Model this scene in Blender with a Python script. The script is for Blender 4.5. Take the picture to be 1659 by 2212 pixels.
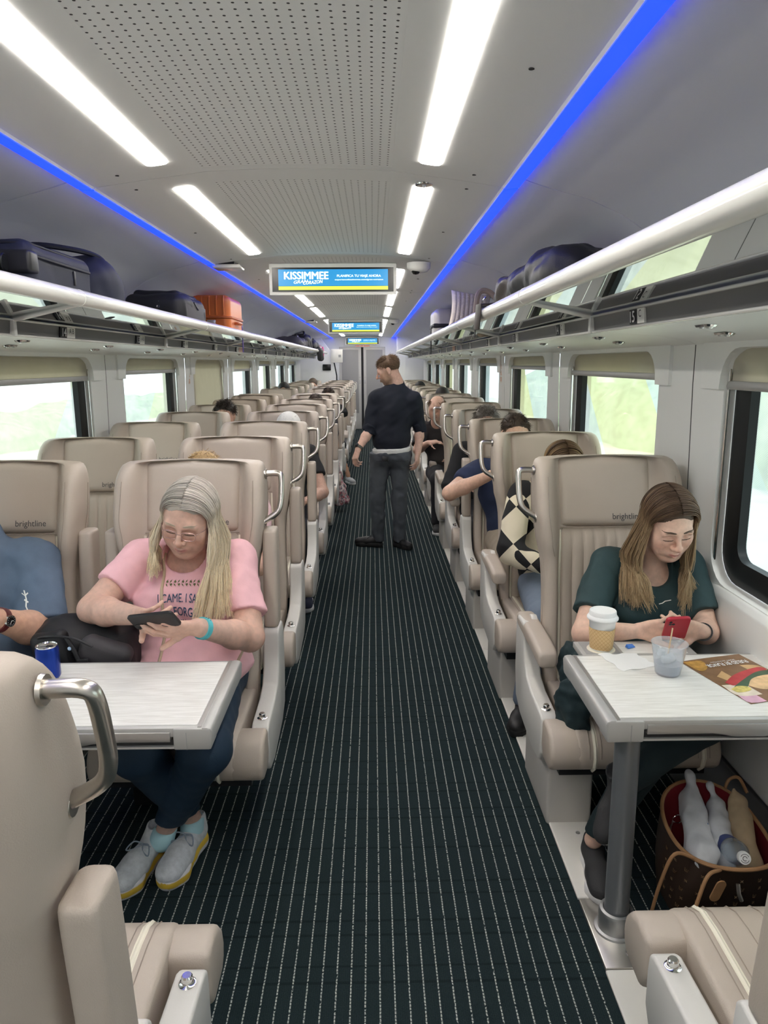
import bpy, bmesh, math, random
import numpy as np
from mathutils import Vector, Matrix, Euler
random.seed(7); RNG = np.random.default_rng(7)
scene = bpy.context.scene
for o in list(bpy.data.objects): bpy.data.objects.remove(o, do_unlink=True)
COL = scene.collection
PI = math.pi

# ------------------------------------------------------------------ camera
FPX = 1580.0; CAMH = 1.70
def make_camera():
    u = (805 - 829.5) / FPX; v = (784 - 1106) / FPX; roll = math.radians(-0.5)
    d = np.array([u, v, 1.0]); d /= np.linalg.norm(d)
    up = np.array([math.sin(roll), -math.cos(roll), 0.0])
    z = up - d * np.dot(up, d); z /= np.linalg.norm(z)
    x = np.cross(d, z)
    M = np.stack([x, d, z], 1)
    R = Matrix(((M[0][0], -M[1][0], -M[2][0]), (M[0][1], -M[1][1], -M[2][1]), (M[0][2], -M[1][2], -M[2][2])))
    cd = bpy.data.cameras.new('camera'); cd.sensor_fit = 'VERTICAL'; cd.sensor_height = 36.0
    cd.lens = FPX / 2212 * 36.0; cd.clip_start = 0.05; cd.clip_end = 300
    co = bpy.data.objects.new('camera', cd); COL.objects.link(co)
    co.matrix_world = Matrix.Translation((0, 0, CAMH)) @ R.to_4x4()
    scene.camera = co
make_camera()

# ------------------------------------------------------------------ world, sun, exposure
w = bpy.data.worlds.new('sky'); scene.world = w; w.use_nodes = True
bg = w.node_tree.nodes['Background']
bg.inputs[0].default_value = (0.82, 0.93, 1.0, 1); bg.inputs[1].default_value = 1.9
sd = bpy.data.lights.new('sun', 'SUN'); sd.energy = 2.5; sd.angle = math.radians(8); sd.color = (1, .96, .9)
so = bpy.data.objects.new('sun', sd); COL.objects.link(so); so.rotation_euler = (math.radians(28), math.radians(14), 0)
scene.view_settings.view_transform = 'Standard'; scene.view_settings.look = 'None'
scene.view_settings.exposure = 0.85; scene.view_settings.gamma = 1.0
scene.view_settings.use_curve_mapping = False
try:
    scene.cycles.use_denoising = True
    scene.cycles.max_bounces = 9; scene.cycles.diffuse_bounces = 5; scene.cycles.glossy_bounces = 4
    scene.cycles.transmission_bounces = 6; scene.cycles.transparent_max_bounces = 12
    scene.cycles.sample_clamp_indirect = 8.0; scene.cycles.caustics_reflective = False; scene.cycles.caustics_refractive = False
except Exception: pass
STRIP = 14.5      # ceiling light panels
BLUE = 1.3        # blue cove strips

XC = -0.26        # centre line of the car
MOD = 2.08        # window module
YEND = 19.2       # bulkhead with the end doors

# ------------------------------------------------------------------ helpers
def tag(o, label=None, cat=None, group=None, kind=None):
    if label: o['label'] = label
    if cat: o['category'] = cat
    if group: o['group'] = group
    if kind: o['kind'] = kind
    return o
def empty(name, loc=(0, 0, 0), rz=0.0):
    o = bpy.data.objects.new(name, None); COL.objects.link(o); o.location = loc; o.rotation_euler = (0, 0, rz)
    o.empty_display_size = 0.05
    return o
def ob(name, me, mat=None, parent=None, loc=None, rot=None):
    o = bpy.data.objects.new(name, me); COL.objects.link(o)
    if mat is not None and len(me.materials) == 0: me.materials.append(mat)
    if parent: o.parent = parent
    if loc is not None: o.location = loc
    if rot is not None: o.rotation_euler = rot
    return o
def link_copy(o, parent=None):
    c = o.copy(); COL.objects.link(c); c.parent = parent
    for ch in o.children: link_copy(ch, c)
    return c

class MB:
    def __init__(s): s.v = []; s.f = []; s.mi = []
    def add(s, vs, fs, m=0):
        n = len(s.v); s.v += [tuple(float(c) for c in p) for p in vs]
        s.f += [tuple(i + n for i in f) for f in fs]; s.mi += [m] * len(fs); return s
    def box(s, x0, x1, y0, y1, z0, z1, m=0):
        return s.add([(x0,y0,z0),(x1,y0,z0),(x1,y1,z0),(x0,y1,z0),(x0,y0,z1),(x1,y0,z1),(x1,y1,z1),(x0,y1,z1)],
                     [(0,3,2,1),(4,5,6,7),(0,1,5,4),(1,2,6,5),(2,3,7,6),(3,0,4,7)], m)
    def prism(s, poly, a0, a1, axis='x', m=0):
        """poly in the plane across `axis`, swept from a0 to a1."""
        n = len(poly)
        def P(p, a): return (a, p[0], p[1]) if axis == 'x' else ((p[0], a, p[1]) if axis == 'y' else (p[0], p[1], a))
        vs = [P(p, a0) for p in poly] + [P(p, a1) for p in poly]
        fs = [tuple(range(n))[::-1], tuple(range(n, 2*n))] + [(i, (i+1) % n, n+(i+1) % n, n+i) for i in range(n)]
        return s.add(vs, fs, m)
    def tube(s, path, r, n=10, m=0, cap=True, closed=False):
        P = [Vector(p) for p in path]; k = len(P)
        rr = r if isinstance(r, (list, tuple, np.ndarray)) else [r] * k
        vs = []; fs = []; up = None
        for i in range(k):
            if closed: t = (P[(i+1) % k] - P[i-1]).normalized()
            else: t = (P[min(i+1, k-1)] - P[max(i-1, 0)]).normalized()
            if up is None:
                a = Vector((0, 0, 1)) if abs(t.z) < .9 else Vector((1, 0, 0)); up = (a - t * a.dot(t)).normalized()
            else: up = (up - t * up.dot(t)).normalized()
            q = t.cross(up)
            for j in range(n):
                A = 2*PI*j/n; vs.append(P[i] + (up*math.cos(A) + q*math.sin(A)) * rr[i])
        for i in range(k if closed else k-1):
            for j in range(n):
                a = i*n+j; b = i*n+(j+1) % n; c = ((i+1) % k)*n+(j+1) % n; d = ((i+1) % k)*n+j
                fs.append((a, b, c, d))
        if cap and not closed: fs += [tuple(range(n))[::-1], tuple(range((k-1)*n, k*n))]
        return s.add(vs, fs, m)
    def lathe(s, prof, n=24, c=(0,0,0), axis='z', m=0, cap=True):
        """prof: list of (r, h) from bottom to top."""
        vs = []; fs = []; k = len(prof)
        for r, h in prof:
            for j in range(n):
                A = 2*PI*j/n; a, b = r*math.cos(A), r*math.sin(A)
                p = (a, b, h) if axis == 'z' else ((h, a, b) if axis == 'x' else (b, h, a))
                vs.append((p[0]+c[0], p[1]+c[1], p[2]+c[2]))
        for i in range(k-1):
            for j in range(n):
                fs.append((i*n+j, i*n+(j+1) % n, (i+1)*n+(j+1) % n, (i+1)*n+j))
        if cap: fs += [tuple(range(n))[::-1], tuple(range((k-1)*n, k*n))]
        return s.add(vs, fs, m)
    def grid(s, fn, nu, nv, m=0, flip=False):
        vs = [fn(i/(nu-1), j/(nv-1)) for j in range(nv) for i in range(nu)]
        fs = []
        for j in range(nv-1):
            for i in range(nu-1):
                a = j*nu+i; q = (a, a+1, a+nu+1, a+nu); fs.append(q[::-1] if flip else q)
        return s.add(vs, fs, m)
    def slab(s, fn, nu, nv, thick, m=0):
        """closed pad: fn(u,v) front surface, moved by vector `thick` for the rear."""
        n0 = len(s.v); t = Vector(thick)
        A = [Vector(fn(i/(nu-1), j/(nv-1))) for j in range(nv) for i in range(nu)]
        vs = A + [p + t for p in A]; N = nu*nv; fs = []
        for j in range(nv-1):
            for i in range(nu-1):
                a = j*nu+i; fs.append((a, a+1, a+nu+1, a+nu)); fs.append((N+a, N+a+nu, N+a+nu+1, N+a+1))
        rim = [i for i in range(nu)] + [j*nu+nu-1 for j in range(1, nv)] + [(nv-1)*nu+i for i in range(nu-2, -1, -1)] + [j*nu for j in range(nv-2, 0, -1)]
        k = len(rim)
        for i in range(k):
            a, b = rim[i], rim[(i+1) % k]; fs.append((b, a, N+a, N+b))
        return s.add(vs, fs, m)
    def loft(s, loops, m=0, cap=True):
        n = len(loops[0]); vs = [p for L in loops for p in L]; fs = []
        for i in range(len(loops)-1):
            for j in range(n):
                fs.append((i*n+j, i*n+(j+1) % n, (i+1)*n+(j+1) % n, (i+1)*n+j))
        if cap: fs += [tuple(range(n))[::-1], tuple(range((len(loops)-1)*n, len(loops)*n))]
        return s.add(vs, fs, m)
    def mirror_x(s):
        t = MB(); t.v = [(-x, y, z) for x, y, z in s.v]; t.f = [f[::-1] for f in s.f]; t.mi = list(s.mi); return t
    def mesh(s, name, mats=None, bevel=0, seg=2, sub=0, smooth=True, angle=35, fix=True):
        me = bpy.data.meshes.new(name); me.from_pydata(s.v, [], s.f); 
        me.polygons.foreach_set('material_index', s.mi)
        if fix or bevel:
            bm = bmesh.new(); bm.from_mesh(me)
            if fix: bmesh.ops.recalc_face_normals(bm, faces=bm.faces[:])
            if bevel:
                es = [e for e in bm.edges if len(e.link_faces) == 2 and e.calc_face_angle(0) > math.radians(28)]
                bmesh.ops.bevel(bm, geom=es, offset=bevel, segments=seg, profile=.5, affect='EDGES', clamp_overlap=True)
            bm.to_mesh(me); bm.free()
        if sub:
            tmp = bpy.data.objects.new('tmp', me); COL.objects.link(tmp)
            md = tmp.modifiers.new('s', 'SUBSURF'); md.levels = sub; md.render_levels = sub
            dg = bpy.context.evaluated_depsgraph_get(); dg.update()
            m2 = bpy.data.meshes.new_from_object(tmp.evaluated_get(dg), depsgraph=dg)
            bpy.data.objects.remove(tmp); bpy.data.meshes.remove(me); me = m2; me.name = name
        if smooth:
            me.polygons.foreach_set('use_smooth', [True]*len(me.polygons))
            if not sub: me.set_sharp_from_angle(angle=math.radians(angle))
        me.materials.clear()
        if mats:
            for m in (mats if isinstance(mats, (list, tuple)) else [mats]): me.materials.append(m)
        me.update(); return me

def rrect(w, h, r, n=5, cx=0, cy=0):
    out = []
    for sx, sy, a0 in ((1, 1, 0), (-1, 1, 90), (-1, -1, 180), (1, -1, 270)):
        for k in range(n+1):
            a = math.radians(a0 + 90*k/n); out.append((cx + sx*(w/2-r) + r*math.cos(a), cy + sy*(h/2-r) + r*math.sin(a)))
    return out
def bez(pts, n=8):
    """smooth path through pts (Catmull-Rom)."""
    P = [Vector(p) for p in pts]; P = [P[0]*2-P[1]] + P + [P[-1]*2-P[-2]]; out = []
    for i in range(1, len(P)-2):
        a, b, c, d = P[i-1], P[i], P[i+1], P[i+2]
        for k in range(n):
            t = k/n
            out.append(.5*((2*b) + (c-a)*t + (2*a-5*b+4*c-d)*t*t + (3*b-a-3*c+d)*t**3))
    out.append(P[-2]); return out
def round_path(pts, r, n=5):
    """polyline with rounded corners."""
    P = [Vector(p) for p in pts]; out = [P[0]]
    for i in range(1, len(P)-1):
        a = (P[i-1]-P[i]); b = (P[i+1]-P[i]); ra = min(r, a.length*.48); rb = min(r, b.length*.48)
        p0 = P[i]+a.normalized()*ra; p1 = P[i]+b.normalized()*rb
        for k in range(n+1):
            t = k/n; out.append(p0*(1-t)**2 + P[i]*2*t*(1-t) + p1*t*t)
    out.append(P[-1]); return out

# ------------------------------------------------------------------ materials
MATS = {}
def mat(name, col=(.8,.8,.8), rough=.5, metal=0.0, spec=.5, noise=0.0, nscale=40.0, bump=0.0, bscale=200.0, emit=None, estr=0.0, sheen=0.0, coat=0.0, alpha=1.0, trans=0.0, ior=1.45, sub=0.0, stretch=None):
    if name in MATS: return MATS[name]
    m = bpy.data.materials.new(name); m.use_nodes = True; nt = m.node_tree; N = nt.nodes; L = nt.links
    b = N['Principled BSDF']; I = b.inputs
    I['Base Color'].default_value = (*col, 1); I['Roughness'].default_value = rough; I['Metallic'].default_value = metal
    I['Specular IOR Level'].default_value = spec; I['IOR'].default_value = ior
    I['Sheen Weight'].default_value = sheen; I['Coat Weight'].default_value = coat
    I['Transmission Weight'].default_value = trans; I['Alpha'].default_value = alpha
    if sub:
        I['Subsurface Weight'].default_value = sub; I['Subsurface Radius'].default_value = (.6, .25, .15); I['Subsurface Scale'].default_value = .008
    if emit: I['Emission Color'].default_value = (*emit, 1); I['Emission Strength'].default_value = estr
    if noise or bump:
        tc = N.new('ShaderNodeTexCoord'); src = tc.outputs['Object']
        if stretch:
            mp = N.new('ShaderNodeMapping'); mp.inputs['Scale'].default_value = stretch; L.new(src, mp.inputs['Vector']); src = mp.outputs[0]
    if noise:
        n = N.new('ShaderNodeTexNoise'); n.inputs['Scale'].default_value = nscale; n.inputs['Detail'].default_value = 5; L.new(src, n.inputs['Vector'])
        mr = N.new('ShaderNodeMapRange'); mr.inputs[3].default_value = 1-noise; mr.inputs[4].default_value = 1+noise; mr.inputs[1].default_value = .3; mr.inputs[2].default_value = .7
        L.new(n.outputs[0], mr.inputs[0])
        mx = N.new('ShaderNodeMix'); mx.data_type = 'RGBA'; mx.blend_type = 'MULTIPLY'; mx.inputs[0].default_value = 1
        mx.inputs[6].default_value = (*col, 1); L.new(mr.outputs[0], mx.inputs[7]); L.new(mx.outputs[2], I['Base Color'])
    if bump:
        n2 = N.new('ShaderNodeTexNoise'); n2.inputs['Scale'].default_value = bscale; n2.inputs['Detail'].default_value = 3; L.new(src, n2.inputs['Vector'])
        bp = N.new('ShaderNodeBump'); bp.inputs['Strength'].default_value = bump; bp.inputs['Distance'].default_value = .002
        L.new(n2.outputs[0], bp.inputs['Height']); L.new(bp.outputs[0], I['Normal'])
    MATS[name] = m; return m
def nd(nt, typ, **kw):
    n = nt.nodes.new(typ)
    for k, v in kw.items(): setattr(n, k, v)
    return n
def mth(nt, op, a, b=None, c=None):
    n = nt.nodes.new('ShaderNodeMath'); n.operation = op
    for i, x in enumerate((a, b, c)):
        if x is None: continue
        if isinstance(x, (int, float)): n.inputs[i].default_value = x
        else: nt.links.new(x, n.inputs[i])
    return n.outputs[0]
def mixc(nt, fac, a, b):
    n = nt.nodes.new('ShaderNodeMix'); n.data_type = 'RGBA'
    for i, x in ((0, fac), (6, a), (7, b)):
        if isinstance(x, (int, float)): n.inputs[i].default_value = x
        elif isinstance(x, tuple): n.inputs[i].default_value = (*x, 1)
        else: nt.links.new(x, n.inputs[i])
    return n.outputs[2]
def vcol_mat(name, rough=.5, sub=0.0, bump=0.0, bscale=300, spec=.4, sheen=0.0, noise=0.0, nscale=60):
    """colour comes from the mesh's own colour attribute 'tint'."""
    m = mat(name, rough=rough, sub=sub, bump=bump, bscale=bscale, spec=spec, sheen=sheen)
    if m.get('done'): return m
    m['done'] = 1; nt = m.node_tree; a = nd(nt, 'ShaderNodeAttribute', attribute_name='tint')
    src = a.outputs['Color']
    if noise:
        tc = nd(nt, 'ShaderNodeTexCoord'); n = nd(nt, 'ShaderNodeTexNoise'); n.inputs['Scale'].default_value = nscale; n.inputs['Detail'].default_value = 6
        nt.links.new(tc.outputs['Object'], n.inputs['Vector'])
        mr = nd(nt, 'ShaderNodeMapRange'); mr.inputs[1].default_value = .3; mr.inputs[2].default_value = .7; mr.inputs[3].default_value = 1-noise; mr.inputs[4].default_value = 1+noise
        nt.links.new(n.outputs[0], mr.inputs[0])
        mx = nd(nt, 'ShaderNodeMix', data_type='RGBA', blend_type='MULTIPLY'); mx.inputs[0].default_value = 1
        nt.links.new(src, mx.inputs[6]); nt.links.new(mr.outputs[0], mx.inputs[7]); src = mx.outputs[2]
    nt.links.new(src, nt.nodes['Principled BSDF'].inputs['Base Color']); return m
def set_tint(me, cols):
    at = me.color_attributes.new('tint', 'FLOAT_COLOR', 'POINT')
    c = np.ones((len(me.vertices), 4), np.float32); c[:, :3] = cols; at.data.foreach_set('color', c.ravel())

leather = mat('leather', (.50,.43,.365), .42, bump=.25, bscale=420, noise=.03, nscale=6)
leather_d = mat('leather_stitch', (.36,.30,.25), .6)
cream = mat('cream_piping', (.84,.79,.66), .5)
shellgrey = mat('grey_plastic', (.67,.65,.615), .38, bump=.06, bscale=500)
wallmat = mat('wall_plastic', (.84,.85,.84), .42, bump=.04, bscale=400)
ceilmat = mat('ceiling_paint', (.82,.82,.81), .55, bump=.05, bscale=300)
covemat = mat('cove_paint', (.86,.86,.84), .5, bump=.05, bscale=300)
whitegl = mat('white_gloss', (.84,.83,.80), .22, coat=.3)
steel = mat('brushed_steel', (.62,.58,.53), .28, metal=1.0, noise=.05, nscale=30)
chrome = mat('chrome', (.75,.74,.72), .12, metal=1.0)
alum = mat('aluminium', (.52,.52,.52), .38, metal=.9, bump=.04, bscale=600)
greybeige = mat('pedestal_paint', (.55,.525,.49), .45, bump=.05, bscale=400)
darkgrey = mat('fascia_grey', (.125,.12,.122), .45)
midgrey = mat('mid_grey', (.33,.33,.335), .45)
blackrub = mat('black_rubber', (.010,.011,.012), .4, spec=.3)
blackpl = mat('black_plastic', (.018,.018,.02), .4)
seamblk = mat('seam_shadow_gap', (.03,.03,.032), .7)
# ================================================================== structure
def XA(sg, a): return XC + sg*a
ORD = ['first','second','third','fourth','fifth','sixth','seventh','eighth','ninth','tenth','eleventh','twelfth','thirteenth','fourteenth','fifteenth','sixteenth']
SEAMS = [2.87 + MOD*k for k in range(-2, 8)]      # -1.29 ... 17.43
YST = SEAMS[0]

def text_mesh(s, w=None, h=None, bold=0.0, ext=.0004, shear=0.0, res=3):
    cu = bpy.data.curves.new('lettering', 'FONT'); cu.body = s; cu.size = 1; cu.extrude = 0; cu.offset = 0; cu.shear = shear; cu.resolution_u = res
    cu.align_x = 'CENTER'; cu.align_y = 'CENTER'
    o = bpy.data.objects.new('t', cu); COL.objects.link(o)
    dg = bpy.context.evaluated_depsgraph_get(); dg.update()
    me = bpy.data.meshes.new_from_object(o.evaluated_get(dg), depsgraph=dg); bpy.data.objects.remove(o); bpy.data.curves.remove(cu)
    n = len(me.vertices); v = np.zeros(n*3); me.vertices.foreach_get('co', v); v = v.reshape(-1, 3)
    lo, hi = v.min(0), v.max(0); v -= (lo+hi)/2; sc = (hi-lo)
    if bold:
        nv0 = n; fs = [tuple(p.vertices) for p in me.polygons]; st = [(0,0),(-1,0),(1,0),(0,.6),(0,-.6)]; allv = np.concatenate([v+np.array((a*bold, b*bold, .00012*k_)) for k_, (a, b) in enumerate(st)]); me2 = bpy.data.meshes.new('lettering'); me2.from_pydata(allv.tolist(), [], [tuple(i+k*nv0 for i in f) for k in range(5) for f in fs]); bpy.data.meshes.remove(me); me = me2; v = allv; n = len(v)
    kx = (w/sc[0]) if w else None; ky = (h/sc[1]) if h else None
    if kx is None: kx = ky
    if ky is None: ky = kx
    v[:, 0] *= kx; v[:, 1] *= ky; me.vertices.foreach_set('co', v.ravel()); me.name = 'lettering'; me.materials.clear(); me.update()
    return me
def text_on(me, frame, mt, parent=None, name='lettering'):
    """frame: (origin, xdir, ydir); copies vertex coords into that plane."""
    o0, xd, yd = (np.array(q, float) for q in frame)
    n = len(me.vertices); v = np.zeros(n*3); me.vertices.foreach_get('co', v); v = v.reshape(-1, 3)
    p = o0 + v[:, :1]*xd + v[:, 1:2]*yd + v[:, 2:3]*np.cross(xd, yd); me.vertices.foreach_set('co', p.ravel()); me.update()
    return ob(name, me, mt, parent)

# ---------------- carpet floor
def carpet_material():
    m = mat('carpet', (.02,.03,.033), .95, spec=.1); nt = m.node_tree; b = nt.nodes['Principled BSDF']
    g = nd(nt, 'ShaderNodeNewGeometry'); sp = nd(nt, 'ShaderNodeSeparateXYZ'); nt.links.new(g.outputs['Position'], sp.inputs[0])
    nz = nd(nt, 'ShaderNodeTexNoise'); nz.inputs['Scale'].default_value = 90; nz.inputs['Detail'].default_value = 3; nt.links.new(g.outputs['Position'], nz.inputs['Vector'])
    wob = mth(nt, 'MULTIPLY', mth(nt, 'SUBTRACT', nz.outputs[0], .5), .0045)
    x = mth(nt, 'ADD', sp.outputs[0], wob)
    fx = mth(nt, 'FRACT', mth(nt, 'DIVIDE', mth(nt, 'ADD', x, 10.0), .0405))
    line = mth(nt, 'LESS_THAN', fx, .095)
    dash = mth(nt, 'GREATER_THAN', mth(nt, 'FRACT', mth(nt, 'DIVIDE', sp.outputs[1], .011)), .22)
    brk = mth(nt, 'GREATER_THAN', nz.outputs[0], .40)
    f = mth(nt, 'MULTIPLY', line, mth(nt, 'MULTIPLY', dash, brk))
    rib = mth(nt, 'LESS_THAN', mth(nt, 'FRACT', mth(nt, 'DIVIDE', sp.outputs[1], .058)), .16)
    rb2 = mth(nt, 'LESS_THAN', mth(nt, 'FRACT', mth(nt, 'DIVIDE', sp.outputs[1], .19)), .5)
    fine = mth(nt, 'LESS_THAN', mth(nt, 'FRACT', mth(nt, 'DIVIDE', x, .0058)), .3)
    n2 = nd(nt, 'ShaderNodeTexNoise'); n2.inputs['Scale'].default_value = 300; nt.links.new(g.outputs['Position'], n2.inputs['Vector'])
    base = mixc(nt, n2.outputs[0], (.007,.013,.015), (.026,.040,.043))
    base = mixc(nt, mth(nt, 'MULTIPLY', fine, .25), base, (.008,.014,.016))
    base = mixc(nt, mth(nt, 'MULTIPLY', mth(nt, 'MULTIPLY', rib, rb2), .45), base, (.004,.007,.008))
    colr = mixc(nt, f, base, (.40,.42,.38))
    nt.links.new(colr, b.inputs['Base Color'])
    bp = nd(nt, 'ShaderNodeBump'); bp.inputs['Strength'].default_value = .5; bp.inputs['Distance'].default_value = .003
    nt.links.new(mth(nt, 'ADD', n2.outputs[0], mth(nt, 'MULTIPLY', line, .5)), bp.inputs['Height']); nt.links.new(bp.outputs[0], b.inputs['Normal'])
    return m
fl = ob('floor', MB().box(XC-1.62, XC+1.62, YST, YEND+.1, -.06, 0).mesh('floor'), carpet_material()); tag(fl, kind='structure')

# ---------------- white floor track beside the single seats
plinth = mat('track_cover', (.74,.72,.67), .35, bump=.03, bscale=300)
tr = empty('trim_1', (0,0,0)); tag(tr, 'white metal track cover along the floor under the single seats', kind='structure')
ys = [-.6, 1.765, 2.045] + [2.045+1.04*k for k in range(1, 16)]
for i in range(len(ys)-1):
    if i == 1: continue
    me = MB().box(.645, .79, ys[i]+.002, ys[i+1]-.002, 0, .012).mesh('track', bevel=.003, seg=1)
    t = ob('track_cover', me, plinth, tr)
    ob('screw', MB().lathe([(.008,0),(.008,.0025),(.006,.003)], 10, (.735, min(ys[i]+.33, ys[i+1]-.05), .012)).mesh('screw'), alum, tr)

# ---------------- window film and glass
def pane_material():
    m = bpy.data.materials.new('filmed_glass'); m.use_nodes = True; nt = m.node_tree; nt.nodes.clear(); L = nt.links
    out = nd(nt, 'ShaderNodeOutputMaterial')
    g = nd(nt, 'ShaderNodeNewGeometry'); sp = nd(nt, 'ShaderNodeSeparateXYZ'); L.new(g.outputs['Position'], sp.inputs[0])
    d = mth(nt, 'ADD', mth(nt, 'MULTIPLY', sp.outputs[1], .9), mth(nt, 'MULTIPLY', sp.outputs[2], -1.0))
    fr = mth(nt, 'FRACT', mth(nt, 'DIVIDE', mth(nt, 'ADD', d, .95), 2.6))
    c1 = mth(nt, 'LESS_THAN', fr, .36); c2 = mth(nt, 'GREATER_THAN', fr, .72)
    nz = nd(nt, 'ShaderNodeTexNoise'); nz.inputs['Scale'].default_value = 3.5; nz.inputs['Detail'].default_value = 5; L.new(g.outputs['Position'], nz.inputs['Vector'])
    pale = mixc(nt, nz.outputs[0], (.34,.42,.38), (.84,.86,.86))
    yel = mixc(nt, nz.outputs[0], (.56,.56,.30), (.76,.76,.50))
    teal = mixc(nt, nz.outputs[0], (.44,.54,.56), (.66,.74,.76))
    onr = mth(nt, 'GREATER_THAN', sp.outputs[0], 0.0)
    col = mixc(nt, mth(nt, 'MULTIPLY', c1, mth(nt, 'ADD', mth(nt, 'MULTIPLY', onr, .5), .5)), pale, yel)
    col = mixc(nt, mth(nt, 'MULTIPLY', c2, mth(nt, 'ADD', mth(nt, 'MULTIPLY', onr, .6), .25)), col, teal)
    tl = nd(nt, 'ShaderNodeBsdfTranslucent'); L.new(col, tl.inputs[0])
    tp = nd(nt, 'ShaderNodeBsdfTransparent'); tp.inputs[0].default_value = (.64,.67,.67,1)
    # fine perforation of the outside wrap
    fx = mth(nt, 'FRACT', mth(nt, 'DIVIDE', mth(nt, 'ADD', sp.outputs[1], mth(nt, 'MULTIPLY', sp.outputs[2], .6)), .006))
    hole = mth(nt, 'ADD', mth(nt, 'MULTIPLY', mth(nt, 'LESS_THAN', fx, .4), .25), .38)
    mx = nd(nt, 'ShaderNodeMixShader'); L.new(hole, mx.inputs[0]); L.new(tl.outputs[0], mx.inputs[1]); L.new(tp.outputs[0], mx.inputs[2])
    gl = nd(nt, 'ShaderNodeBsdfGlossy'); gl.inputs['Roughness'].default_value = .03; gl.inputs[0].default_value = (.9,.95,.95,1)
    lw = nd(nt, 'ShaderNodeLayerWeight'); lw.inputs[0].default_value = .5
    fz = mth(nt, 'ADD', mth(nt, 'MULTIPLY', mth(nt, 'POWER', lw.outputs[1], 5.0), .7), .04)
    m2 = nd(nt, 'ShaderNodeMixShader'); L.new(fz, m2.inputs[0]); L.new(mx.outputs[0], m2.inputs[1]); L.new(gl.outputs[0], m2.inputs[2])
    L.new(m2.outputs[0], out.inputs[0]); return m
panemat = pane_material()
def blind_material():
    m = mat('blind_fabric', (.74,.70,.60), .8, bump=.2, bscale=700, noise=.04, nscale=8); nt = m.node_tree
    b = nt.nodes['Principled BSDF']; out = [n for n in nt.nodes if n.type == 'OUTPUT_MATERIAL'][0]
    tl = nd(nt, 'ShaderNodeBsdfTranslucent'); tl.inputs[0].default_value = (.74,.69,.56,1)
    mx = nd(nt, 'ShaderNodeMixShader'); mx.inputs[0].default_value = .45
    nt.links.new(b.outputs[0], mx.inputs[1]); nt.links.new(tl.outputs[0], mx.inputs[2]); nt.links.new(mx.outputs[0], out.inputs[0]); return m
blindmat = blind_material()
hem_mat = mat('blind_hem', (.38,.375,.37), .4, metal=.3)

WZ0, WZ1 = .90, 1.745
def win_loop(y0, y1, z0, z1, r, n=6): return [(p[0], p[1]) for p in rrect(y1-y0, z1-z0, r, n, (y0+y1)/2, (z0+z1)/2)]
def wall_ring(loop, y0, y1, z0, z1):
    """quads joining the rounded window loop to the panel's outer rectangle."""
    cy, cz = sum(p[0] for p in loop)/len(loop), sum(p[1] for p in loop)/len(loop); n = len(loop); q = n//4
    outer = []
    corners = [(y1, z1), (y0, z1), (y0, z0), (y1, z0)]
    for i, (y, z) in enumerate(loop):
        k = i // q; j = i % q
        c = corners[k]
        t = j/(q-1)
        # along a corner: slide from one side to the other through the outer corner
        if k == 0: p = (c[0], z + (c[1]-z)*min(1, 2*t)) if t <= .5 else (y + (c[0]-y)*(2-2*t), c[1])
        elif k == 1: p = (y + (c[0]-y)*min(1, 2*t), c[1]) if t <= .5 else (c[0], z + (c[1]-z)*(2-2*t))
        elif k == 2: p = (c[0], z + (c[1]-z)*min(1, 2*t)) if t <= .5 else (y + (c[0]-y)*(2-2*t), c[1])
        else: p = (y + (c[0]-y)*min(1, 2*t), c[1]) if t <= .5 else (c[0], z + (c[1]-z)*(2-2*t))
        outer.append(p)
    return outer
wcount = 0
BLINDS = {(-1, 1): 1.60, (-1, 2): 1.625, (-1, 3): .93, (-1, 4): 1.60, (1, 0): 1.60, (1, 1): 1.617, (1, 2): 1.64}
SIDE = {-1: 'left', 1: 'right'}
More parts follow.
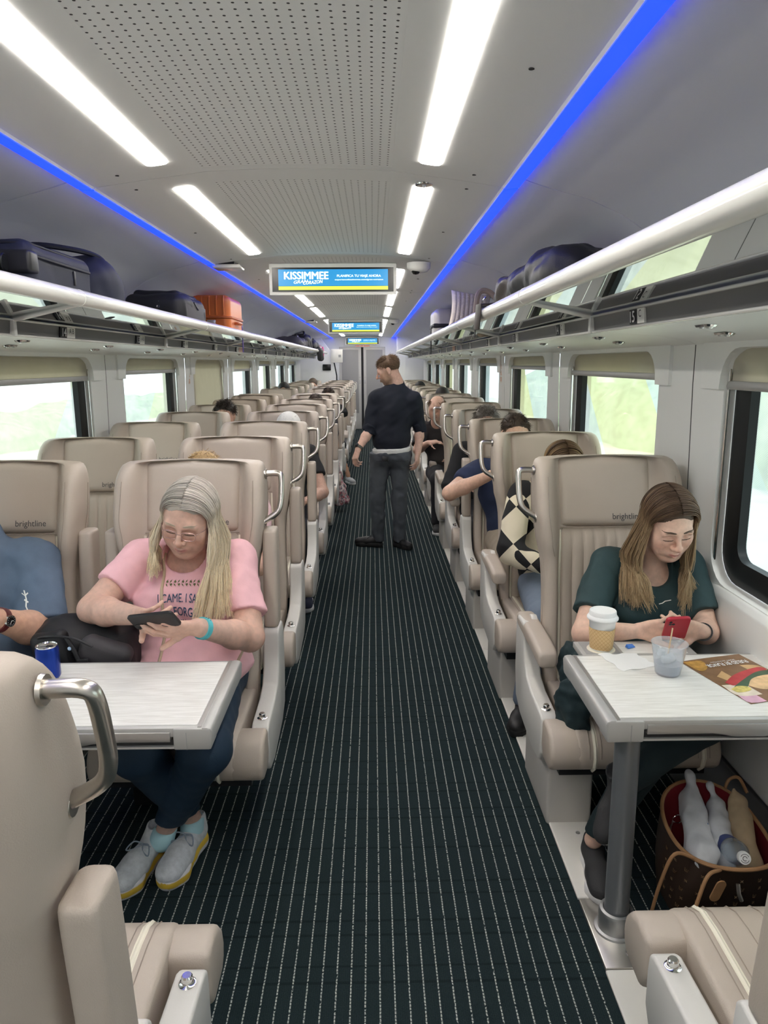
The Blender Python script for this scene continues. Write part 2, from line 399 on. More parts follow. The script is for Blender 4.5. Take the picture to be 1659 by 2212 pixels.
for sg in (-1, 1):
    wall = empty('wall_'+SIDE[sg]); tag(wall, kind='structure')
    bl_i = 0
    for k, ys0 in enumerate(SEAMS):
        y0, y1 = ys0+.004, min(ys0+MOD-.004, YEND)
        wy0, wy1 = ys0+.38, ys0+.38+1.47
        has = wy1 < 17.6
        X = lambda a: XA(sg, a)
        mb = MB()
        if has:
            lp = win_loop(wy0, wy1, WZ0, WZ1, .13, 6); ou = wall_ring(lp, y0, y1, .86, 1.80); n = len(lp)
            vs = [(X(1.52), *p) for p in lp] + [(X(1.505 if p[1] > 1.5 else 1.52), *p) for p in ou]
            mb.add(vs, [(i, (i+1) % n, n+(i+1) % n, n+i) for i in range(n)])
            rv = [(X(1.52), *p) for p in lp] + [(X(1.578), *p) for p in win_loop(wy0+.01, wy1-.01, WZ0+.01, WZ1-.01, .12, 6)]
            mb.add(rv, [(i, (i+1) % n, n+(i+1) % n, n+i) for i in range(n)])
        else:
            mb.add([(X(1.52), y0, .86), (X(1.52), y1, .86), (X(1.505), y1, 1.80), (X(1.505), y0, 1.80)], [(0,1,2,3)])
        ob('wall_panel', mb.mesh('wall_panel', fix=False, angle=40), wallmat, wall)
        # ledge and lower wall
        prof = [(1.58,.895),(1.545,.905),(1.515,.895),(1.500,.87),(1.505,.60),(1.515,.30),(1.54,.27),(1.60,.27),(1.60,.895)]
        ob('lower_panel', MB().prism([(X(a), z) for a, z in prof], y0, y1, 'y').mesh('lower_panel', bevel=.006), wallmat, wall)
        ob('heater_cover', MB().prism([(X(a), z) for a, z in [(1.60,0),(1.49,0),(1.49,.18),(1.53,.265),(1.60,.265)]], y0, y1, 'y').mesh('heater', bevel=.004), alum, wall)
        ob('backing', MB().box(min(X(1.62),X(1.66)), max(X(1.62),X(1.66)), ys0, y1+.004, -.05, .88).box(min(X(1.62),X(1.66)), max(X(1.62),X(1.66)), ys0, y1+.004, 1.76, 2.5).box(min(X(1.62),X(1.66)), max(X(1.62),X(1.66)), (wy1+.02 if has else ys0), (ys0+MOD+.36 if ys0+MOD+.38+1.47 < 17.6 else YEND), .88, 1.76).mesh('backing'), blackrub, wall)  # unseen black boxes outside the panels, added to stop sky light leaking in
        if not has: continue
        # valance frame round the top corners
        r = .13; arc0 = [(wy0+r-r*math.cos(t), WZ1-r+r*math.sin(t)) for t in np.linspace(0, PI/2, 7)]
        arc1 = [(wy1-r+r*math.sin(t), WZ1-r+r*math.cos(t)) for t in np.linspace(0, PI/2, 7)]
        poly = [(wy0-.15,1.785),(wy0-.15,1.60),(wy0,1.60)] + arc0 + arc1 + [(wy1,1.60),(wy1+.15,1.60),(wy1+.15,1.785)]
        ob('valance', MB().prism(poly, X(1.500), X(1.522), 'x').mesh('valance', smooth=False), wallmat, wall)
        wcount += 1
        wn = empty('window_%d' % wcount); tag(wn, kind='structure')
        # black gasket frame
        L0 = win_loop(wy0+.008, wy1-.008, WZ0+.008, WZ1-.008, .122, 6); L1 = win_loop(wy0+.105, wy1-.105, WZ0+.095, WZ1-.06, .06, 6)
        L2 = win_loop(wy0+.05, wy1-.05, WZ0+.045, WZ1-.035, .095, 6)
        gm = MB(); n = len(L0)
        vs = [(X(1.560), *p) for p in L0] + [(X(1.548), *p) for p in L2] + [(X(1.566), *p) for p in L1] + [(X(1.60), *p) for p in L1]
        gm.add(vs, [(q*n+i, q*n+(i+1) % n, (q+1)*n+(i+1) % n, (q+1)*n+i) for q in range(3) for i in range(n)])
        ob('window_frame', gm.mesh('gasket', fix=False, angle=50), blackrub, wn)
        pm = MB(); pl = win_loop(wy0+.10, wy1-.10, WZ0+.09, WZ1-.05, .06, 4)
        pm.add([(X(1.598), *p) for p in pl], [tuple(range(len(pl)))])
        ob('pane', pm.mesh('pane', fix=False, smooth=False), panemat, wn)
        # steel guide wires beside the blind
        gd = MB()
        for yy in (wy0+.012, wy1-.012): gd.tube([(X(1.532), yy, WZ0+.03), (X(1.532), yy, WZ1-.02)], .005, 6)
        ob('blind_guide', gd.mesh('blind_guide'), chrome, wn)
        # blind
        zb = BLINDS.get((sg, k-1), 1.66)
        b = empty('window_blind', (X(1.536), (wy0+wy1)/2, zb))
        h = WZ1+.03-zb; hw = (wy1-wy0)/2+.01
        bm_ = MB().slab(lambda u, v: (sg*.004*math.sin(v*9), (u*2-1)*hw, .02+v*(h-.02)), 3, 9, (sg*.003, 0, 0))
        ob('fabric', bm_.mesh('blind'), blindmat, b)
        ob('hem_bar', MB().prism([(-.010,0),(-.012,.012),(-.008,.030),(.006,.03),(.008,.0)], -hw+.015, hw-.015, 'y').mesh('hem', bevel=.002), hem_mat, b)
        st = 'fully lowered' if zb < 1 else 'raised'
        tag(b, '%s cream roller blind on the %s of the %s-hand windows counted from the camera' % (st, ORD[bl_i], SIDE[sg]), 'blind', 'roller blinds'); bl_i += 1

# ---------------- ceiling
def perf_material():
    m = mat('perforated_paint', (.84,.84,.83), .55); nt = m.node_tree; b = nt.nodes['Principled BSDF']
    g = nd(nt, 'ShaderNodeNewGeometry'); sp = nd(nt, 'ShaderNodeSeparateXYZ'); nt.links.new(g.outputs['Position'], sp.inputs[0])
    fx = mth(nt, 'SUBTRACT', mth(nt, 'FRACT', mth(nt, 'DIVIDE', mth(nt, 'ADD', sp.outputs[0], 10), .027)), .5)
    fy = mth(nt, 'SUBTRACT', mth(nt, 'FRACT', mth(nt, 'DIVIDE', mth(nt, 'ADD', sp.outputs[1], 10), .027)), .5)
    r = mth(nt, 'SQRT', mth(nt, 'ADD', mth(nt, 'MULTIPLY', fx, fx), mth(nt, 'MULTIPLY', fy, fy)))
    nt.links.new(mixc(nt, mth(nt, 'LESS_THAN', r, .125), (.84,.84,.83), (.03,.03,.03)), b.inputs['Base Color']); return m
perfmat = perf_material()
CP = [(.742,2.318),(.735,2.324),(.60,2.344),(.46,2.362),(.335,2.378)]
ceil = empty('ceiling'); tag(ceil, kind='structure')
covemat2 = covemat
COV = [(.799,2.364),(.812,2.352),(.838,2.341),(.88,2.328),(.93,2.314),(1.05,2.282),(1.18,2.228),(1.30,2.150),(1.40,2.055),(1.465,1.955),(1.495,1.86),(1.50,1.80)]
emit_w = mat('light_panel', (.9,.9,.9), .5, emit=(1,.955,.875), estr=STRIP)
emit_b = mat('blue_led', (.02,.05,.6), .5, emit=(.010,.045,1.0), estr=BLUE)
def strip_surface(mb, prof, y0, y1, th=.01):
    n = len(prof); vs = [(x, y, z) for y in (y0, y1) for x, z in prof] + [(x, y, z+th) for y in (y0, y1) for x, z in prof]
    fs = []
    for i in range(n-1):
        fs += [(i, i+1, n+i+1, n+i), (2*n+i, 3*n+i, 3*n+i+1, 2*n+i+1)]
    fs += [tuple([i for i in range(n)] + [2*n+i for i in range(n-1, -1, -1)]), tuple([n+i for i in range(n)] + [3*n+i for i in range(n-1, -1, -1)])]
    fs += [(0, n, 3*n, 2*n), (n-1, 2*n-1, 4*n-1, 3*n-1)]
    return mb.add(vs, fs)
lnum = {-1: 0, 1: 0}
for k, ys0 in enumerate(SEAMS):
    y0, y1 = ys0-.035, min(ys0+MOD-.04, YEND)
    mb = MB()
    for sg in (-1, 1): strip_surface(mb, [(XA(sg, a), z) for a, z in CP], y0, y1)
    mid = [(XA(1, a), 2.378+.010*(1-(a/.335)**2)) for a in np.linspace(-.335, .335, 9)]
    py0, py1 = y0+.16, y1-.05
    strip_surface(mb, mid, y0, py0); strip_surface(mb, mid, py1, y1)
    ob('ceiling_panel', mb.mesh('ceiling_panel', angle=30), ceilmat, ceil)
    ob('perforated_panel', strip_surface(MB(), [(x, z+.0005) for x, z in mid], py0+.001, py1-.001).mesh('perforated', angle=30), perfmat, ceil)
    ob('joint_and_sky_block', MB().box(XA(-1,.74), XA(1,.74), y1-.01, y1+.014, 2.40, 2.41).box(XA(-1,1.66), XA(1,1.66), y0, y1+.04, 2.47, 2.49).mesh('gap'), seamblk, ceil)  # dark joint strip, plus an unseen roof sheet added to block sky light
    for sg in (-1, 1):
        pc = [(XA(sg, a), z) for a, z in COV]
        ob('cove_panel', strip_surface(MB(), pc, y0+.003, y1-.003, .012).mesh('cove', angle=40), covemat, ceil)
        # blue led strip in the slot between ceiling and cove
        bl = ob('led_strip', MB().prism([(XA(sg,.742),2.314),(XA(sg,.796),2.319),(XA(sg,.796),2.366),(XA(sg,.742),2.362)], y0+.006, y1-.006, 'y').mesh('led'), emit_b)
        tag(bl, 'blue glowing light strip along the %s ceiling edge, %s section from the camera' % (SIDE[sg], ORD[k]), 'light strip', 'blue ceiling strips')
        # white light panel
        ly0, ly1 = ys0+.12, ys0+1.88
        if k in (3, 6): ly0 = ys0+.56
        if ly1 > YEND: ly1 = YEND-.5
        t0 = .425; t1 = .495
        zc = lambda a: 2.362+(.46-a)*.13-.0035
        pl = rrect(t1-t0, ly1-ly0, .02, 4, (t0+t1)/2, (ly0+ly1)/2)
        lm = MB(); n = len(pl)
        lm.add([(XA(sg, p[0]), p[1], zc(p[0])) for p in pl] + [(XA(sg, p[0]), p[1], zc(p[0])+.006) for p in pl], [tuple(range(n)), tuple(range(n, 2*n))[::-1]] + [(i, (i+1) % n, n+(i+1) % n, n+i) for i in range(n)])
        lo = ob('ceiling_light', lm.mesh('ceiling_light', smooth=False), emit_w)
        tag(lo, 'long white ceiling light panel, %s row, %s from the camera' % (SIDE[sg], ORD[k]), 'light', 'ceiling light panels')
# small screws in the ceiling
scr = MB()
for k, ys0 in enumerate(SEAMS[1:5]):
    for sg in (-1, 1):
        for dy in (-.14, .07, 1.0): scr.lathe([(.007,0),(.007,.002)], 8, (XA(sg,.62), ys0+dy, 2.3395))
ob('screws', scr.mesh('screws'), seamblk, ceil)['kind'] = 'stuff'
# ================================================================== luggage racks
def shelf_glass():
    m = bpy.data.materials.new('shelf_glass'); m.use_nodes = True; nt = m.node_tree; nt.nodes.clear(); L = nt.links
    out = nd(nt, 'ShaderNodeOutputMaterial'); tp = nd(nt, 'ShaderNodeBsdfTransparent'); tp.inputs[0].default_value = (.36,.37,.37,1)
    gl = nd(nt, 'ShaderNodeBsdfGlossy'); gl.inputs['Roughness'].default_value = .02; gl.inputs[0].default_value = (.92,.95,.95,1)
    lw = nd(nt, 'ShaderNodeLayerWeight'); lw.inputs[0].default_value = .5
    fz = mth(nt, 'ADD', mth(nt, 'MULTIPLY', mth(nt, 'POWER', lw.outputs[1], 1.6), .88), .05)
    mx = nd(nt, 'ShaderNodeMixShader'); L.new(fz, mx.inputs[0]); L.new(tp.outputs[0], mx.inputs[1]); L.new(gl.outputs[0], mx.inputs[2]); L.new(mx.outputs[0], out.inputs[0]); return m
shelfmat = shelf_glass()
platew = mat('plate_white', (.80,.79,.74), .5); ink = mat('black_ink', (.01,.01,.012), .6); whiteink = mat('white_ink', (.85,.85,.83), .5)
lampglass = mat('lamp_lens', (.75,.76,.74), .15, metal=.6)
RACK_END = 17.9
numbers = {-1: [(3.37-1.04*1, '15', 'A B'), (3.37,'14','A B')] + [(3.37+1.04*(i+1), str(13-i), 'A B') for i in range(12)],
            1: [(2.37,'15','C')] + [(3.34+1.04*i, str(14-i), 'C') for i in range(13)]}
redpaper = mat('notice_paper', (.72,.50,.40), .7, noise=.3, nscale=120)
for sg in (-1, 1):
    X = lambda a: XA(sg, a)
    R = empty('luggage_rack'); tag(R, 'overhead luggage rack with white rail and glass shelf along the %s wall' % SIDE[sg], 'luggage rack')
    for k, ys0 in enumerate(SEAMS):
        y0, y1 = ys0+.002, min(ys0+MOD-.002, RACK_END)
        if y0 > RACK_END: break
        ob('rail', MB().tube([(X(.845), y0, 1.945), (X(.845), y1, 1.945)], .031, 20).tube([(X(.845), y0-.006, 1.945), (X(.845), y0+.006, 1.945)], .0325, 20).mesh('rail', angle=50), whitegl, R)
        ob('shelf_pane', MB().prism([(X(.868),1.922),(X(1.105),1.874),(X(1.46),1.874),(X(1.46),1.880),(X(1.105),1.880),(X(.868),1.928)], y0, y1, 'y').mesh('shelf', smooth=False), shelfmat, R)
        ob('fascia_panel', MB().prism([(X(1.106),1.815),(X(1.100),1.866),(X(1.112),1.866),(X(1.118),1.815)], y0+.012, y1-.012, 'y').mesh('fascia'), darkgrey, R)
        ob('molding', MB().prism([(X(1.092),1.864),(X(1.089),1.868),(X(1.092),1.873),(X(1.115),1.873),(X(1.115),1.864)], y0, y1, 'y').prism([(X(1.100),1.807),(X(1.098),1.812),(X(1.101),1.816),(X(1.12),1.816),(X(1.12),1.807)], y0, y1, 'y').mesh('molding', bevel=.0015, seg=1), whitegl, R)
        ob('light_panel', MB().prism([(X(1.10),1.808),(X(1.20),1.806),(X(1.35),1.796),(X(1.47),1.778),(X(1.508),1.762),(X(1.53),1.762),(X(1.53),1.83),(X(1.12),1.83)], y0, y1, 'y').mesh('panel', angle=50), wallmat, R)
        # bracket from the rail down to the fascia
        bk = MB()
        bk.tube([(X(.85), ys0, 1.925), (X(1.10), ys0, 1.868)], .012, 8)
        bk.prism([(X(1.088),1.806),(X(1.088),1.87),(X(1.118),1.87),(X(1.118),1.806)], ys0-.011, ys0+.011, 'y')
        ob('bracket', bk.mesh('bracket', bevel=.002, seg=1), whitegl, R)
    ob('rail_end', MB().lathe([(.031,0),(.028,.012),(.015,.018)], 16, (X(.845), RACK_END, 1.945), 'y').mesh('rail_end'), whitegl, R)
    # seat number plates
    for y, num, let in numbers[sg]:
        wd = .05 if sg < 0 else .04
        P = empty('number_plate'); P.parent = R
        xf = X(1.0985)
        def plate(ya, yb, mt_, nm):
            return ob(nm, MB().prism([(xf,1.8175),(X(1.095),1.8625),(X(1.104),1.8625),(X(1.108),1.8175)], min(ya,yb), max(ya,yb), 'y').mesh('plate'), mt_, P)
        # numbers read along the car as the camera sees them (left wall reads away, right wall reads towards)
        dr = 1 if sg < 0 else -1
        a0 = y-dr*.075; a1 = y-dr*.005; a2 = y+dr*(.085 if sg < 0 else .055)
        plate(a0, a1, ink, 'number_board'); plate(a1, a2, platew, 'letter_board')
        tilt = np.array([sg*-.06, 0, 1.0])
        text_on(text_mesh(num, h=.034, w=.040 if len(num) > 1 else .02, bold=.02), ((X(1.0945)-sg*.0012, (a0+a1)/2, 1.840), (0,dr,0), (X(1.095)-X(1.0985), 0, .045) / np.linalg.norm((X(1.095)-X(1.0985), 0, .045))), whiteink, P)
        text_on(text_mesh(let, h=.022, w=.05 if sg < 0 else .022), ((X(1.0945)-sg*.0012, (a1+a2)/2, 1.847), (0,dr,0), (X(1.095)-X(1.0985), 0, .045) / np.linalg.norm((X(1.095)-X(1.0985), 0, .045))), ink, P)
    ob('notice', MB().prism([(X(1.0985),1.8175),(X(1.095),1.8625),(X(1.104),1.8625),(X(1.108),1.8175)], 7.62, 7.86, 'y').mesh('notice'), redpaper, R)
    # reading lamps, two per row
    i = 0
    for y in [2.2+1.04*j for j in range(-1, 12)]:
        for a, dy, z in ((1.24, 0, 1.8035), (1.40, .22, 1.788)):
            i += 1
            tl = math.atan2(.10 if a < 1.3 else .13, 1.0)*sg
            e = empty('reading_lamp', (X(a), y+dy, z-.001)); e.rotation_euler = (0, tl, 0)
            pl = rrect(.036, .105, .0179, 5)
            n = len(pl); mb = MB().add([(p[0], p[1], 0) for p in pl]+[(p[0]*.8, p[1]*.9, -.006) for p in pl], [tuple(range(n)), tuple(range(n, 2*n))]+[(q, (q+1) % n, n+(q+1) % n, n+q) for q in range(n)])
            ob('housing', mb.mesh('lamp_housing'), chrome, e)
            ob('lens', MB().lathe([(.0,-.012),(.008,-.0105),(.012,-.006)], 12, (0,-.025,0)).mesh('lens'), lampglass, e)
            ob('switch', MB().lathe([(.0,-.009),(.006,-.008),(.008,-.005)], 10, (0,.028,0)).mesh('sw'), alum, e)
            tag(e, 'oval chrome reading lamp, %s rack, %s pair, %s one' % (SIDE[sg], ORD[(i-1)//2], 'aisle-side' if i % 2 else 'window-side'), 'reading lamp', 'reading lamps under the %s rack' % SIDE[sg])

# ================================================================== information screens
scr_blue = mat('screen_blue', (.0,.02,.05), .3, emit=(.016,.20,.42), estr=1.0)
scr_white = mat('screen_white', (.02,.02,.02), .3, emit=(.72,.92,1.0), estr=1.15)
scr_yel = mat('screen_yellow', (.02,.02,.0), .3, emit=(.62,.80,.06), estr=1.0)
scr_cream = mat('screen_cream', (.02,.02,.0), .3, emit=(.92,.95,.62), estr=1.05)
bezel = mat('screen_bezel', (.008,.008,.009), .25)
def screen(y, zc, label, wx=.82, hz=.19):
    e = empty('information_screen', (XC+.005, y, zc-hz/2)); e['label'] = label; e['category'] = 'screen'
    hw = wx/2
    ob('housing', MB().prism([(0,-.004),(0,hz+.004),(.07,hz+.02),(.07,.02)], -hw-.006, hw+.006, 'x').mesh('housing', bevel=.006), whitegl, e)
    ob('bezel', MB().box(-hw+.014, hw-.014, -.004, 0, .018, hz-.02).mesh('bezel'), bezel, e)
    x0, x1, z0, z1 = -hw+.055, hw-.05, .03, hz-.032
    d = ob('display', MB().box(x0, x1, -.006, -.003, z0+.024, z1).mesh('display'), scr_blue, e)
    ob('yellow_bar', MB().box(x0, x1, -.0062, -.003, z0, z0+.022).mesh('bar'), scr_yel, e)
    W = x1-x0; H = z1-z0
    def tx(s, cx, cz, w_, h_, mt_, bold=.02, shear=0, rot=0):
        c, s_ = math.cos(rot), math.sin(rot)
        text_on(text_mesh(s, w_, h_, bold, shear=shear), ((x0+cx*W, -.0068, z0+cz*H), (c,0,s_), (-s_,0,c)), mt_, d)
    tx('KISSIMMEE', .255, .70, W*.40, H*.36, scr_white, .035)
    tx('GRAN', .205, .40, W*.13, H*.15, scr_cream, .02, .3, .08)
    tx('CORAZON', .315, .37, W*.18, H*.16, scr_cream, .02, .3, .08)
    tx('PLANIFICA TU VIAJE AHORA', .735, .66, W*.40, H*.15, scr_white, .02)
    tx('experiencekissimmee.com/gran-corazon', .735, .485, W*.44, H*.085, scr_white)
    return e
screen(4.99, 2.236, 'large ceiling screen with a blue advertisement, nearest of the three screens')
screen(11.45, 2.236, 'ceiling screen with a blue advertisement, between the other two screens')
screen(19.10, 2.248, 'blue advertisement screen mounted above the grey end doors', .85)

# ================================================================== end of the car
doorgrey = mat('door_grey', (.36,.355,.35), .5, bump=.03); stile = mat('door_stile', (.62,.61,.58), .4)
we = empty('wall_end'); tag(we, kind='structure')
Y = YEND
ob('end_panel', MB().box(XC-1.62, -.86, Y, Y+.08, 0, 2.47).box(.32, XC+1.62, Y, Y+.08, 0, 2.47).box(-.86, .32, Y, Y+.08, 2.10, 2.47).mesh('end_panel'), wallmat, we)
ob('backing', MB().box(XC-1.66, XC+1.66, Y+.12, Y+.16, -.05, 2.49).mesh('backing'), blackrub, we)
red_led = mat('red_letters', (.05,.01,.01), .5, emit=(.9,.16,.06), estr=.5)
ob('red_letters', (lambda m_: [m_.box(XC-.17+.021*i, XC-.17+.021*i+.013, Y-.003, Y-.001, 2.115, 2.139) for i in range(17) if i not in (5, 9)] and m_)(MB()).mesh('red_letters'), red_led, we)['kind'] = 'stuff'
for n, (x0, x1) in enumerate(((-.855, -.295), (-.235, .315))):
    d = empty('door_%d' % (n+1)); tag(d, kind='structure')
    ob('door_leaf', MB().box(x0, x1, Y+.02, Y+.05, .01, 2.095).mesh('leaf', bevel=.004), stile, d)
    i0, i1 = (x0+.06, x1-.07) if n == 0 else (x0+.07, x1-.06)
    ob('door_panel', MB().box(i0, i1, Y+.012, Y+.022, .42, 2.03).mesh('panel', bevel=.006), doorgrey, d)
    hx = x1-.035 if n == 0 else x0+.035
    ob('door_handle', MB().box(hx-.012, hx+.012, Y+.012, Y+.02, 1.17, 1.27).mesh('handle', bevel=.003), alum, d)
    ob('lock', MB().lathe([(.014,0),(.014,.01)], 12, (hx, Y+.01, 1.34), 'y').mesh('lock'), alum, d)
ob('door_gap', MB().box(-.296, -.234, Y+.055, Y+.06, 0, 2.1).mesh('gap'), seamblk, we)
# side bulkheads in front of the end doors
ob('bulkhead', MB().prism([(XC-1.62,0),(-.90,0),(-.90,1.40),(-.94,1.62),(-1.02,1.98),(-1.25,2.30),(XC-1.62,2.30)], 18.25, 18.33, 'y').mesh('bulkhead', bevel=.01), wallmat, we)
ob('bulkhead_edge', MB().tube([(-.885,18.29,.02),(-.885,18.29,1.40),(-.925,18.29,1.62),(-.985,18.29,1.93)], .014, 8).mesh('edge'), blackrub, we)
ob('bulkhead', MB().box(.60, XC+1.62, 18.25, 18.33, 0, 2.30).box(.60,.68,18.33,Y,0,2.42).mesh('bulkhead', bevel=.01), wallmat, we)
ob('bulkhead_door', MB().box(.80, 1.22, 18.235, 18.252, .02, 2.16).mesh('cupboard', bevel=.006), wallmat, we)
rear = ob('wall_rear', MB().box(XC-1.66, XC+1.66, YST-.1, YST-.02, -.05, 2.49).mesh('rear'), wallmat); tag(rear, kind='structure')  # unseen closure added behind the camera to keep sky light out; the car continues
mo = empty('wall_monitor', (-1.12, 18.24, 1.60)); tag(mo, 'small black screen on the white bulkhead beside the end doors', 'monitor')
ob('body', MB().box(-.10, .10, -.025, .01, -.075, .075).mesh('mon', bevel=.012), blackpl, mo)
ob('glass', MB().box(-.088, .088, -.028, -.024, -.062, .062).mesh('glass', bevel=.004), bezel, mo)
nb = empty('notice_board', (-.86, 18.21, 1.87)); tag(nb, 'white rectangular board projecting beside the end doors under the first screen row', 'sign')
ob('board', MB().box(-.16, .13, -.01, .015, -.16, .16).mesh('board', bevel=.004), platew, nb)
ob('label', MB().box(.03, .09, -.014, -.009, -.03, .03).mesh('label'), midgrey, nb)

# ================================================================== ceiling fittings near the first screen
cam = empty('security_camera', (.305, 4.98, 2.335)); tag(cam, 'white dome security camera on the ceiling right of the first screen', 'camera')
ob('housing', MB().lathe([(.02,-.062),(.055,-.055),(.075,-.035),(.078,0)], 20).mesh('dome', angle=60), whitegl, cam)
ob('lens', MB().lathe([(.0,-.075),(.018,-.071),(.028,-.058),(.03,-.05)], 16, (-.02,-.02,.0)).mesh('lens'), bezel, cam)
cam2 = empty('security_camera', (.33, 11.4, 2.335)); tag(cam2, 'small dome camera on the ceiling right of the second screen', 'camera')
ob('housing', MB().lathe([(.02,-.062),(.055,-.055),(.075,-.035),(.078,0)], 20).mesh('dome', angle=60), whitegl, cam2)
ob('lens', MB().lathe([(.0,-.075),(.018,-.071),(.028,-.058),(.03,-.05)], 16, (-.02,-.02,.0)).mesh('lens'), bezel, cam2)
for yy, lb in ((4.98, 'first'), (11.45, 'second')):
    ap = empty('wireless_box', (-.93, yy, 2.335)); tag(ap, 'flat white box under the ceiling left of the %s screen' % lb, 'device')
    ob('body', MB().box(-.09, .09, -.09, .09, -.036, -.012).mesh('ap', bevel=.01), whitegl, ap)
    ob('mount', MB().box(-.05, .05, -.07, .07, -.014, .01).mesh('mount'), blackpl, ap)
sp = empty('ceiling_spot', (XA(1,.46), 2.955, 2.362)); tag(sp, 'small round chrome fitting on the ceiling at the end of a light panel', 'fitting')
ob('rim', MB().lathe([(.0,-.004),(.022,-.006),(.034,-.005),(.036,0)], 20).mesh('rim'), chrome, sp)
ob('centre', MB().lathe([(.0,-.014),(.006,-.012),(.008,-.004)], 12).mesh('centre'), alum, sp)

# paper stickers on window pillars
for x_, sgn, yy, nm in ((XA(-1,1.516), 1, 7.2, 'left'), (XA(1,1.516), -1, 7.25, 'right')):
    st = empty('safety_notice', (x_, yy, 1.60)); tag(st, 'small printed safety notice on a %s window pillar' % nm, 'notice')
    ob('paper', MB().box(-.002, .002, -.045, .045, -.10, .10).mesh('paper'), platew, st)
    for q in range(3): ob('print', MB().box(-.0028, .0028, -.038, .038, -.085+.06*q, -.04+.06*q).mesh('print'), redpaper, st)

# ================================================================== outside
grd = mat('embankment', (.44,.44,.34), .9, noise=.3, nscale=1.5)
hedge = mat('hedge_green', (.20,.27,.14), .9, noise=.5, nscale=3)
pave = mat('pale_gravel', (.62,.60,.54), .9, noise=.12, nscale=2)
g = ob('ground', MB().box(-60, 60, -40, 70, -1.7, -1.6).mesh('ground'), grd); tag(g, kind='structure')
g2 = ob('track_bed', MB().box(-5.5, -1.98, -40, 70, -1.62, -1.45).mesh('track_bed'), pave); tag(g2, kind='structure')
for sg, x, hh in ((-1, -16, 1.2), (1, 12, 2.6)):
    def hf(u, v):
        A = PI*v; jj = 1+.18*math.sin(u*57)+.12*math.sin(u*131+v*9)
        return (x+2.2*math.cos(A)*jj, -25+u*80, -1.6+hh*math.sin(A)*jj)
    h = ob('hedge', MB().grid(hf, 90, 9).mesh('hedge'), hedge); tag(h, 'long green hedge beyond the %s windows' % SIDE[sg], 'hedge', kind='stuff')
# ================================================================== seats
def yf(z): return -0.205*(1.31-z)/.86 - .02*math.sin(PI*min(1, max(0, (z-.45)/.86)))
def lerp(tab, x):
    for (a, b), (c, d) in zip(tab, tab[1:]):
        if x <= c: t = max(0, (x-a)/(c-a)); t = t*t*(3-2*t); return b+(d-b)*t
    return tab[-1][1]
WO = [(.38,.255),(.60,.262),(.80,.252),(.92,.258),(1.02,.280),(1.13,.293),(1.24,.291),(1.34,.284)]
WI = [(.38,.205),(.80,.200),(1.03,.190),(1.12,.192),(1.34,.195)]
PR = [(.38,.035),(.80,.040),(.92,.055),(1.03,.105),(1.12,.118),(1.24,.108),(1.34,.085)]
TH = [(.38,.10),(.60,.13),(.90,.135),(1.15,.115),(1.34,.085)]
def seat_back_mb():
    loops = []
    zs = [(.375,.03),(.38,.0),(.46,0),(.60,0),(.74,0),(.86,0),(.93,0),(.985,0),(1.05,0),(1.12,0),(1.19,0),(1.25,0),(1.29,.004),(1.315,.014),(1.328,.034)]
    for z, sh in zs:
        wo = lerp(WO, z)-sh*.8; wi = lerp(WI, z)-sh*.4; p = lerp(PR, z)-sh*1.2; T = lerp(TH, z)-sh*1.2; y = yf(z)+sh*.3
        half = [(0, y+T), (wo*.5, y+T-.002), (wo*.82, y+T-.012), (wo-.008, y+T-.045), (wo, y+T*.4), (wo, y-p*.35), (wo-.004, y-p+.022), (wo-.022, y-p+.002), (wo-.055, y-p+.004), (wi+.012, y-p*.45), (wi, y+.012), (wi*.5, y+.014), (0, y+.014)]
        L = half + [(-a, b) for a, b in half[-2:0:-1]]
        loops.append([(a, b, z) for a, b in L])
    return MB().loft(loops)
def headrest_mb():
    def fn(u, v):
        z = 1.052+v*.274; w = lerp(WI, z)-.003; x = (u*2-1)*w
        e = min(1, (1-abs(u*2-1))*9)*min(1, min(v*18, (1-v)*12)); e = math.sqrt(max(0, 1-(1-e)**2))
        back = .03*max(0, (v-.9)/.1)**2
        return (x, yf(z)+.008-.017*e+back*.5-.004*(1-(u*2-1)**2), z-back*.15)
    return MB().slab(fn, 21, 17, (0, .012, 0))
NCH = 8
def lumbar_mb():
    nu = NCH*6+1
    def fn(u, v):
        z = .44+v*.607; w = lerp(WI, z)-.010; x = (u*2-1)*w
        ph = (u*NCH) % 1.0; g = abs(math.sin(PI*ph)) if 0 < u < 1 else 0
        e = min(1, min(v*20, (1-v)*16)); e = math.sqrt(max(0, 1-(1-e)**2))
        return (x, yf(z)+.006-.009*e-.009*e*g**.5, z)
    return MB().slab(fn, nu, 13, (0, .012, 0))
def piping_mb(sd):
    m = MB()
    for s in (sd,): m.tube([(s*(lerp(WI, z)-.004), yf(z)-.004, z) for z in np.linspace(.45, 1.04, 12)], .0065, 6)
    return m
def back_stitch_mb():
    m = MB()
    m.tube([((u*2-1)*.185, yf(1.049)-.005, 1.049) for u in np.linspace(0, 1, 6)], .0022, 5)
    for s in (-1, 1):
        pts = []
        for z in np.linspace(1.30, 1.05, 12): pts.append((s*(lerp(WI, z)+.001), yf(z)+.002, z))
        m.tube(pts, .0022, 5)
        pts = [(s*(lerp(WO, z)-.040), yf(z)-lerp(PR, z)-.0005+.002, z) for z in np.linspace(1.26, .95, 14)]
        m.tube(pts, .0014, 5)
        pts = [(s*(lerp(WO, z)+.0002), yf(z)+.02, z) for z in np.linspace(1.24, .42, 22)]
        m.tube(pts, .0015, 5)
    return m
CPROF = [(.12,.335),(.12,.45),(.30,.462),(.55,.472),(.605,.468),(.645,.448),(.672,.415),(.683,.375),(.675,.338),(.65,.315),(.60,.305),(.40,.305)]
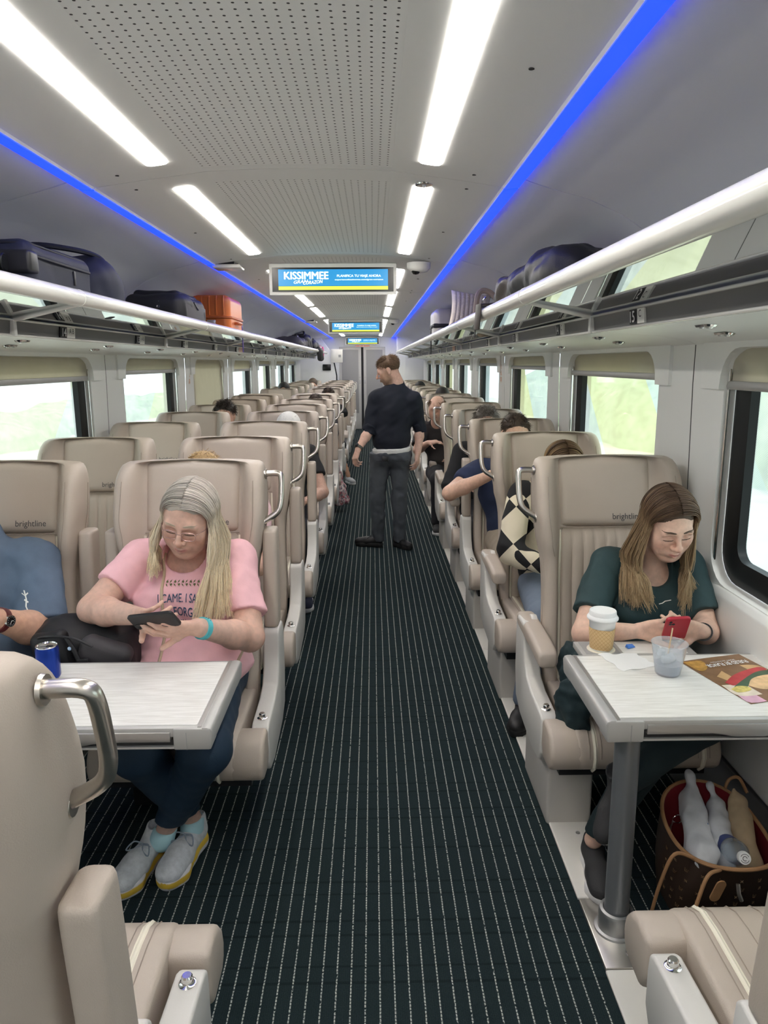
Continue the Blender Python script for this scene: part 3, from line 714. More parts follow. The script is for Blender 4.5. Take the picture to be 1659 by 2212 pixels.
def cushion_mb():
    m = MB(); m.prism([(-s, z) for s, z in CPROF], -.25, .25, 'x')
    nose = [(.535,.455),(.60,.462),(.645,.445),(.672,.412),(.683,.375),(.675,.338),(.65,.315),(.56,.31),(.53,.36)]
    m.prism([(-s, z) for s, z in nose], .22, .338, 'x')
    return m
def cushion_piping_mb(sd):
    m = MB()
    path = [(.17,.4555),(.30,.4635),(.55,.4735),(.607,.469),(.647,.449),(.674,.415),(.6845,.375),(.677,.338),(.65,.314)]
    for x in (sd*.185,):
        vs = []; fs = []
        for s, z in path: vs += [(x-.008, -s, z), (x+.008, -s, z)]
        nx = len(path)
        for i in range(nx-1): fs.append((2*i, 2*i+1, 2*i+3, 2*i+2))
        m.add(vs, fs)
        m.tube([(x, -s, z-.002) for s, z in path], .0052, 6)
    return m
def cushion_stitch_mb():
    m = MB(); path = [(.17,.4552),(.30,.4632),(.55,.4732),(.607,.4685),(.647,.4485),(.674,.415),(.6838,.375)]
    for x in (-.205,-.165,-.11,-.055,0,.055,.11,.165,.205): m.tube([(x, -s, z) for s, z in path], .0014, 4)
    return m
def panel_mb():
    pr = [(.03,.44),(.03,.64),(.06,.675),(.165,.68),(.18,.665),(.185,.60),(.205,.535),(.25,.485),(.33,.462),(.50,.452),(.522,.44),(.527,.40),(.527,.31),(.50,.27),(.40,.255),(.15,.28),(.06,.32)]
    return MB().prism([(-s, z) for s, z in pr], .276, .338, 'x')
def arm_up_mb():
    m = MB(); cx = .306
    loops = []
    for z, sh in ((.678,.012),(.686,.002),(.75,0),(.9,0),(1.03,0),(1.055,.005),(1.068,.016)):
        yy = -.115 + (z-.68)*.10
        loops.append([(cx+p[0]*(1-sh*12*.5), yy+p[1]*(1-sh*4), z) for p in rrect(.058, .098, .018, 4)])
    return m.loft(loops)
def arm_down_mb():
    loops = []
    for s, sh in ((.02,.014),(.03,.002),(.10,0),(.30,0),(.40,0),(.432,.006),(.444,.02)):
        loops.append([(.300+p[0]*(1-sh*8), -s, .648+p[1]*(1-sh*8)-.02*max(0,(s-.3)/.14)**2) for p in rrect(.078, .064, .02, 4)])
    return MB().loft(loops)
def hinge_mb(): return MB().lathe([(.034,-.012),(.036,-.008),(.036,.008),(.034,.012)], 18, (.285, -.11, .655), 'x')
def knob_mb(): return MB().lathe([(.017,0),(.018,.003),(.014,.004),(.0115,.006),(.0115,.018),(.009,.0215)], 16, (.308, -.47, .4525))
def handle_mb():
    def P(x, z, dy=0): return (x, yf(z)-.025+dy, z)
    pts = round_path([P(.275,1.274), P(.346,1.278), P(.352,1.255), P(.350,1.165), P(.338,1.125), P(.268,1.085)], .03, 5)
    m = MB().tube(pts, .0118, 12)
    m.lathe([(.02,0),(.019,.006)], 14, (.288, yf(1.274)-.025, 1.274), 'x').lathe([(.02,-.003),(.018,.005)], 14, (.284, yf(1.09)-.025, 1.090), 'x')
    return m
def base_single_mb():      # pedestal on the aisle side
    return MB().loft([[(x, -s, z) for x, s in ((.13+e, .10+e),(.298-e, .10+e),(.298-e, .50-e),(.13+e, .50-e))] for z, e in ((0,0),(.20,0),(.315,.008))])
def base_pair_mb():
    return MB().box(-.24, -.06, -.30, -.08, 0, .315)
def frame_mb(): return MB().box(-.24, .28, -.58, -.06, .255, .312)
lettering = mat('logo_print', (.06,.06,.065), .5)
def text_logo():
    me = text_mesh('brightline', w=.118, h=.030, bold=.0)
    n = len(me.vertices); v = np.zeros(n*3); me.vertices.foreach_get('co', v); v = v.reshape(-1, 3)
    out = np.stack([v[:,0]+.085, np.zeros(n), v[:,1]*1.0+1.088], 1)
    for i in range(n): out[i, 1] = yf(out[i,2])+.008-.0185-.004*(1-(out[i,0]/.19)**2)-.0008
    me.vertices.foreach_set('co', out.ravel()); me.update(); me.materials.append(lettering); return me

SEAT = {}
def build_seat_meshes():
    defs = [('backrest', seat_back_mb(), leather, dict(sub=1)), ('headrest', headrest_mb(), leather, dict(angle=60)), ('lumbar_panel', lumbar_mb(), leather, dict(angle=70)),
        ('piping', piping_mb(-1), cream, {}), ('piping2', piping_mb(1), cream, {}), ('stitching', back_stitch_mb(), leather_d, {}), ('cushion', cushion_mb(), leather, dict(bevel=.016, seg=3, angle=50)),
        ('cushion_piping', cushion_piping_mb(-1), cream, {}), ('cushion_piping2', cushion_piping_mb(1), cream, {}), ('cushion_stitching', cushion_stitch_mb(), leather_d, {}), ('side_panel', panel_mb(), shellgrey, dict(bevel=.008, seg=3)),
        ('arm_up', arm_up_mb(), leather, dict(sub=1)), ('arm_down', arm_down_mb(), leather, dict(sub=1)), ('hinge', hinge_mb(), shellgrey, {}), ('release_knob', knob_mb(), chrome, {}),
        ('grab_handle', handle_mb(), steel, dict(angle=60)), ('pedestal', base_single_mb(), greybeige, dict(bevel=.012, seg=3)), ('pedestal_pair', base_pair_mb(), blackpl, dict(bevel=.01)), ('seat_frame', frame_mb(), blackpl, {})]
    for nm, mb, mt_, kw in defs:
        SEAT[nm, 'A'] = mb.mesh(nm, mt_, **kw); SEAT[nm, 'B'] = mb.mirror_x().mesh(nm, mt_, **kw)
    SEAT['logo', 'A'] = SEAT['logo', 'B'] = text_logo()
build_seat_meshes()
def seat(x, y, var, label, rz=0.0, arm='up', inner=False, base='pedestal', handle=True, group='winged leather seats', panel=True, logo=True, drop=None):
    e = empty('train_seat', (x, y, 0), rz); tag(e, label, 'seat', group)
    def put(nm, key=None, v=None): return ob(nm, SEAT[key or nm, v or var], None, e)
    b = put('backrest'); 
    for nm in ('headrest', 'lumbar_panel', 'piping', 'piping2', 'stitching')[:5 if logo else 4]: ob(nm.strip('2'), SEAT[nm, var], None, e)
    if logo: put('lettering', 'logo')
    c = put('cushion'); ob('piping', SEAT['cushion_piping', var], None, c); ob('piping', SEAT['cushion_piping2', var], None, c); ob('stitching', SEAT['cushion_stitching', var], None, c)
    if panel:
        sp_ = put('side_panel'); put('release_knob'); put('hinge')
        am = put('armrest', 'arm_up' if arm == 'up' else 'arm_down')
        if drop: am.location = drop
    if inner:
        o = 'B' if var == 'A' else 'A'; put('armrest', 'arm_up', o)
    if handle: put('grab_handle')
    put('pedestal', base); put('seat_frame')
    return e
LROWS = [2.90, 3.84, 4.87, 5.90, 6.93, 7.96, 9.00]
LFAR = [11.35, 12.40, 13.45, 14.50, 15.55, 16.60]
RROWS = [2.94, 3.98, 4.98, 6.02, 7.06, 8.10, 9.14, 10.20, 11.25, 12.30, 13.35, 14.40, 15.45, 16.50]
XLA, XLW, XRS = -.715, -1.43, .932
def lab(col, i): return 'beige winged leather seat facing the camera, %s such seat in the %s column' % (ORD[i], col)
for i, y in enumerate(LROWS + LFAR):
    seat(XLA, y, 'A', lab('left aisle', i), arm='down' if i in (7, 9) else 'up', inner=i < 4, base='pedestal_pair')
    if i == 0 or i > 0: seat(XLW, y, 'A', lab('left window', i), arm='up', base='pedestal_pair', handle=False, panel=i < 3)
for x, nm in ((XLA, 'aisle'), (XLW, 'window')):
    seat(x, 9.44, 'B', 'beige leather seat turned away from the camera halfway along the left %s column' % nm, rz=PI, base='pedestal_pair', logo=False, panel=(nm == 'aisle'), handle=(nm == 'aisle'))
for i, y in enumerate(RROWS):
    seat(XRS, y, 'B', lab('right single-seat', i), arm='up' if i in (2, 6, 9) else 'down')
# the two seats in front of the camera, turned away from it
nl = seat(XLA+.02, .80, 'B', 'beige leather seat back close to the camera with a steel grab handle', rz=PI, arm='up', base='pedestal_pair', logo=False, drop=(.004,0,-.085)); nl.scale = (1,1,1.03)
seat(XRS-.005, .835, 'A', 'beige leather seat cushion close to the camera at the right-hand table', rz=PI, arm='up', logo=False)
# ================================================================== smooth-surface builder for bodies, clothes and soft goods
f32 = np.float32
class SDF:
    """blended solid: tapered capsules and ellipsoids joined in order; every step can add, cut or clip."""
    def __init__(s): s.ops = []
    def cap(s, a, b, r1, r2=None, k=.02, cut=False): s.ops.append(('c', np.array(a, f32), np.array(b, f32), r1, r1 if r2 is None else r2, k, cut)); return s
    def ell(s, c, r, R=None, k=.02, cut=False): s.ops.append(('e', np.array(c, f32), np.array(r, f32), None if R is None else np.array(R, f32), 0, k, cut)); return s
    def box(s, c, h, r=.01, R=None, k=.01, cut=False): s.ops.append(('b', np.array(c, f32), np.array(h, f32), None if R is None else np.array(R, f32), r, k, cut)); return s
    def chain(s, pts, rad, k=.02):
        for i in range(len(pts)-1): s.cap(pts[i], pts[i+1], rad[i], rad[i+1], k)
        return s
    def plane(s, p, n): s.ops.append(('p', np.array(p, f32), np.array(n, f32)/np.linalg.norm(n).astype(f32), None, 0, 0, False)); return s
    def sub(s, other, k=.02): s.ops.append(('s', other, None, None, 0, k, False)); return s      # union with another SDF
    def wave(s, amp, freq, seed=1): s.ops.append(('w', amp, freq, seed, 0, 0, False)); return s
    def prune(s, c, R, m):
        """same solid with the steps that cannot matter within R of c left out."""
        n = SDF()
        for o in s.ops:
            t = o[0]
            if t == 'c':
                ab = o[2]-o[1]; h = min(1, max(0, float((c-o[1])@ab)/max(1e-9, float(ab@ab)))); lb = np.linalg.norm(c-o[1]-h*ab)-max(o[3], o[4])-R
                if lb > o[5]+m: continue
            elif t == 'e':
                if np.linalg.norm(c-o[1])-float(o[2].max())-R > o[5]+m: continue
            elif t == 'b':
                if np.linalg.norm(c-o[1])-float(np.linalg.norm(o[2]))-R > o[5]+m: continue
            elif t == 's':
                q = o[1].prune(c, R, m+o[5])
                if not any(z[0] in 'cebs' and not z[6] for z in q.ops): continue
                n.ops.append(('s', q)+o[2:]); continue
            n.ops.append(o)
        return n
    def __call__(s, P):
        d = np.full(len(P), 1e3, f32)
        for o in s.ops:
            t = o[0]
            if t == 'c':
                a, b, r1, r2 = o[1], o[2], o[3], o[4]; ab = b-a; q = P-a; h = np.clip((q@ab)/max(1e-9, float(ab@ab)), 0, 1)
                e = np.linalg.norm(q-h[:, None]*ab, axis=1)-(r1+h*(r2-r1))
            elif t == 'e':
                q = P-o[1]; 
                if o[3] is not None: q = q@o[3]
                k0 = np.linalg.norm(q/o[2], axis=1); k1 = np.linalg.norm(q/(o[2]*o[2]), axis=1); e = k0*(k0-1)/np.maximum(k1, 1e-6)
                e = np.where(k0 < 1e-4, -o[2].min(), e)
            elif t == 'b':
                q = P-o[1]
                if o[3] is not None: q = q@o[3]
                q = np.abs(q)-(o[2]-o[4]); e = np.linalg.norm(np.maximum(q, 0), axis=1)+np.minimum(q.max(1), 0)-o[4]
            elif t == 'p':
                d = np.maximum(d, (P-o[1])@o[2]); continue
            elif t == 's': e = o[1](P)
            elif t == 'w':
                rg = np.random.default_rng(o[3]); acc = np.zeros(len(P), f32)
                for i in range(5):
                    kv = rg.normal(size=3); kv = (kv/np.linalg.norm(kv)*o[2]*(.6+.35*i)).astype(f32); acc += np.sin(P@kv+rg.random()*6.28+1.3*np.sin(P@kv[[1,2,0]]*.7)).astype(f32)/(1+.5*i)
                d = d+(o[1]*.4)*acc; continue
            k = o[5]
            if o[6]:
                e = -e
                if k > 0: h = np.clip(.5-.5*(e-d)/-k*-1, 0, 1) if False else np.maximum(k-np.abs(d-e), 0)/k; d = np.maximum(d, e)+h*h*k*.25
                else: d = np.maximum(d, e)
            else:
                if k > 0: h = np.maximum(k-np.abs(d-e), 0)/k; d = np.minimum(d, e)-h*h*k*.25
                else: d = np.minimum(d, e)
        return d
def surface(f, lo, hi, h, B=8):
    """sparse surface nets -> verts, quads."""
    lo = np.array(lo, float); hi = np.array(hi, float); nb = np.maximum(1, np.ceil((hi-lo)/(h*B)).astype(int))
    g = np.stack(np.meshgrid(*[np.arange(n) for n in nb], indexing='ij'), -1).reshape(-1, 3)
    c = lo+(g+.5)*h*B
    d = f(c.astype(f32)); g = g[np.abs(d) < h*B*1.15]
    if len(g) == 0: return np.zeros((0, 3)), np.zeros((0, 4), int)
    L = np.arange(B+1); loc = np.stack(np.meshgrid(L, L, L, indexing='ij'), -1).reshape(-1, 3)
    V = np.empty((len(g), (B+1)**3), f32); SB = 3
    sk = ((g[:, 0]//SB)*10007+(g[:, 1]//SB))*10007+g[:, 2]//SB; od0 = np.argsort(sk, kind='stable'); cuts = np.flatnonzero(np.diff(sk[od0]))+1
    for idx_ in np.split(od0, cuts):
        gi = g[idx_]; P = (lo+((gi[:, None, :]*B+loc[None])*h)).reshape(-1, 3).astype(f32)
        cen = (P.min(0)+P.max(0))/2; R_ = float(np.linalg.norm(P.max(0)-P.min(0)))/2
        V[idx_] = f.prune(cen, R_, h*4)(P).reshape(len(gi), -1)
    V = V.reshape(len(g), B+1, B+1, B+1); S = V < 0
    K = (nb*B+2); 
    def key(ix): return (ix[..., 0]*K[1]+ix[..., 1])*K[2]+ix[..., 2]
    cs = np.zeros((len(g), B, B, B), np.int8)
    offs = [(a, b, c_) for a in (0, 1) for b in (0, 1) for c_ in (0, 1)]
    for a, b, c_ in offs: cs += S[:, a:a+B, b:b+B, c_:c_+B]
    act = np.argwhere((cs > 0) & (cs < 8)); bi = act[:, 0]; ci = act[:, 1:]
    cv = np.stack([V[bi, ci[:, 0]+a, ci[:, 1]+b, ci[:, 2]+c_] for a, b, c_ in offs], 1)
    O = np.array(offs, float); acc = np.zeros((len(act), 3)); cnt = np.zeros(len(act))
    for i in range(8):
        for j in range(i+1, 8):
            if np.abs(O[i]-O[j]).sum() != 1: continue
            va, vb = cv[:, i], cv[:, j]; m = (va < 0) != (vb < 0)
            t = np.where(m, va/np.where(m, va-vb, 1), 0); acc += np.where(m[:, None], O[i]+(O[j]-O[i])*t[:, None], 0); cnt += m
    gc = g[bi]*B+ci; verts = lo+(gc+acc/cnt[:, None])*h; kk = key(gc); od = np.argsort(kk); ks = kk[od]
    quads = []
    for ax in range(3):
        o1 = [(1, 2), (2, 0), (0, 1)][ax]; sl = [slice(0, B)]*3; s2 = [slice(0, B)]*3; s2[ax] = slice(1, B+1)
        A = S[(slice(None), *sl)]; Bq = S[(slice(None), *s2)]; e = np.argwhere(A != Bq)
        if len(e) == 0: continue
        gp = g[e[:, 0]]*B+e[:, 1:]; fl_ = A[tuple(e.T)]
        u = np.zeros(3, int); u[o1[0]] = 1; v = np.zeros(3, int); v[o1[1]] = 1
        cells = [gp-u-v, gp-v, gp, gp-u]; idx = []; ok = np.ones(len(gp), bool)
        for cc in cells:
            bad = (cc < 0).any(1); q = key(np.maximum(cc, 0)); p = np.searchsorted(ks, q); p = np.minimum(p, len(ks)-1); ok &= (ks[p] == q) & ~bad; idx.append(od[p])
        Q = np.stack(idx, 1)[ok]; fl2 = fl_[ok]; Q[~fl2] = Q[~fl2][:, ::-1]; quads.append(Q)
    return verts, np.concatenate(quads) if quads else np.zeros((0, 4), int)
def join(parts):
    V = []; Q = []; n = 0
    for v, q in parts:
        V.append(v); Q.append(q+n); n += len(v)
    return np.concatenate(V), np.concatenate(Q)
def np_mesh(name, V, Q, mt_=None, tint=None, smooth=True):
    me = bpy.data.meshes.new(name); n = len(V); m = len(Q); k = Q.shape[1]
    me.vertices.add(n); me.vertices.foreach_set('co', V.astype(f32).ravel())
    me.loops.add(m*k); me.loops.foreach_set('vertex_index', Q.astype(np.int32).ravel())
    me.polygons.add(m); me.polygons.foreach_set('loop_start', np.arange(0, m*k, k, dtype=np.int32))
    try: me.polygons.foreach_set('loop_total', np.full(m, k, dtype=np.int32))
    except Exception: pass
    if smooth: me.polygons.foreach_set('use_smooth', np.ones(m, bool))
    me.update(calc_edges=True); me.validate()
    if tint is not None: set_tint(me, tint)
    if mt_: me.materials.append(mt_)
    return me
def sdf_obj(name, f, lo, hi, h, mt_, parent=None, tintf=None):
    V, Q = surface(f, lo, hi, h); off = np.array(parent.matrix_world.translation) if parent is not None else 0
    if parent is not None: off = np.array(parent.location)
    me = np_mesh(name, V-off, Q, mt_, None if tintf is None else tintf(V)); return ob(name, me, None, parent)

# ------------------------------------------------------------------ frames
def nrm(v): v = np.array(v, float); return v/np.linalg.norm(v)
class Frame:
    """l: the person's left, f: forward, u: up."""
    def __init__(s, c, fwd, up, sc=1.0):
        s.c = np.array(c, float); s.f = nrm(fwd); u = np.array(up, float); s.u = nrm(u-s.f*(u@s.f)); s.l = np.cross(s.u, s.f); s.s = sc
        s.R = np.stack([s.l, s.f, s.u], 1)
    def p(s, q): return s.c+s.R@(np.array(q, float)*s.s)
    def inv(s, P): return ((P-s.c)@s.R)/s.s
# ------------------------------------------------------------------ anatomy
def head_sdf(F, o=None, down=True, nose=1.0, jaw=1.0, cheek=1.0, male=0.0):
    o = o or SDF(); p = F.p; s = F.s; R = F.R
    E = lambda c, r, k=.02, cut=False: o.ell(p(c), np.array(r)*s, R, k*s, cut)
    C = lambda a, b, r1, r2, k=.02, cut=False: o.cap(p(a), p(b), r1*s, r2*s, k*s, cut)
    E((0,-.018,.040), (.077,.096,.080), .03)
    E((0,.022,-.012), (.063*cheek,.066,.086), .04)
    for sx in (-1, 1):
        C((sx*.050*jaw,-.008,-.050), (sx*.022,.056,-.094), .020, .018, .035)
        E((sx*.044,.058,-.022), (.022*cheek,.020,.022), .03)
        E((sx*.036,.052,-.055), (.022*cheek,.020,.026), .03)
    E((0,.062,-.098), (.022,.018,.016), .025)
    C((-.040,.078,.020), (.040,.078,.020), .010+.003*male, .010+.003*male, .025)
    for sx in (-1, 1): E((sx*.031,.099,.003), (.020,.020,.0135), .012, True)
    for sx in (-1, 1):
        E((sx*.031,.0725,.001), (.0158,.0148,.0125), .002)
        C((sx*.018,.0855,-.0045 if down else -.001), (sx*.044,.0790,-.0055 if down else -.001), .0030, .0026, .004)
    C((0,.087,.016), (0,.111*nose,-.025), .0062, .0092, .010)
    E((0,.109*nose,-.031), (.0115,.0105,.0095), .008)
    for sx in (-1, 1):
        E((sx*.0125,.098,-.034), (.0085,.0095,.0075), .006)
        E((sx*.0065,.104,-.0405), (.0035,.0045,.0025), .003, True)
    E((0,.080,-.060), (.026,.014,.018), .02)
    for sx in (-1, 1):
        C((sx*.004,.0985,-.0580), (sx*.022,.0855,-.0625), .0050, .0024, .003)
        C((0,.0970,-.0700), (sx*.020,.0855,-.0655), .0064, .0028, .004)
    C((-.023,.092,-.0645), (.023,.092,-.0645), .0011, .0011, .003, True) if False else None
    E((0,.085,-.080), (.013,.010,.007), .012, True) if False else None
    for sx in (-1, 1):
        E((sx*.079,-.012,-.004), (.010,.019,.031), .010); E((sx*.089,-.007,.001), (.006,.011,.018), .006, True)
        E((sx*.0775,-.004,-.030), (.007,.009,.010), .008)
    return o
def neck_sdf(o, F, base, r=.052, k=.03):
    o.cap(F.p((0,-.028,-.045)), base, r*.98, r*1.12, k); return o
def skin_tint(F, base, lip=(.50,.20,.18), brow=None, blush=.10, beard=None):
    base = np.array(base)
    def fn(V):
        q = F.inv(V); c = np.tile(base, (len(V), 1))
        def mask(cx, cy, cz, rx, ry, rz): return np.exp(-(((np.abs(q[:, 0])-cx)/rx)**2+((q[:, 1]-cy)/ry)**2+((q[:, 2]-cz)/rz)**2))[:, None]
        near = (np.linalg.norm(q, axis=1) < .16)[:, None]
        red = np.array([1.0,.62,.55]); m = (mask(.042,.07,-.03,.024,.03,.02)*.9+mask(0,.11,-.03,.014,.02,.012)*.8)*blush*3*near
        c = c*(1-m)+c*red*m
        ml = np.clip(mask(.008,.092,-.0635,.0135,.02,.0068)*1.5-.18, 0, 1)*near; c = c*(1-ml)+np.array(lip)*ml
        mc = np.clip(mask(0,.095,-.0642,.022,.03,.0011)*1.0, 0, 1)*near*.75; c = c*(1-mc)+c*.35*mc
        me_ = np.clip(mask(.031,.085,-.0065,.0145,.02,.0016)*1.2, 0, 1)*near; c = c*(1-me_)+np.array((.05,.035,.03))*me_
        ms = np.clip(mask(.031,.085,.006,.017,.03,.006)*.5, 0, 1)*near; c = c*(1-ms)+c*np.array((.80,.68,.66))*ms
        if brow is not None:
            arch = .024+.004*np.cos((np.abs(q[:, 0])-.034)/.02)
            mb_ = np.exp(-((q[:, 2]-arch)/.0030)**4-((np.abs(q[:, 0])-.031)/.0165)**6)[:, None]*(q[:, 1] > .05)[:, None]*near*.85; c = c*(1-mb_)+np.array(brow)*mb_
        if beard is not None:
            mm = np.clip((-.030-q[:, 2])/.02, 0, 1)*np.clip((q[:, 1]+.02)/.03, 0, 1)*np.clip((q[:, 2]+.125)/.02, 0, 1)
            mm = np.maximum(mm, np.clip((np.abs(q[:, 0])-.055)/.012, 0, 1)*np.clip((.012-q[:, 2])/.02, 0, 1)*np.clip((q[:, 1]+.012)/.02, 0, 1))[:, None]*near*.55
            c = c*(1-mm)+np.array(beard)*mm
        return c
    return fn
def hand_sdf(o, wrist, fwd, back, side, curl=(.3,.35,.4,.45), thumb=(.75,.55,-.35), tcurl=.2, sc=1.0, spread=.05):
    """fwd: wrist to knuckles; back: out of the back of the hand; side +1 when the thumb lies along cross(fwd, back)."""
    f = nrm(fwd); b = np.array(back, float); b = nrm(b-f*(b@f)); t = np.cross(f, b)*side; W = np.array(wrist, float)
    P = lambda x, y, z: W+(t*x+f*y+b*z)*sc
    kn = [(.030,.088,.002),(.010,.092,.005),(-.010,.088,.003),(-.029,.080,-.001)]
    for i, q in enumerate(kn): o.cap(P(q[0]*.55, .012, 0), P(*q), .0145*sc, .0112*sc, .012*sc)
    o.ell(P(.004,.05,-.006), np.array((.034,.042,.014))*sc, np.stack([t, f, b], 1), .015*sc)
    Ls = [(.043,.026,.021),(.047,.029,.022),(.044,.027,.021),(.034,.021,.019)]
    for i, q in enumerate(kn):
        a = P(*q); ang = curl[i] if not isinstance(curl[i], (tuple, list)) else curl[i][0]; st = [1.0, 1.1, .8] if not isinstance(curl[i], (tuple, list)) else curl[i][1]
        A = 0; r = (.0094,.0098,.0092,.0080)[i]; sp_ = (1.5-i)*spread
        for j in range(3):
            A += ang*st[j]; d = (f*math.cos(A)-b*math.sin(A))*math.cos(sp_)+t*math.sin(sp_); e = a+d*Ls[i][j]*sc
            o.cap(a, e, r*(1-.08*j)*sc, r*(.92-.10*j)*sc, .004*sc); a = e
    a = P(.022,.022,-.006); d = nrm(t*thumb[0]+f*thumb[1]+b*thumb[2])
    for j, (Lk, r) in enumerate(((.042,.0145),(.033,.0110),(.027,.0098))):
        e = a+d*Lk*sc; o.cap(a, e, r*sc, r*.88*sc, .010*sc if j == 0 else .004*sc); a = e; d = nrm(d+f*tcurl*.6-t*tcurl*.5)
    return o
def arm_sdf(o, sh, el, wr, r=(.052,.043,.043,.027), k=.02):
    o.cap(sh, el, r[0], r[1], k); m = np.array(el)*.68+np.array(wr)*.32
    o.cap(el, m, r[2]*.98, r[2]*1.02, k); o.cap(m, wr, r[2]*1.0, r[3], k); return o
# ------------------------------------------------------------------ hair
def strands_mesh(name, paths, cols, rad, mt_, off, n=3):
    """paths: (S,T,3), cols: (S,T,3), rad scalar or (S,T)."""
    S, T, _ = paths.shape; tg = np.gradient(paths, axis=1); tg /= np.linalg.norm(tg, axis=2, keepdims=True)+1e-9
    a = np.zeros_like(tg); a[..., 0] = .35; a[..., 1] = .9; a[..., 2] = .25
    u = np.cross(tg, a); u /= np.linalg.norm(u, axis=2, keepdims=True)+1e-9; v = np.cross(tg, u)
    rad = np.broadcast_to(np.asarray(rad, float), (S, T))
    ring = [paths+(u*math.cos(2*PI*j/n)+v*math.sin(2*PI*j/n))*rad[..., None] for j in range(n)]
    V = np.stack(ring, 2).reshape(-1, 3); C = np.repeat(cols[:, :, None, :], n, 2).reshape(-1, 3)
    base = (np.arange(S)[:, None, None]*T+np.arange(T-1)[None, :, None])*n; j = np.arange(n)[None, None, :]; j2 = (j+1) % n
    Q = np.stack([base+j, base+j2, base+n+j2, base+n+j], -1).reshape(-1, 4)
    return np_mesh(name, V-off, Q, mt_, C)
def resample(ctrl, T):
    """ctrl: (S,K,3) -> (S,T,3) Catmull-Rom."""
    S, K, _ = ctrl.shape; P = np.concatenate([2*ctrl[:, :1]-ctrl[:, 1:2], ctrl, 2*ctrl[:, -1:]-ctrl[:, -2:-1]], 1)
    out = []
    for x in np.linspace(0, K-1-1e-6, T):
        i = int(x); t = x-i; a, b, c, d = P[:, i], P[:, i+1], P[:, i+2], P[:, i+3]
        out.append(.5*((2*b)+(c-a)*t+(2*a-5*b+4*c-d)*t*t+(3*b-a-3*c+d)*t**3))
    return np.stack(out, 1)
hairmat = vcol_mat('hair', rough=.42, spec=.35)
def long_hair(F, parent, fall, palette, tip, n=1300, part=0.0, seed=3, rad=.0012, T=20, root=None):
    """fall[s] = (mid0, mid1, end0, end1): world points; q runs from the strand at the face (0) to the back (1)."""
    rg = np.random.default_rng(seed); ctrl = []; cols = []; off = np.array(parent.location)
    nc = max(20, n//12); CS = np.where(rg.random(nc) < .5, 1, -1); CQ = rg.random(nc)**.85; CJ = rg.normal(size=(nc, 3)); CE = rg.normal(size=(nc, 3)); CL = rg.random(nc)
    for i in range(n):
        k_ = rg.integers(nc); s = CS[k_]; q = min(1, max(0, CQ[k_]+rg.normal()*.03)); lay = (.6*CL[k_]+.4*rg.random())*.013
        f0 = .074-.165*q+rg.normal()*.004; fs = .042-.085*q+rg.normal()*.004
        pts = []
        for th in (rg.uniform(0, 5), 22, 42, 62, 82, 100):
            t = math.radians(th); w_ = (max(0, th)/90)**(1.1+.3*(1-q)); f_ = f0+(fs-f0)*min(1, w_); ff = (f_+.012)/(.110+lay)
            g_ = math.sqrt(max(.05, 1-ff*ff)); low = .010*max(0, (f0-.04)/.04)*math.sin(t)
            pts.append(F.p((part+(s*math.sin(t)*(.082+lay))*g_**.6*(1 if th > 10 else .6), f_, .036+(math.cos(t)*(.088+lay))*g_-low)))
        m0, m1, e0, e1 = (np.array(x, float) for x in fall[s])
        j = CJ[k_]*.008+rg.normal(size=3)*.0025
        mid = m0+(m1-m0)*q+j; end = e0+(e1-e0)*q+(CE[k_]*.8+rg.normal(size=3)*.35)*np.array((.013,.008,.022))
        pts += [mid, mid*.5+end*.5-CJ[k_]*.011+rg.normal(size=3)*.002, end]
        ctrl.append(pts); c0 = palette[(k_ if rg.random() < .6 else rg.integers(99)) % len(palette)]; c0 = np.array(c0)*(.8+.4*rg.random()); c1 = np.array(tip)*(.75+.5*rg.random())
        cols.append((c0, c1, np.array(root if root is not None else c0)*(.85+.3*rg.random())))
    P = resample(np.array(ctrl), T); tt = np.linspace(0, 1, T)[None, :, None]
    c0 = np.array([c[0] for c in cols])[:, None]; c1 = np.array([c[1] for c in cols])[:, None]; cr = np.array([c[2] for c in cols])[:, None]
    w1 = np.clip((tt-.4)/.5, 0, 1); w0 = np.clip(1-tt/.35, 0, 1); C = c0*(1-w1)+c1*w1; C = C*(1-w0)+cr*w0
    rr = np.linspace(1, .45, T)[None, :]*rad*(1+.5*np.sin(np.linspace(0, PI, T)))[None, :]
    return ob('hair', strands_mesh('hair', P, C, np.repeat(rr, n, 0), hairmat, off), None, parent)
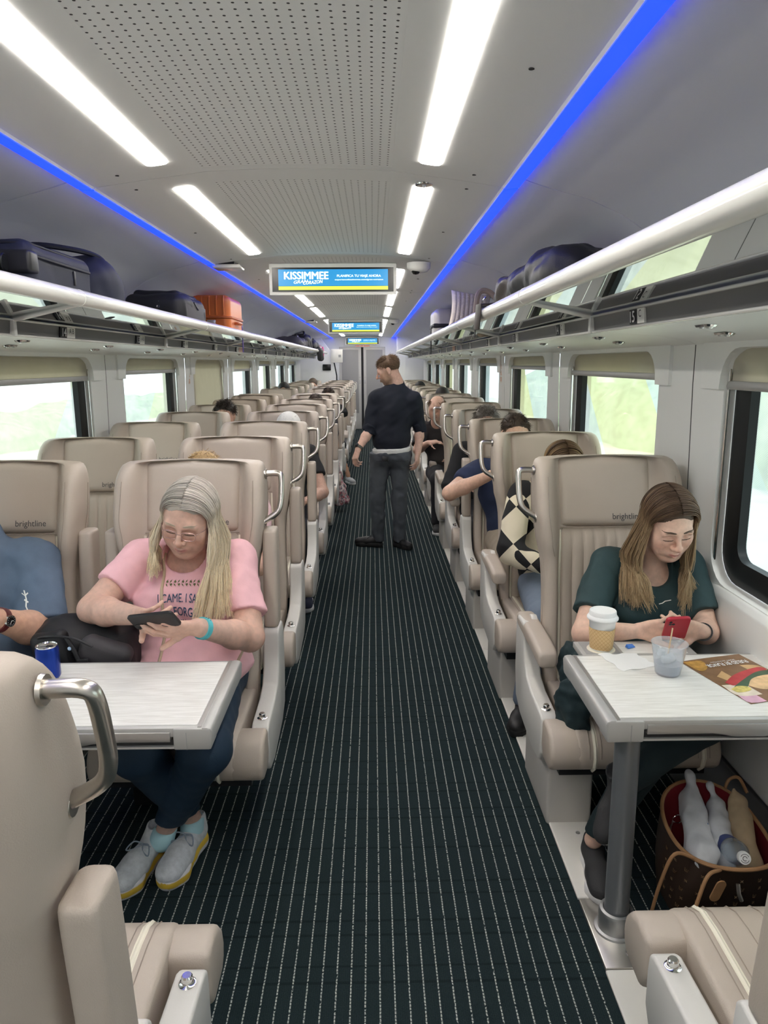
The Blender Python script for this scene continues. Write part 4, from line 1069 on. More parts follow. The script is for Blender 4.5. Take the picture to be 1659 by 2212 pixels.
def short_hair(F, parent, palette, n=900, length=.02, seed=5, rad=.0011, curl=0.0, front=.060, low=-.035, top=1.0, thin=None, T=6, name='hair', sidelen=None):
    rg = np.random.default_rng(seed); off = np.array(parent.location); ctrl = []; cols = []
    while len(ctrl) < n:
        d = rg.normal(size=3); d /= np.linalg.norm(d)
        p = np.array((d[0]*.079, -.018+d[1]*.098, .040+d[2]*.082))
        if p[2] < low+.0: continue
        if p[1] > front-.5*max(0, .075-p[2]) and p[2] < .095: continue
        if p[1] > .02 and p[2] < .035: continue
        if p[1] > -.02 and p[2] < -.005: continue
        if thin is not None and thin(p) < rg.random(): continue
        nrmv = nrm(d/np.array((.079,.098,.082))); L = length*(.7+.6*rg.random())
        if sidelen is not None: L *= sidelen+(1-sidelen)*np.clip((p[2]-.03)/.06, 0, 1)
        comb = np.array((.25*math.sin(p[0]*90), -.55, -.85)) if p[2] < .085 or p[1] < -.04 else np.array((.35*math.sin(p[0]*70), .9*top, .1))
        tv = comb-nrmv*(comb@nrmv); dirv = nrm(nrm(tv)+nrmv*(.16 if p[2] < .085 else .22*max(1, top))+rg.normal(size=3)*.16)
        pts = [F.p(p)]
        for j in range(1, 4):
            q = p+dirv*L*j/3+nrmv*.0012*j+ (np.array((math.sin(j*2.4+d[0]*40), math.cos(j*2.1+d[1]*40), math.sin(j*2.7+d[2]*30)))*curl if curl else 0)
            pts.append(F.p(q))
        ctrl.append(pts); c = np.array(palette[rg.integers(len(palette))])*(.7+.6*rg.random()); cols.append(c)
    P = resample(np.array(ctrl), T); C = np.repeat(np.array(cols)[:, None], T, 1)
    return ob(name, strands_mesh(name, P, C, np.linspace(1, .4, T)[None]*rad*np.ones((n, 1)), hairmat, off), None, parent)
def hair_cap(F, parent, col, grow=.004, front=.062, low=-.04, name='scalp_hair', long_=False, h=.005):
    """thin base layer of hair hugging the skull."""
    o = SDF(); o.ell(F.p((0,-.020,.042)), np.array((.079+grow,.099+grow,.083+grow))*F.s, F.R, 0)
    o.plane(F.p((0,0,low)), -F.u)
    c = SDF(); c.ell(F.p((0,.085,-.012)), np.array((.074,.062,.092))*F.s, F.R, 0)
    o.ops.append(('e', F.p((0,.092+(.062-front)*0,-.02)).astype(f32), (np.array((.072,.070,.098))*F.s).astype(f32), F.R.astype(f32), 0, .004, True))
    for sx in (-1, 1): o.ops.append(('e', F.p((sx*.085,.015,-.03)).astype(f32), (np.array((.03,.036,.045))*F.s).astype(f32), F.R.astype(f32), 0, .004, True)) if not long_ else None
    m = mat('haircap_%d_%d_%d' % tuple(int(x*255) for x in col), col, .6)
    return sdf_obj(name, o, F.c-.17, F.c+.17, h, m, parent)
def face_y(o, H, x, z, y0=.135):
    for y in np.arange(y0, .02, -.0008):
        if float(o(H.p((x, y, z))[None].astype(f32))[0]) < 0: return y
    return .07
def face_details(o, H, parent, brow, lash=(.03,.02,.018), bw=.0024, bz=.0275):
    off = np.array(parent.location); fo = SDF(); fo.ops = o.ops; mb = MB(); ml = MB()
    for s in (-1, 1):
        xs = np.linspace(.012, .054, 9); pts = []
        for i, x in enumerate(xs):
            z = bz+.0050*math.sin((i/8)*2.3)-.002*(i/8); pts.append(tuple(H.p((s*x, face_y(fo, H, s*x, z)+.0004, z))-off))
        mb.tube(pts, [bw*H.s*k for k in (.55,.95,1.05,1.05,1,.9,.75,.55,.25)], 6)
        pts = []
        for t in np.linspace(-1, 1, 9):
            x = .031+.0165*t; z = -.0040-.0030*(1-t*t)-.001*t; pts.append(tuple(H.p((s*x, face_y(fo, H, s*x, z)+.0005, z))-off))
        ml.tube(pts, [.0011*H.s*k for k in (.5,.9,1,1,1,1,1,.9,.6)], 5)
    m1 = mat('brow_%d_%d_%d' % tuple(int(c*255) for c in brow), brow, .7); m2 = mat('lash_dark', lash, .6)
    ob('eyebrows', mb.mesh('brows'), m1, parent); ob('eyelashes', ml.mesh('lashes'), m2, parent)
skin = vcol_mat('skin', rough=.48, sub=.12, bump=.12, bscale=260, spec=.35, noise=.10, nscale=55)
def person(loc, label):
    e = empty('person', loc); tag(e, label, 'person'); return e
def bbox_region(pts, pad): P = np.array(pts); return P.min(0)-pad, P.max(0)+pad
# ================================================================== passengers at the tables
def cloth(name, col, rough=.85, noise=.05, nscale=25, bump=.25, bscale=350, sheen=0.0): return mat(name, col, rough, noise=noise, nscale=nscale, bump=bump, bscale=bscale, sheen=sheen)
def drape_text(me, bvh, origin, xd, zd, dirv, off=.0025):
    """lays flat lettering onto a garment along dirv."""
    n = len(me.vertices); v = np.zeros(n*3); me.vertices.foreach_get('co', v); v = v.reshape(-1, 3); out = np.zeros((n, 3)); d = Vector(dirv).normalized()
    for i in range(n):
        p = Vector(np.array(origin)+v[i, 0]*np.array(xd)+v[i, 1]*np.array(zd)); h = bvh.ray_cast(p-d*.4, d, 1.2)
        out[i] = np.array(h[0]-d*(off+v[i, 2])) if h[0] is not None else np.array(p)
    return out
from mathutils.bvhtree import BVHTree
def refine(me, maxlen):
    bm = bmesh.new(); bm.from_mesh(me); bmesh.ops.triangulate(bm, faces=bm.faces[:])
    for _ in range(4):
        es = [e for e in bm.edges if e.calc_length() > maxlen]
        if not es: break
        bmesh.ops.subdivide_edges(bm, edges=es, cuts=1); bmesh.ops.triangulate(bm, faces=[f for f in bm.faces if len(f.verts) > 3])
    bm.to_mesh(me); bm.free(); return me
def print_on(sh, s, origin, w_, h_, mt_, dirv=(0,1,0), xd=(1,0,0), zd=(0,0,1), bold=.01, shear=0, parent=None, name='print', maxlen=.008):
    bvh = BVHTree.FromPolygons([tuple(v.co) for v in sh.data.vertices], [tuple(p.vertices) for p in sh.data.polygons])
    me = text_mesh(s, w_, h_, bold, shear=shear) if isinstance(s, str) else s
    refine(me, maxlen); off = np.array(sh.parent.location if sh.parent else (0,0,0))
    out = drape_text(me, bvh, np.array(origin)-off, xd, zd, dirv); me.vertices.foreach_set('co', out.ravel()); me.update()
    return ob(name, me, mt_, parent or sh)
def shoe(name, parent, heel, toe, col_up, col_sole, col_mid=None, sc=1.0, laces=None, up=(0,0,1), chunky=1.0, q_=1.0):
    """running shoe: upper, sole, tongue and laces; heel/toe on the ground."""
    F = Frame(heel, np.array(toe)-np.array(heel), up); L = np.linalg.norm(np.array(toe)-np.array(heel)); F.s = L/.29
    o = SDF(); p = F.p; s = F.s
    o.cap(p((0,.045,.075)), p((0,.035,.105)), .036*s, .034*s, .02*s); o.cap(p((0,.05,.06)), p((0,.17,.052)), .038*s, .040*s, .03*s); o.cap(p((0,.17,.050)), p((0,.245,.040)), .042*s, .036*s, .03*s)
    o.ell(p((0,.225,.050)), np.array((.047,.06,.033))*s, F.R, .02*s); o.plane(p((0,0,.028)), -F.u)
    cut = SDF(); o.ell(p((0,.035,.135)), np.array((.026,.034,.04))*s, F.R, .004*s, True)
    r0 = np.array(bbox_region([p((0,0,0)), p((0,.3,0)), p((0,.05,.15))], .06*s))
    e = sdf_obj(name, o, r0[0], r0[1], .0045*s*q_, col_up, parent)
    so = SDF(); 
    for a, b, r1, r2 in (((0,.045,.025),(0,.14,.025),.044,.036),((0,.14,.025),(0,.215,.025),.038,.049),((0,.215,.025),(0,.252,.03),.049,.036)): so.cap(p(a), p(b), r1*s, r2*s, .03*s)
    so.plane(p((0,0,.045*chunky)), F.u); so.plane(p((0,0,.0)), -F.u)
    off = np.array(parent.location)
    V, Q = surface(so, r0[0], r0[1], .0045*s*q_); q = F.inv(V); me = np_mesh('sole', V-off, Q, None)
    band = np.abs(q[:, 2]-.030-.008*np.sin(q[:, 1]*20)) < .011
    c = np.tile(np.array(col_sole), (len(V), 1))
    if col_mid is not None: c[band] = col_mid
    set_tint(me, c); me.materials.append(vcol_mat('sole_rubber', rough=.6)); ob('sole', me, None, e)
    if laces is not None:
        lm = MB()
        for i in range(5):
            y = .115+.022*i; z = .094-.0065*i-.006*(i > 2); w_ = .024+.001*i
            lm.tube([Vector(p((-w_,y,z-.010)))-Vector(off), Vector(p((0,y+.006,z+.003)))-Vector(off), Vector(p((w_,y-.002,z-.010)))-Vector(off)], .0035*s, 6)
        lm.tube([Vector(p(t_))-Vector(off) for t_ in bez([(0,.118,.098),(-.03,.125,.105),(-.045,.15,.088),(-.02,.145,.092),(0,.12,.098)], 5)], .0026*s, 6)
        lm.tube([Vector(p(t_))-Vector(off) for t_ in bez([(0,.118,.098),(.03,.13,.104),(.042,.155,.085),(.018,.148,.092),(0,.12,.098)], 5)], .0026*s, 6)
        ob('laces', lm.mesh('laces'), laces, e)
    return e

# ---------------------------------------------------------------- woman in pink
def pink_woman():
    e = person((-.70, 2.55, 0), 'seated woman with long grey hair, pink t-shirt and glasses holding a phone'); off = np.array(e.location)
    H = Frame((-.652, 2.535, 1.166), (-.13,-.92,-.34), (.10,-.33,.94), 1.06)
    RS, RE, RW = (-.865,2.655,1.005), (-.985,2.45,.862), (-.775,2.285,.895)
    LS, LE, LW = (-.510,2.665,.985), (-.445,2.47,.745), (-.578,2.262,.862)
    neck = (-.69, 2.64, 1.015)
    # skin
    o = head_sdf(H, None, True, 1.0, 1.12, 1.12); neck_sdf(o, H, neck, .056)
    arms = SDF(); rr = (.058,.050,.048,.030)
    arm_sdf(arms, RS, RE, RW, rr); arm_sdf(arms, LS, LE, LW, rr)
    hR = (nrm(np.array((-.690,2.20,.905))-np.array(RW)), nrm((-.35,-.5,.35)))
    hand_sdf(arms, RW, (.62,-.72,.10), (-.45,-.55,-.25), 1, curl=((.45,(1,1.2,1)),(.5,(1,1.2,1)),(.55,(1,1.2,1)),(.6,(1,1.2,1))), thumb=(.25,.75,.62), tcurl=.15)
    hand_sdf(arms, LW, (-.80,-.52,.10), (.30,-.60,-.70), -1, curl=((.30,(.8,1.2,1)),(.33,(.8,1.2,1)),(.36,(.8,1.2,1)),(.4,(.8,1.2,1))), thumb=(.30,.80,.45), tcurl=.15)
    body = SDF(); body.ell((-.685,2.65,.85), (.165,.10,.19), None, 0).ell((-.685,2.63,.62), (.16,.125,.14), None, .06); body.sub(arms, .03); body.sub(o, .03)
    legs = SDF(); HL, HR = (-.60,2.58,.545), (-.775,2.58,.545); KL, KR = (-.535,2.10,.520), (-.745,2.10,.520); AL, AR = (-.735,2.285,.115), (-.655,2.345,.115)
    legs.chain([HL, KL, AL], [.085,.058,.032], .04).chain([HR, KR, AR], [.085,.058,.032], .04); body.sub(legs, .03)
    parts = [surface(body, H.c-.17, H.c+.17, .0032)]
    parts.append(surface(body, (-.86,2.09,.79), (-.50,2.36,1.0), .0034))
    for lo, hi in (((-1.10,2.26,.76),(-.78,2.75,1.08)), ((-.56,2.22,.66),(-.36,2.75,1.06)), ((-.86,2.20,.04),(-.55,2.44,.30))): parts.append(surface(body, lo, hi, .006))
    parts.append(surface(body, (-.90,2.48,.45), (-.5,2.80,1.0), .018))
    V, Q = join(parts)
    tf = skin_tint(H, (.66,.42,.33), (.55,.24,.22), (.42,.36,.28), .16)
    c = tf(V); ank = V[:, 2] < .4; 
    ob('body', np_mesh('body', V-off, Q, skin, c), None, e); face_details(o, H, e, (.40,.33,.25), bw=.0020)
    # t-shirt
    tors = SDF(); tors.ell((-.685,2.655,.87), (.185,.118,.20), None, 0); tors.ell((-.685,2.615,.66), (.205,.165,.15), None, .08)
    tors.cap((-.815,2.665,1.005), (-.555,2.665,.990), .056, .056, .05); tors.cap(neck, (-.69,2.655,1.03), .085, .070, .04)
    for sx in (-1, 1): tors.ell((-.690+sx*.085,2.545,.845), (.085,.07,.085), None, .05)
    tors.ell((-.685,2.56,.60), (.215,.20,.10), None, .06)
    tors.plane((-.69,2.5,.565), (0,.25,-1))
    def sleeve(S, E, t, r0, r1):
        S = np.array(S); E = np.array(E); q = SDF(); q.cap(S, S+(E-S)*1.0, r0, r1, 0); q.plane(S+(E-S)*t, E-S); return q
    tors.sub(sleeve(RS, RE, .62, .064, .070), .04); tors.sub(sleeve(LS, LE, .72, .066, .074), .04)
    tors.wave(.010, 34, 4); tors.wave(.0035, 80, 9)
    tors.cap(H.p((0,-.02,-.06)), (-.688,2.60,1.022), .055, .078, .006, cut=True)
    pinkm = cloth('pink_jersey', (.84,.49,.53), noise=.09, nscale=9)
    sh = sdf_obj('t_shirt', tors, (-1.06,2.30,.5), (-.36,2.86,1.12), .0065, pinkm, e)
    navy = mat('print_navy', (.03,.07,.13), .7); 
    sx_, xd = (-.695,2.3,.905), (1,0,-.03)
    print_on(sh, 'I CAME. I SAW.', (-.683,2.3,.905), .165, .030, navy, (0,1,-.1), xd)
    print_on(sh, 'I FORGOT', (-.668,2.3,.855), .125, .034, navy, (0,1,-.1), xd)
    print_on(sh, 'what I was doing', (-.66,2.3,.815), .12, .022, navy, (0,1,-.1), xd, shear=.3)
    lf = MB()
    for i in range(9):
        a = -.055+i*.0135; 
        for q in (-1, 1): lf.add([(a,0,0),(a+.006,q*.005,0),(a+.008,q*.012,0),(a+.002,q*.007,0)], [(0,1,2,3)])
        lf.lathe([(.0035,0),(.0035,.0005)], 8, (a+.006,.004*(-1)**i,0))
    print_on(sh, lf.mesh('sprig', smooth=False), (-.69,2.3,.955), 0, 0, mat('print_olive', (.13,.13,.05), .7), (0,1,-.1), xd, name='leaf_print')
    # leggings
    lg = SDF(); lg.chain([HL, KL], [.108,.078], .06).chain([KL, AL], [.078,.046], .03); lg2 = SDF(); lg2.chain([HR, KR], [.108,.078], .06).chain([KR, AR], [.078,.046], .03); lg.sub(lg2, .012)
    lg.ell((-.69,2.62,.55), (.19,.14,.10), None, .06); lg.plane((0,0,.170), (0,0,-1)); lg.wave(.003, 60, 3)
    sdf_obj('leggings', lg, (-.95,1.95,.1), (-.38,2.8,.70), .0075, cloth('navy_leggings', (.012,.032,.062), .7), e)
    # socks and shoes
    sk = SDF(); sk.cap(AL, (-.745,2.27,.085), .040, .042, .01).cap(AR, (-.655,2.33,.085), .040, .042, .01); sk.plane((0,0,.120), (0,0,1))
    sdf_obj('socks', sk, (-.85,2.2,.03), (-.58,2.42,.16), .005, cloth('sky_sock', (.42,.66,.72)), e)
    up = mat('shoe_knit', (.62,.64,.66), .8, bump=.5, bscale=240, noise=.12, nscale=60); lc = mat('grey_lace', (.26,.31,.37), .8)
    shoe('shoe', e, (-.765,2.345,0), (-.845,2.065,0), up, (.80,.78,.80), (.72,.48,.06), laces=lc)
    shoe('shoe', e, (-.640,2.395,0), (-.70,2.105,0), up, (.80,.78,.80), (.72,.48,.06), laces=lc)
    # hair
    pal = [(.50,.45,.39),(.62,.57,.51),(.36,.32,.28),(.72,.67,.61),(.55,.50,.44)]
    fall = {-1: ((-.765,2.475,1.075),(-.80,2.60,1.09),(-.775,2.46,.985),(-.80,2.62,.99)), 1: ((-.565,2.455,1.05),(-.535,2.585,1.06),(-.620,2.425,.835),(-.505,2.50,.84))}
    hair_cap(H, e, (.50,.44,.38), .003, long_=True)
    long_hair(H, e, fall, pal, (.95,.80,.56), 1800, .004, 3, root=(.60,.55,.50))
    # glasses
    g = empty('glasses', (0,0,0)); 
    gm = MB(); gp = H.p
    for sx in (-1, 1):
        pts = [Vector(gp((sx*.031+a, .1005-.20*abs(a+sx*.031)*abs(a+sx*.031)*6, -.004+b)))-Vector(off) for a, b in rrect(.046, .030, .012, 4)]
        gm.tube(pts, .0013, 6, closed=True)
        gm.tube([Vector(gp((sx*.054,.092,.002)))-Vector(off), Vector(gp((sx*.073,.06,.004)))-Vector(off), Vector(gp((sx*.080,-.005,.002)))-Vector(off)], .0013, 6)
    gm.tube([Vector(gp(q))-Vector(off) for q in ((-.008,.1005,0),(0,.104,.003),(.008,.1005,0))], .0013, 6)
    bpy.data.objects.remove(g); ob('glasses', gm.mesh('glasses'), mat('rose_frame', (.55,.36,.33), .25, metal=.5), e)
    # smart watch on the left wrist
    wd = nrm(np.array(LE)-np.array(LW)); c = np.array(LW)+wd*.028; W = empty('wrist_band', (0,0,0)); bpy.data.objects.remove(W)
    u = nrm(np.cross(wd, (0,0,1))); v = np.cross(wd, u); wm = MB(); rw = .0345
    wm.loft([[tuple(c+wd*(t-.009)+ (u*math.cos(a)+v*math.sin(a))*(rw+ex)-off) for a in np.linspace(0, 2*PI, 28)[:-1]] for t, ex in ((0,-.003),(0,.0),(.0,.0025),(.018,.0025),(.018,0),(.018,-.003))], cap=False)
    wb = ob('wrist_band', wm.mesh('wrist_band', angle=40), mat('aqua_band', (.10,.50,.56), .5), e)
    dots = MB()
    for a in np.linspace(3.4, 5.2, 7):
        for t in (-.004, .004): 
            q = c+wd*t+(u*math.cos(a+t*20)+v*math.sin(a+t*20))*(rw+.0027)-off; dots.lathe([(.0022,0),(.0022,.0004)], 7, tuple(q))
    ob('holes', dots.mesh('holes'), ink, wb)
    # cross-body strap
    bvh = BVHTree.FromPolygons([tuple(q.co) for q in sh.data.vertices], [tuple(p.vertices) for p in sh.data.polygons]); pts = []
    for t in np.linspace(0, 1, 26):
        q = np.array((-.765+.0*t-.0*t, 2.2, 1.02))*(1-t)+np.array((-.775,2.2,.60))*t; q[0] += .02*math.sin(t*3)
        h = bvh.ray_cast(Vector(q-off)-Vector((0,.3,0)), Vector((0,1,0)), 1.5)
        if h[0] is not None: pts.append(h[0]-Vector((0,.003,0)))
    ob('bag_strap', MB().tube(pts, .0055, 8).mesh('strap'), mat('tan_strap', (.52,.40,.28), .5), e)
    pts = []
    for t in np.linspace(0, 1, 12):
        q = np.array((-.47,2.2,.70))*(1-t)+np.array((-.53,2.2,.58))*t; h = bvh.ray_cast(Vector(q-off)-Vector((0,.3,0)), Vector((0,1,0)), 1.5)
        if h[0] is not None: pts.append(h[0]-Vector((0,.003,0)))
    if len(pts) > 2: ob('bag_strap', MB().tube(pts, .0055, 8).mesh('strap'), mat('tan_strap'), e)
    return e
pink_woman()
def phone(name, c, normal, up, w_, h_, th, m1, label, lens=True):
    """normal points out of the back (camera side) of the phone."""
    n = nrm(normal); u = np.array(up, float); u = nrm(u-n*(u@n)); x = np.cross(u, n)
    e = empty(name, tuple(c)); tag(e, label, 'phone')
    M = Matrix(((x[0],u[0],n[0]),(x[1],u[1],n[1]),(x[2],u[2],n[2]))).to_4x4(); e.matrix_world = Matrix.Translation(c) @ M
    loops = [[(p[0]*s_, p[1]*s_, z) for p in rrect(w_, h_, .012, 5)] for z, s_ in ((-th/2,.97),(-th/2+.002,1),(th/2-.002,1),(th/2,.97))]
    ob('case', MB().loft(loops).mesh('case', angle=40), m1, e)
    ob('glass', MB().prism(rrect(w_-.006, h_-.006, .010, 5), -th/2-.0006, -th/2+.0006, 'z').mesh('glass'), bezel, e)
    if lens:
        ob('camera_plate', MB().prism(rrect(.026, .032, .007, 4, -w_/2+.019, h_/2-.022), th/2-.0005, th/2+.0012, 'z').mesh('plate'), m1, e)
        for dx, dy in ((-.005,.006),(.005,-.006),(-.005,-.006)): ob('lens', MB().lathe([(.0048,0),(.0048,.0015),(.003,.0018)], 14, (-w_/2+.019+dx, h_/2-.022+dy, th/2+.001)).mesh('lens'), bezel, e)
    return e
phone('phone', (-.690,2.185,.915), (-.05,-.75,-.60), (-.90,0.05,-.25), .076, .155, .011, mat('phone_black', (.018,.016,.017), .45), 'black phone held by the woman in pink')
# ---------------------------------------------------------------- woman in dark green
def sleeve_sdf(S, E, t, r0, r1):
    S = np.array(S); E = np.array(E); q = SDF(); q.cap(S, E, r0, r1, 0); q.plane(S+(E-S)*t, E-S); return q
def green_woman():
    e = person((1.04, 2.55, 0), 'seated woman with long brown hair in a dark green shirt using a red phone'); off = np.array(e.location)
    H = Frame((1.052, 2.545, 1.130), (.07,-.90,-.42), (-.04,-.42,.90), 1.03)
    RS, RE, RW = (.880,2.665,.950), (.752,2.475,.745), (.905,2.385,.785)
    LS, LE, LW = (1.190,2.665,.945), (1.196,2.485,.742), (1.130,2.372,.785)
    neck = (1.04, 2.65, .955)
    o = head_sdf(H, None, True, 1.0, .98, .98); neck_sdf(o, H, neck, .047)
    arms = SDF(); rr = (.050,.043,.041,.025); arm_sdf(arms, RS, RE, RW, rr); arm_sdf(arms, LS, LE, LW, rr)
    hand_sdf(arms, RW, (.88,-.30,.20), (-.20,-.75,-.15), 1, curl=((.35,(1,1.1,1)),(.38,(1,1.1,1)),(.4,(1,1.1,1)),(.45,(1,1.1,1))), thumb=(.40,.80,.35), tcurl=.12, sc=.95)
    hand_sdf(arms, LW, (-.90,-.25,.22), (.20,-.75,-.15), -1, curl=((.38,(1,1.1,1)),(.42,(1,1.1,1)),(.46,(1,1.1,1)),(.5,(1,1.1,1))), thumb=(.42,.75,.45), tcurl=.15, sc=.95)
    body = SDF(); body.ell((1.04,2.66,.80), (.145,.09,.18), None, 0).ell((1.04,2.64,.60), (.14,.11,.13), None, .06); body.sub(arms, .03); body.sub(o, .03)
    HR, HL, KR, KL, AR, AL = (.96,2.58,.53), (1.12,2.58,.53), (.915,2.13,.53), (1.03,2.10,.60), (.735,2.20,.11), (.79,2.06,.42)
    legs = SDF(); legs.chain([HR, KR, AR], [.07,.05,.03], .03).chain([HL, KL, AL], [.07,.05,.03], .03); body.sub(legs, .03)
    parts = [surface(body, H.c-.17, H.c+.17, .0032), surface(body, (.86,2.24,.70), (1.18,2.42,.90), .0034)]
    for lo, hi in (((.66,2.33,.66),(.90,2.76,1.02)), ((1.10,2.33,.66),(1.30,2.76,1.02)), ((.68,1.98,.04),(.86,2.28,.50))): parts.append(surface(body, lo, hi, .006))
    parts.append(surface(body, (.86,2.45,.45), (1.22,2.80,.95), .014)); V, Q = join(parts)
    ob('body', np_mesh('body', V-off, Q, skin, skin_tint(H, (.70,.46,.36), (.52,.21,.19), (.10,.06,.04), .12)(V)), None, e); face_details(o, H, e, (.07,.045,.03))
    t = SDF(); t.ell((1.04,2.66,.81), (.163,.108,.185), None, 0).ell((1.04,2.645,.62), (.165,.135,.14), None, .08); t.cap((.905,2.67,.955), (1.170,2.67,.950), .050, .050, .05); t.cap(neck, (1.04,2.66,.99), .075, .058, .04)
    for sx in (-1, 1): t.ell((1.04+sx*.075,2.565,.80), (.075,.065,.075), None, .05)
    t.plane((1.04,2.5,.54), (0,.2,-1)); t.sub(sleeve_sdf(RS, RE, .72, .060, .072), .04); t.sub(sleeve_sdf(LS, LE, .74, .060, .066), .04)
    t.wave(.009, 36, 14); t.wave(.003, 85, 19); t.cap(H.p((0,-.02,-.06)), (1.04,2.585,.945), .048, .062, .006, cut=True); t.cap((1.04,2.56,.96), (1.045,2.53,.885), .045, .012, .006, cut=True)
    green = cloth('dark_green_jersey', (.024,.054,.060), .75, noise=.06)
    sh = sdf_obj('shirt', t, (.66,2.36,.5), (1.30,2.86,1.06), .0065, green, e)
    mk = MB().tube([(-.022,-.004,0),(-.010,-.001,0),(.0,.006,0),(.02,.011,0)], .0016, 5).mesh('mark')
    print_on(sh, mk, (1.055,2.3,.862), 0, 0, whiteink, (0,1,-.1), name='chest_mark', maxlen=.02)
    pn = SDF(); pn.chain([HR, KR], [.098,.068], .05).chain([KR, AR], [.068,.042], .03); p2 = SDF(); p2.chain([HL, KL], [.098,.068], .05).chain([KL, AL], [.068,.042], .03); pn.sub(p2, .012); pn.ell((1.04,2.62,.54), (.17,.13,.10), None, .05); pn.wave(.003, 60, 3)
    pn.plane((0,0,.14), (0,0,-1))
    sdf_obj('trousers', pn, (.66,1.95,.1), (1.30,2.8,.68), .008, cloth('black_green_trousers', (.010,.022,.026)), e)
    up = mat('black_knit', (.03,.03,.032), .8, bump=.5, bscale=240)
    shoe('shoe', e, (.745,2.26,0), (.715,2.00,0), up, (.72,.71,.70), None, laces=None, sc=1)
    s2 = shoe('shoe', e, (.83,2.12,.40), (.715,2.00,.22), up, (.72,.71,.70), (.02,.02,.02), up=(-.75,-.35,.35))
    pal = [(.115,.065,.038),(.16,.095,.055),(.21,.13,.075),(.09,.05,.03)]
    fall = {-1: ((.945,2.505,1.00),(.925,2.62,1.01),(.985,2.46,.865),(.905,2.52,.865)), 1: ((1.130,2.505,1.00),(1.140,2.62,1.01),(1.090,2.465,.865),(1.145,2.53,.865))}
    hair_cap(H, e, (.085,.05,.032), .003, long_=True); long_hair(H, e, fall, pal, (.46,.33,.19), 1800, .002, 11, root=(.10,.06,.04))
    wd = nrm(np.array(LE)-np.array(LW)); c = np.array(LW)+wd*.015; u = nrm(np.cross(wd, (0,0,1))); v = np.cross(wd, u); wm = MB()
    wm.loft([[tuple(c+wd*(q-.009)+(u*math.cos(a)+v*math.sin(a))*(.0295+ex)-off) for a in np.linspace(0, 2*PI, 24)[:-1]] for q, ex in ((0,-.003),(0,.002),(.018,.002),(.018,-.003))], cap=False)
    ob('wrist_band', wm.mesh('band'), blackpl, e)
    return e
green_woman()
phone('phone', (1.012,2.318,.820), (-.04,-.80,-.58), (-.12,-.58,.80), .078, .125, .012, mat('phone_red', (.42,.025,.045), .4), 'red phone held by the woman in dark green')
# jacket lying beside her on the seat
jk = SDF(); jk.box((.715,2.47,.60), (.028,.11,.075), .02, Euler((.35,.25,.2)).to_matrix(), 0).box((.69,2.36,.52), (.022,.06,.10), .018, Euler((.1,.1,.5)).to_matrix(), .03).box((.77,2.42,.585), (.07,.07,.02), .018, Euler((0,.5,0)).to_matrix(), .03).cap((.70,2.34,.49), (.735,2.31,.46), .03, .012, .02); jk.wave(.026, 38, 8); jk.wave(.010, 85, 3)
jo = empty('jacket', (.72,2.45,.46)); tag(jo, 'dark green jacket bunched beside the woman with the red phone', 'jacket')
sdf_obj('cloth', jk, (.58,2.22,.36), (.92,2.66,.76), .006, cloth('jacket_cloth', (.012,.028,.033)), jo)

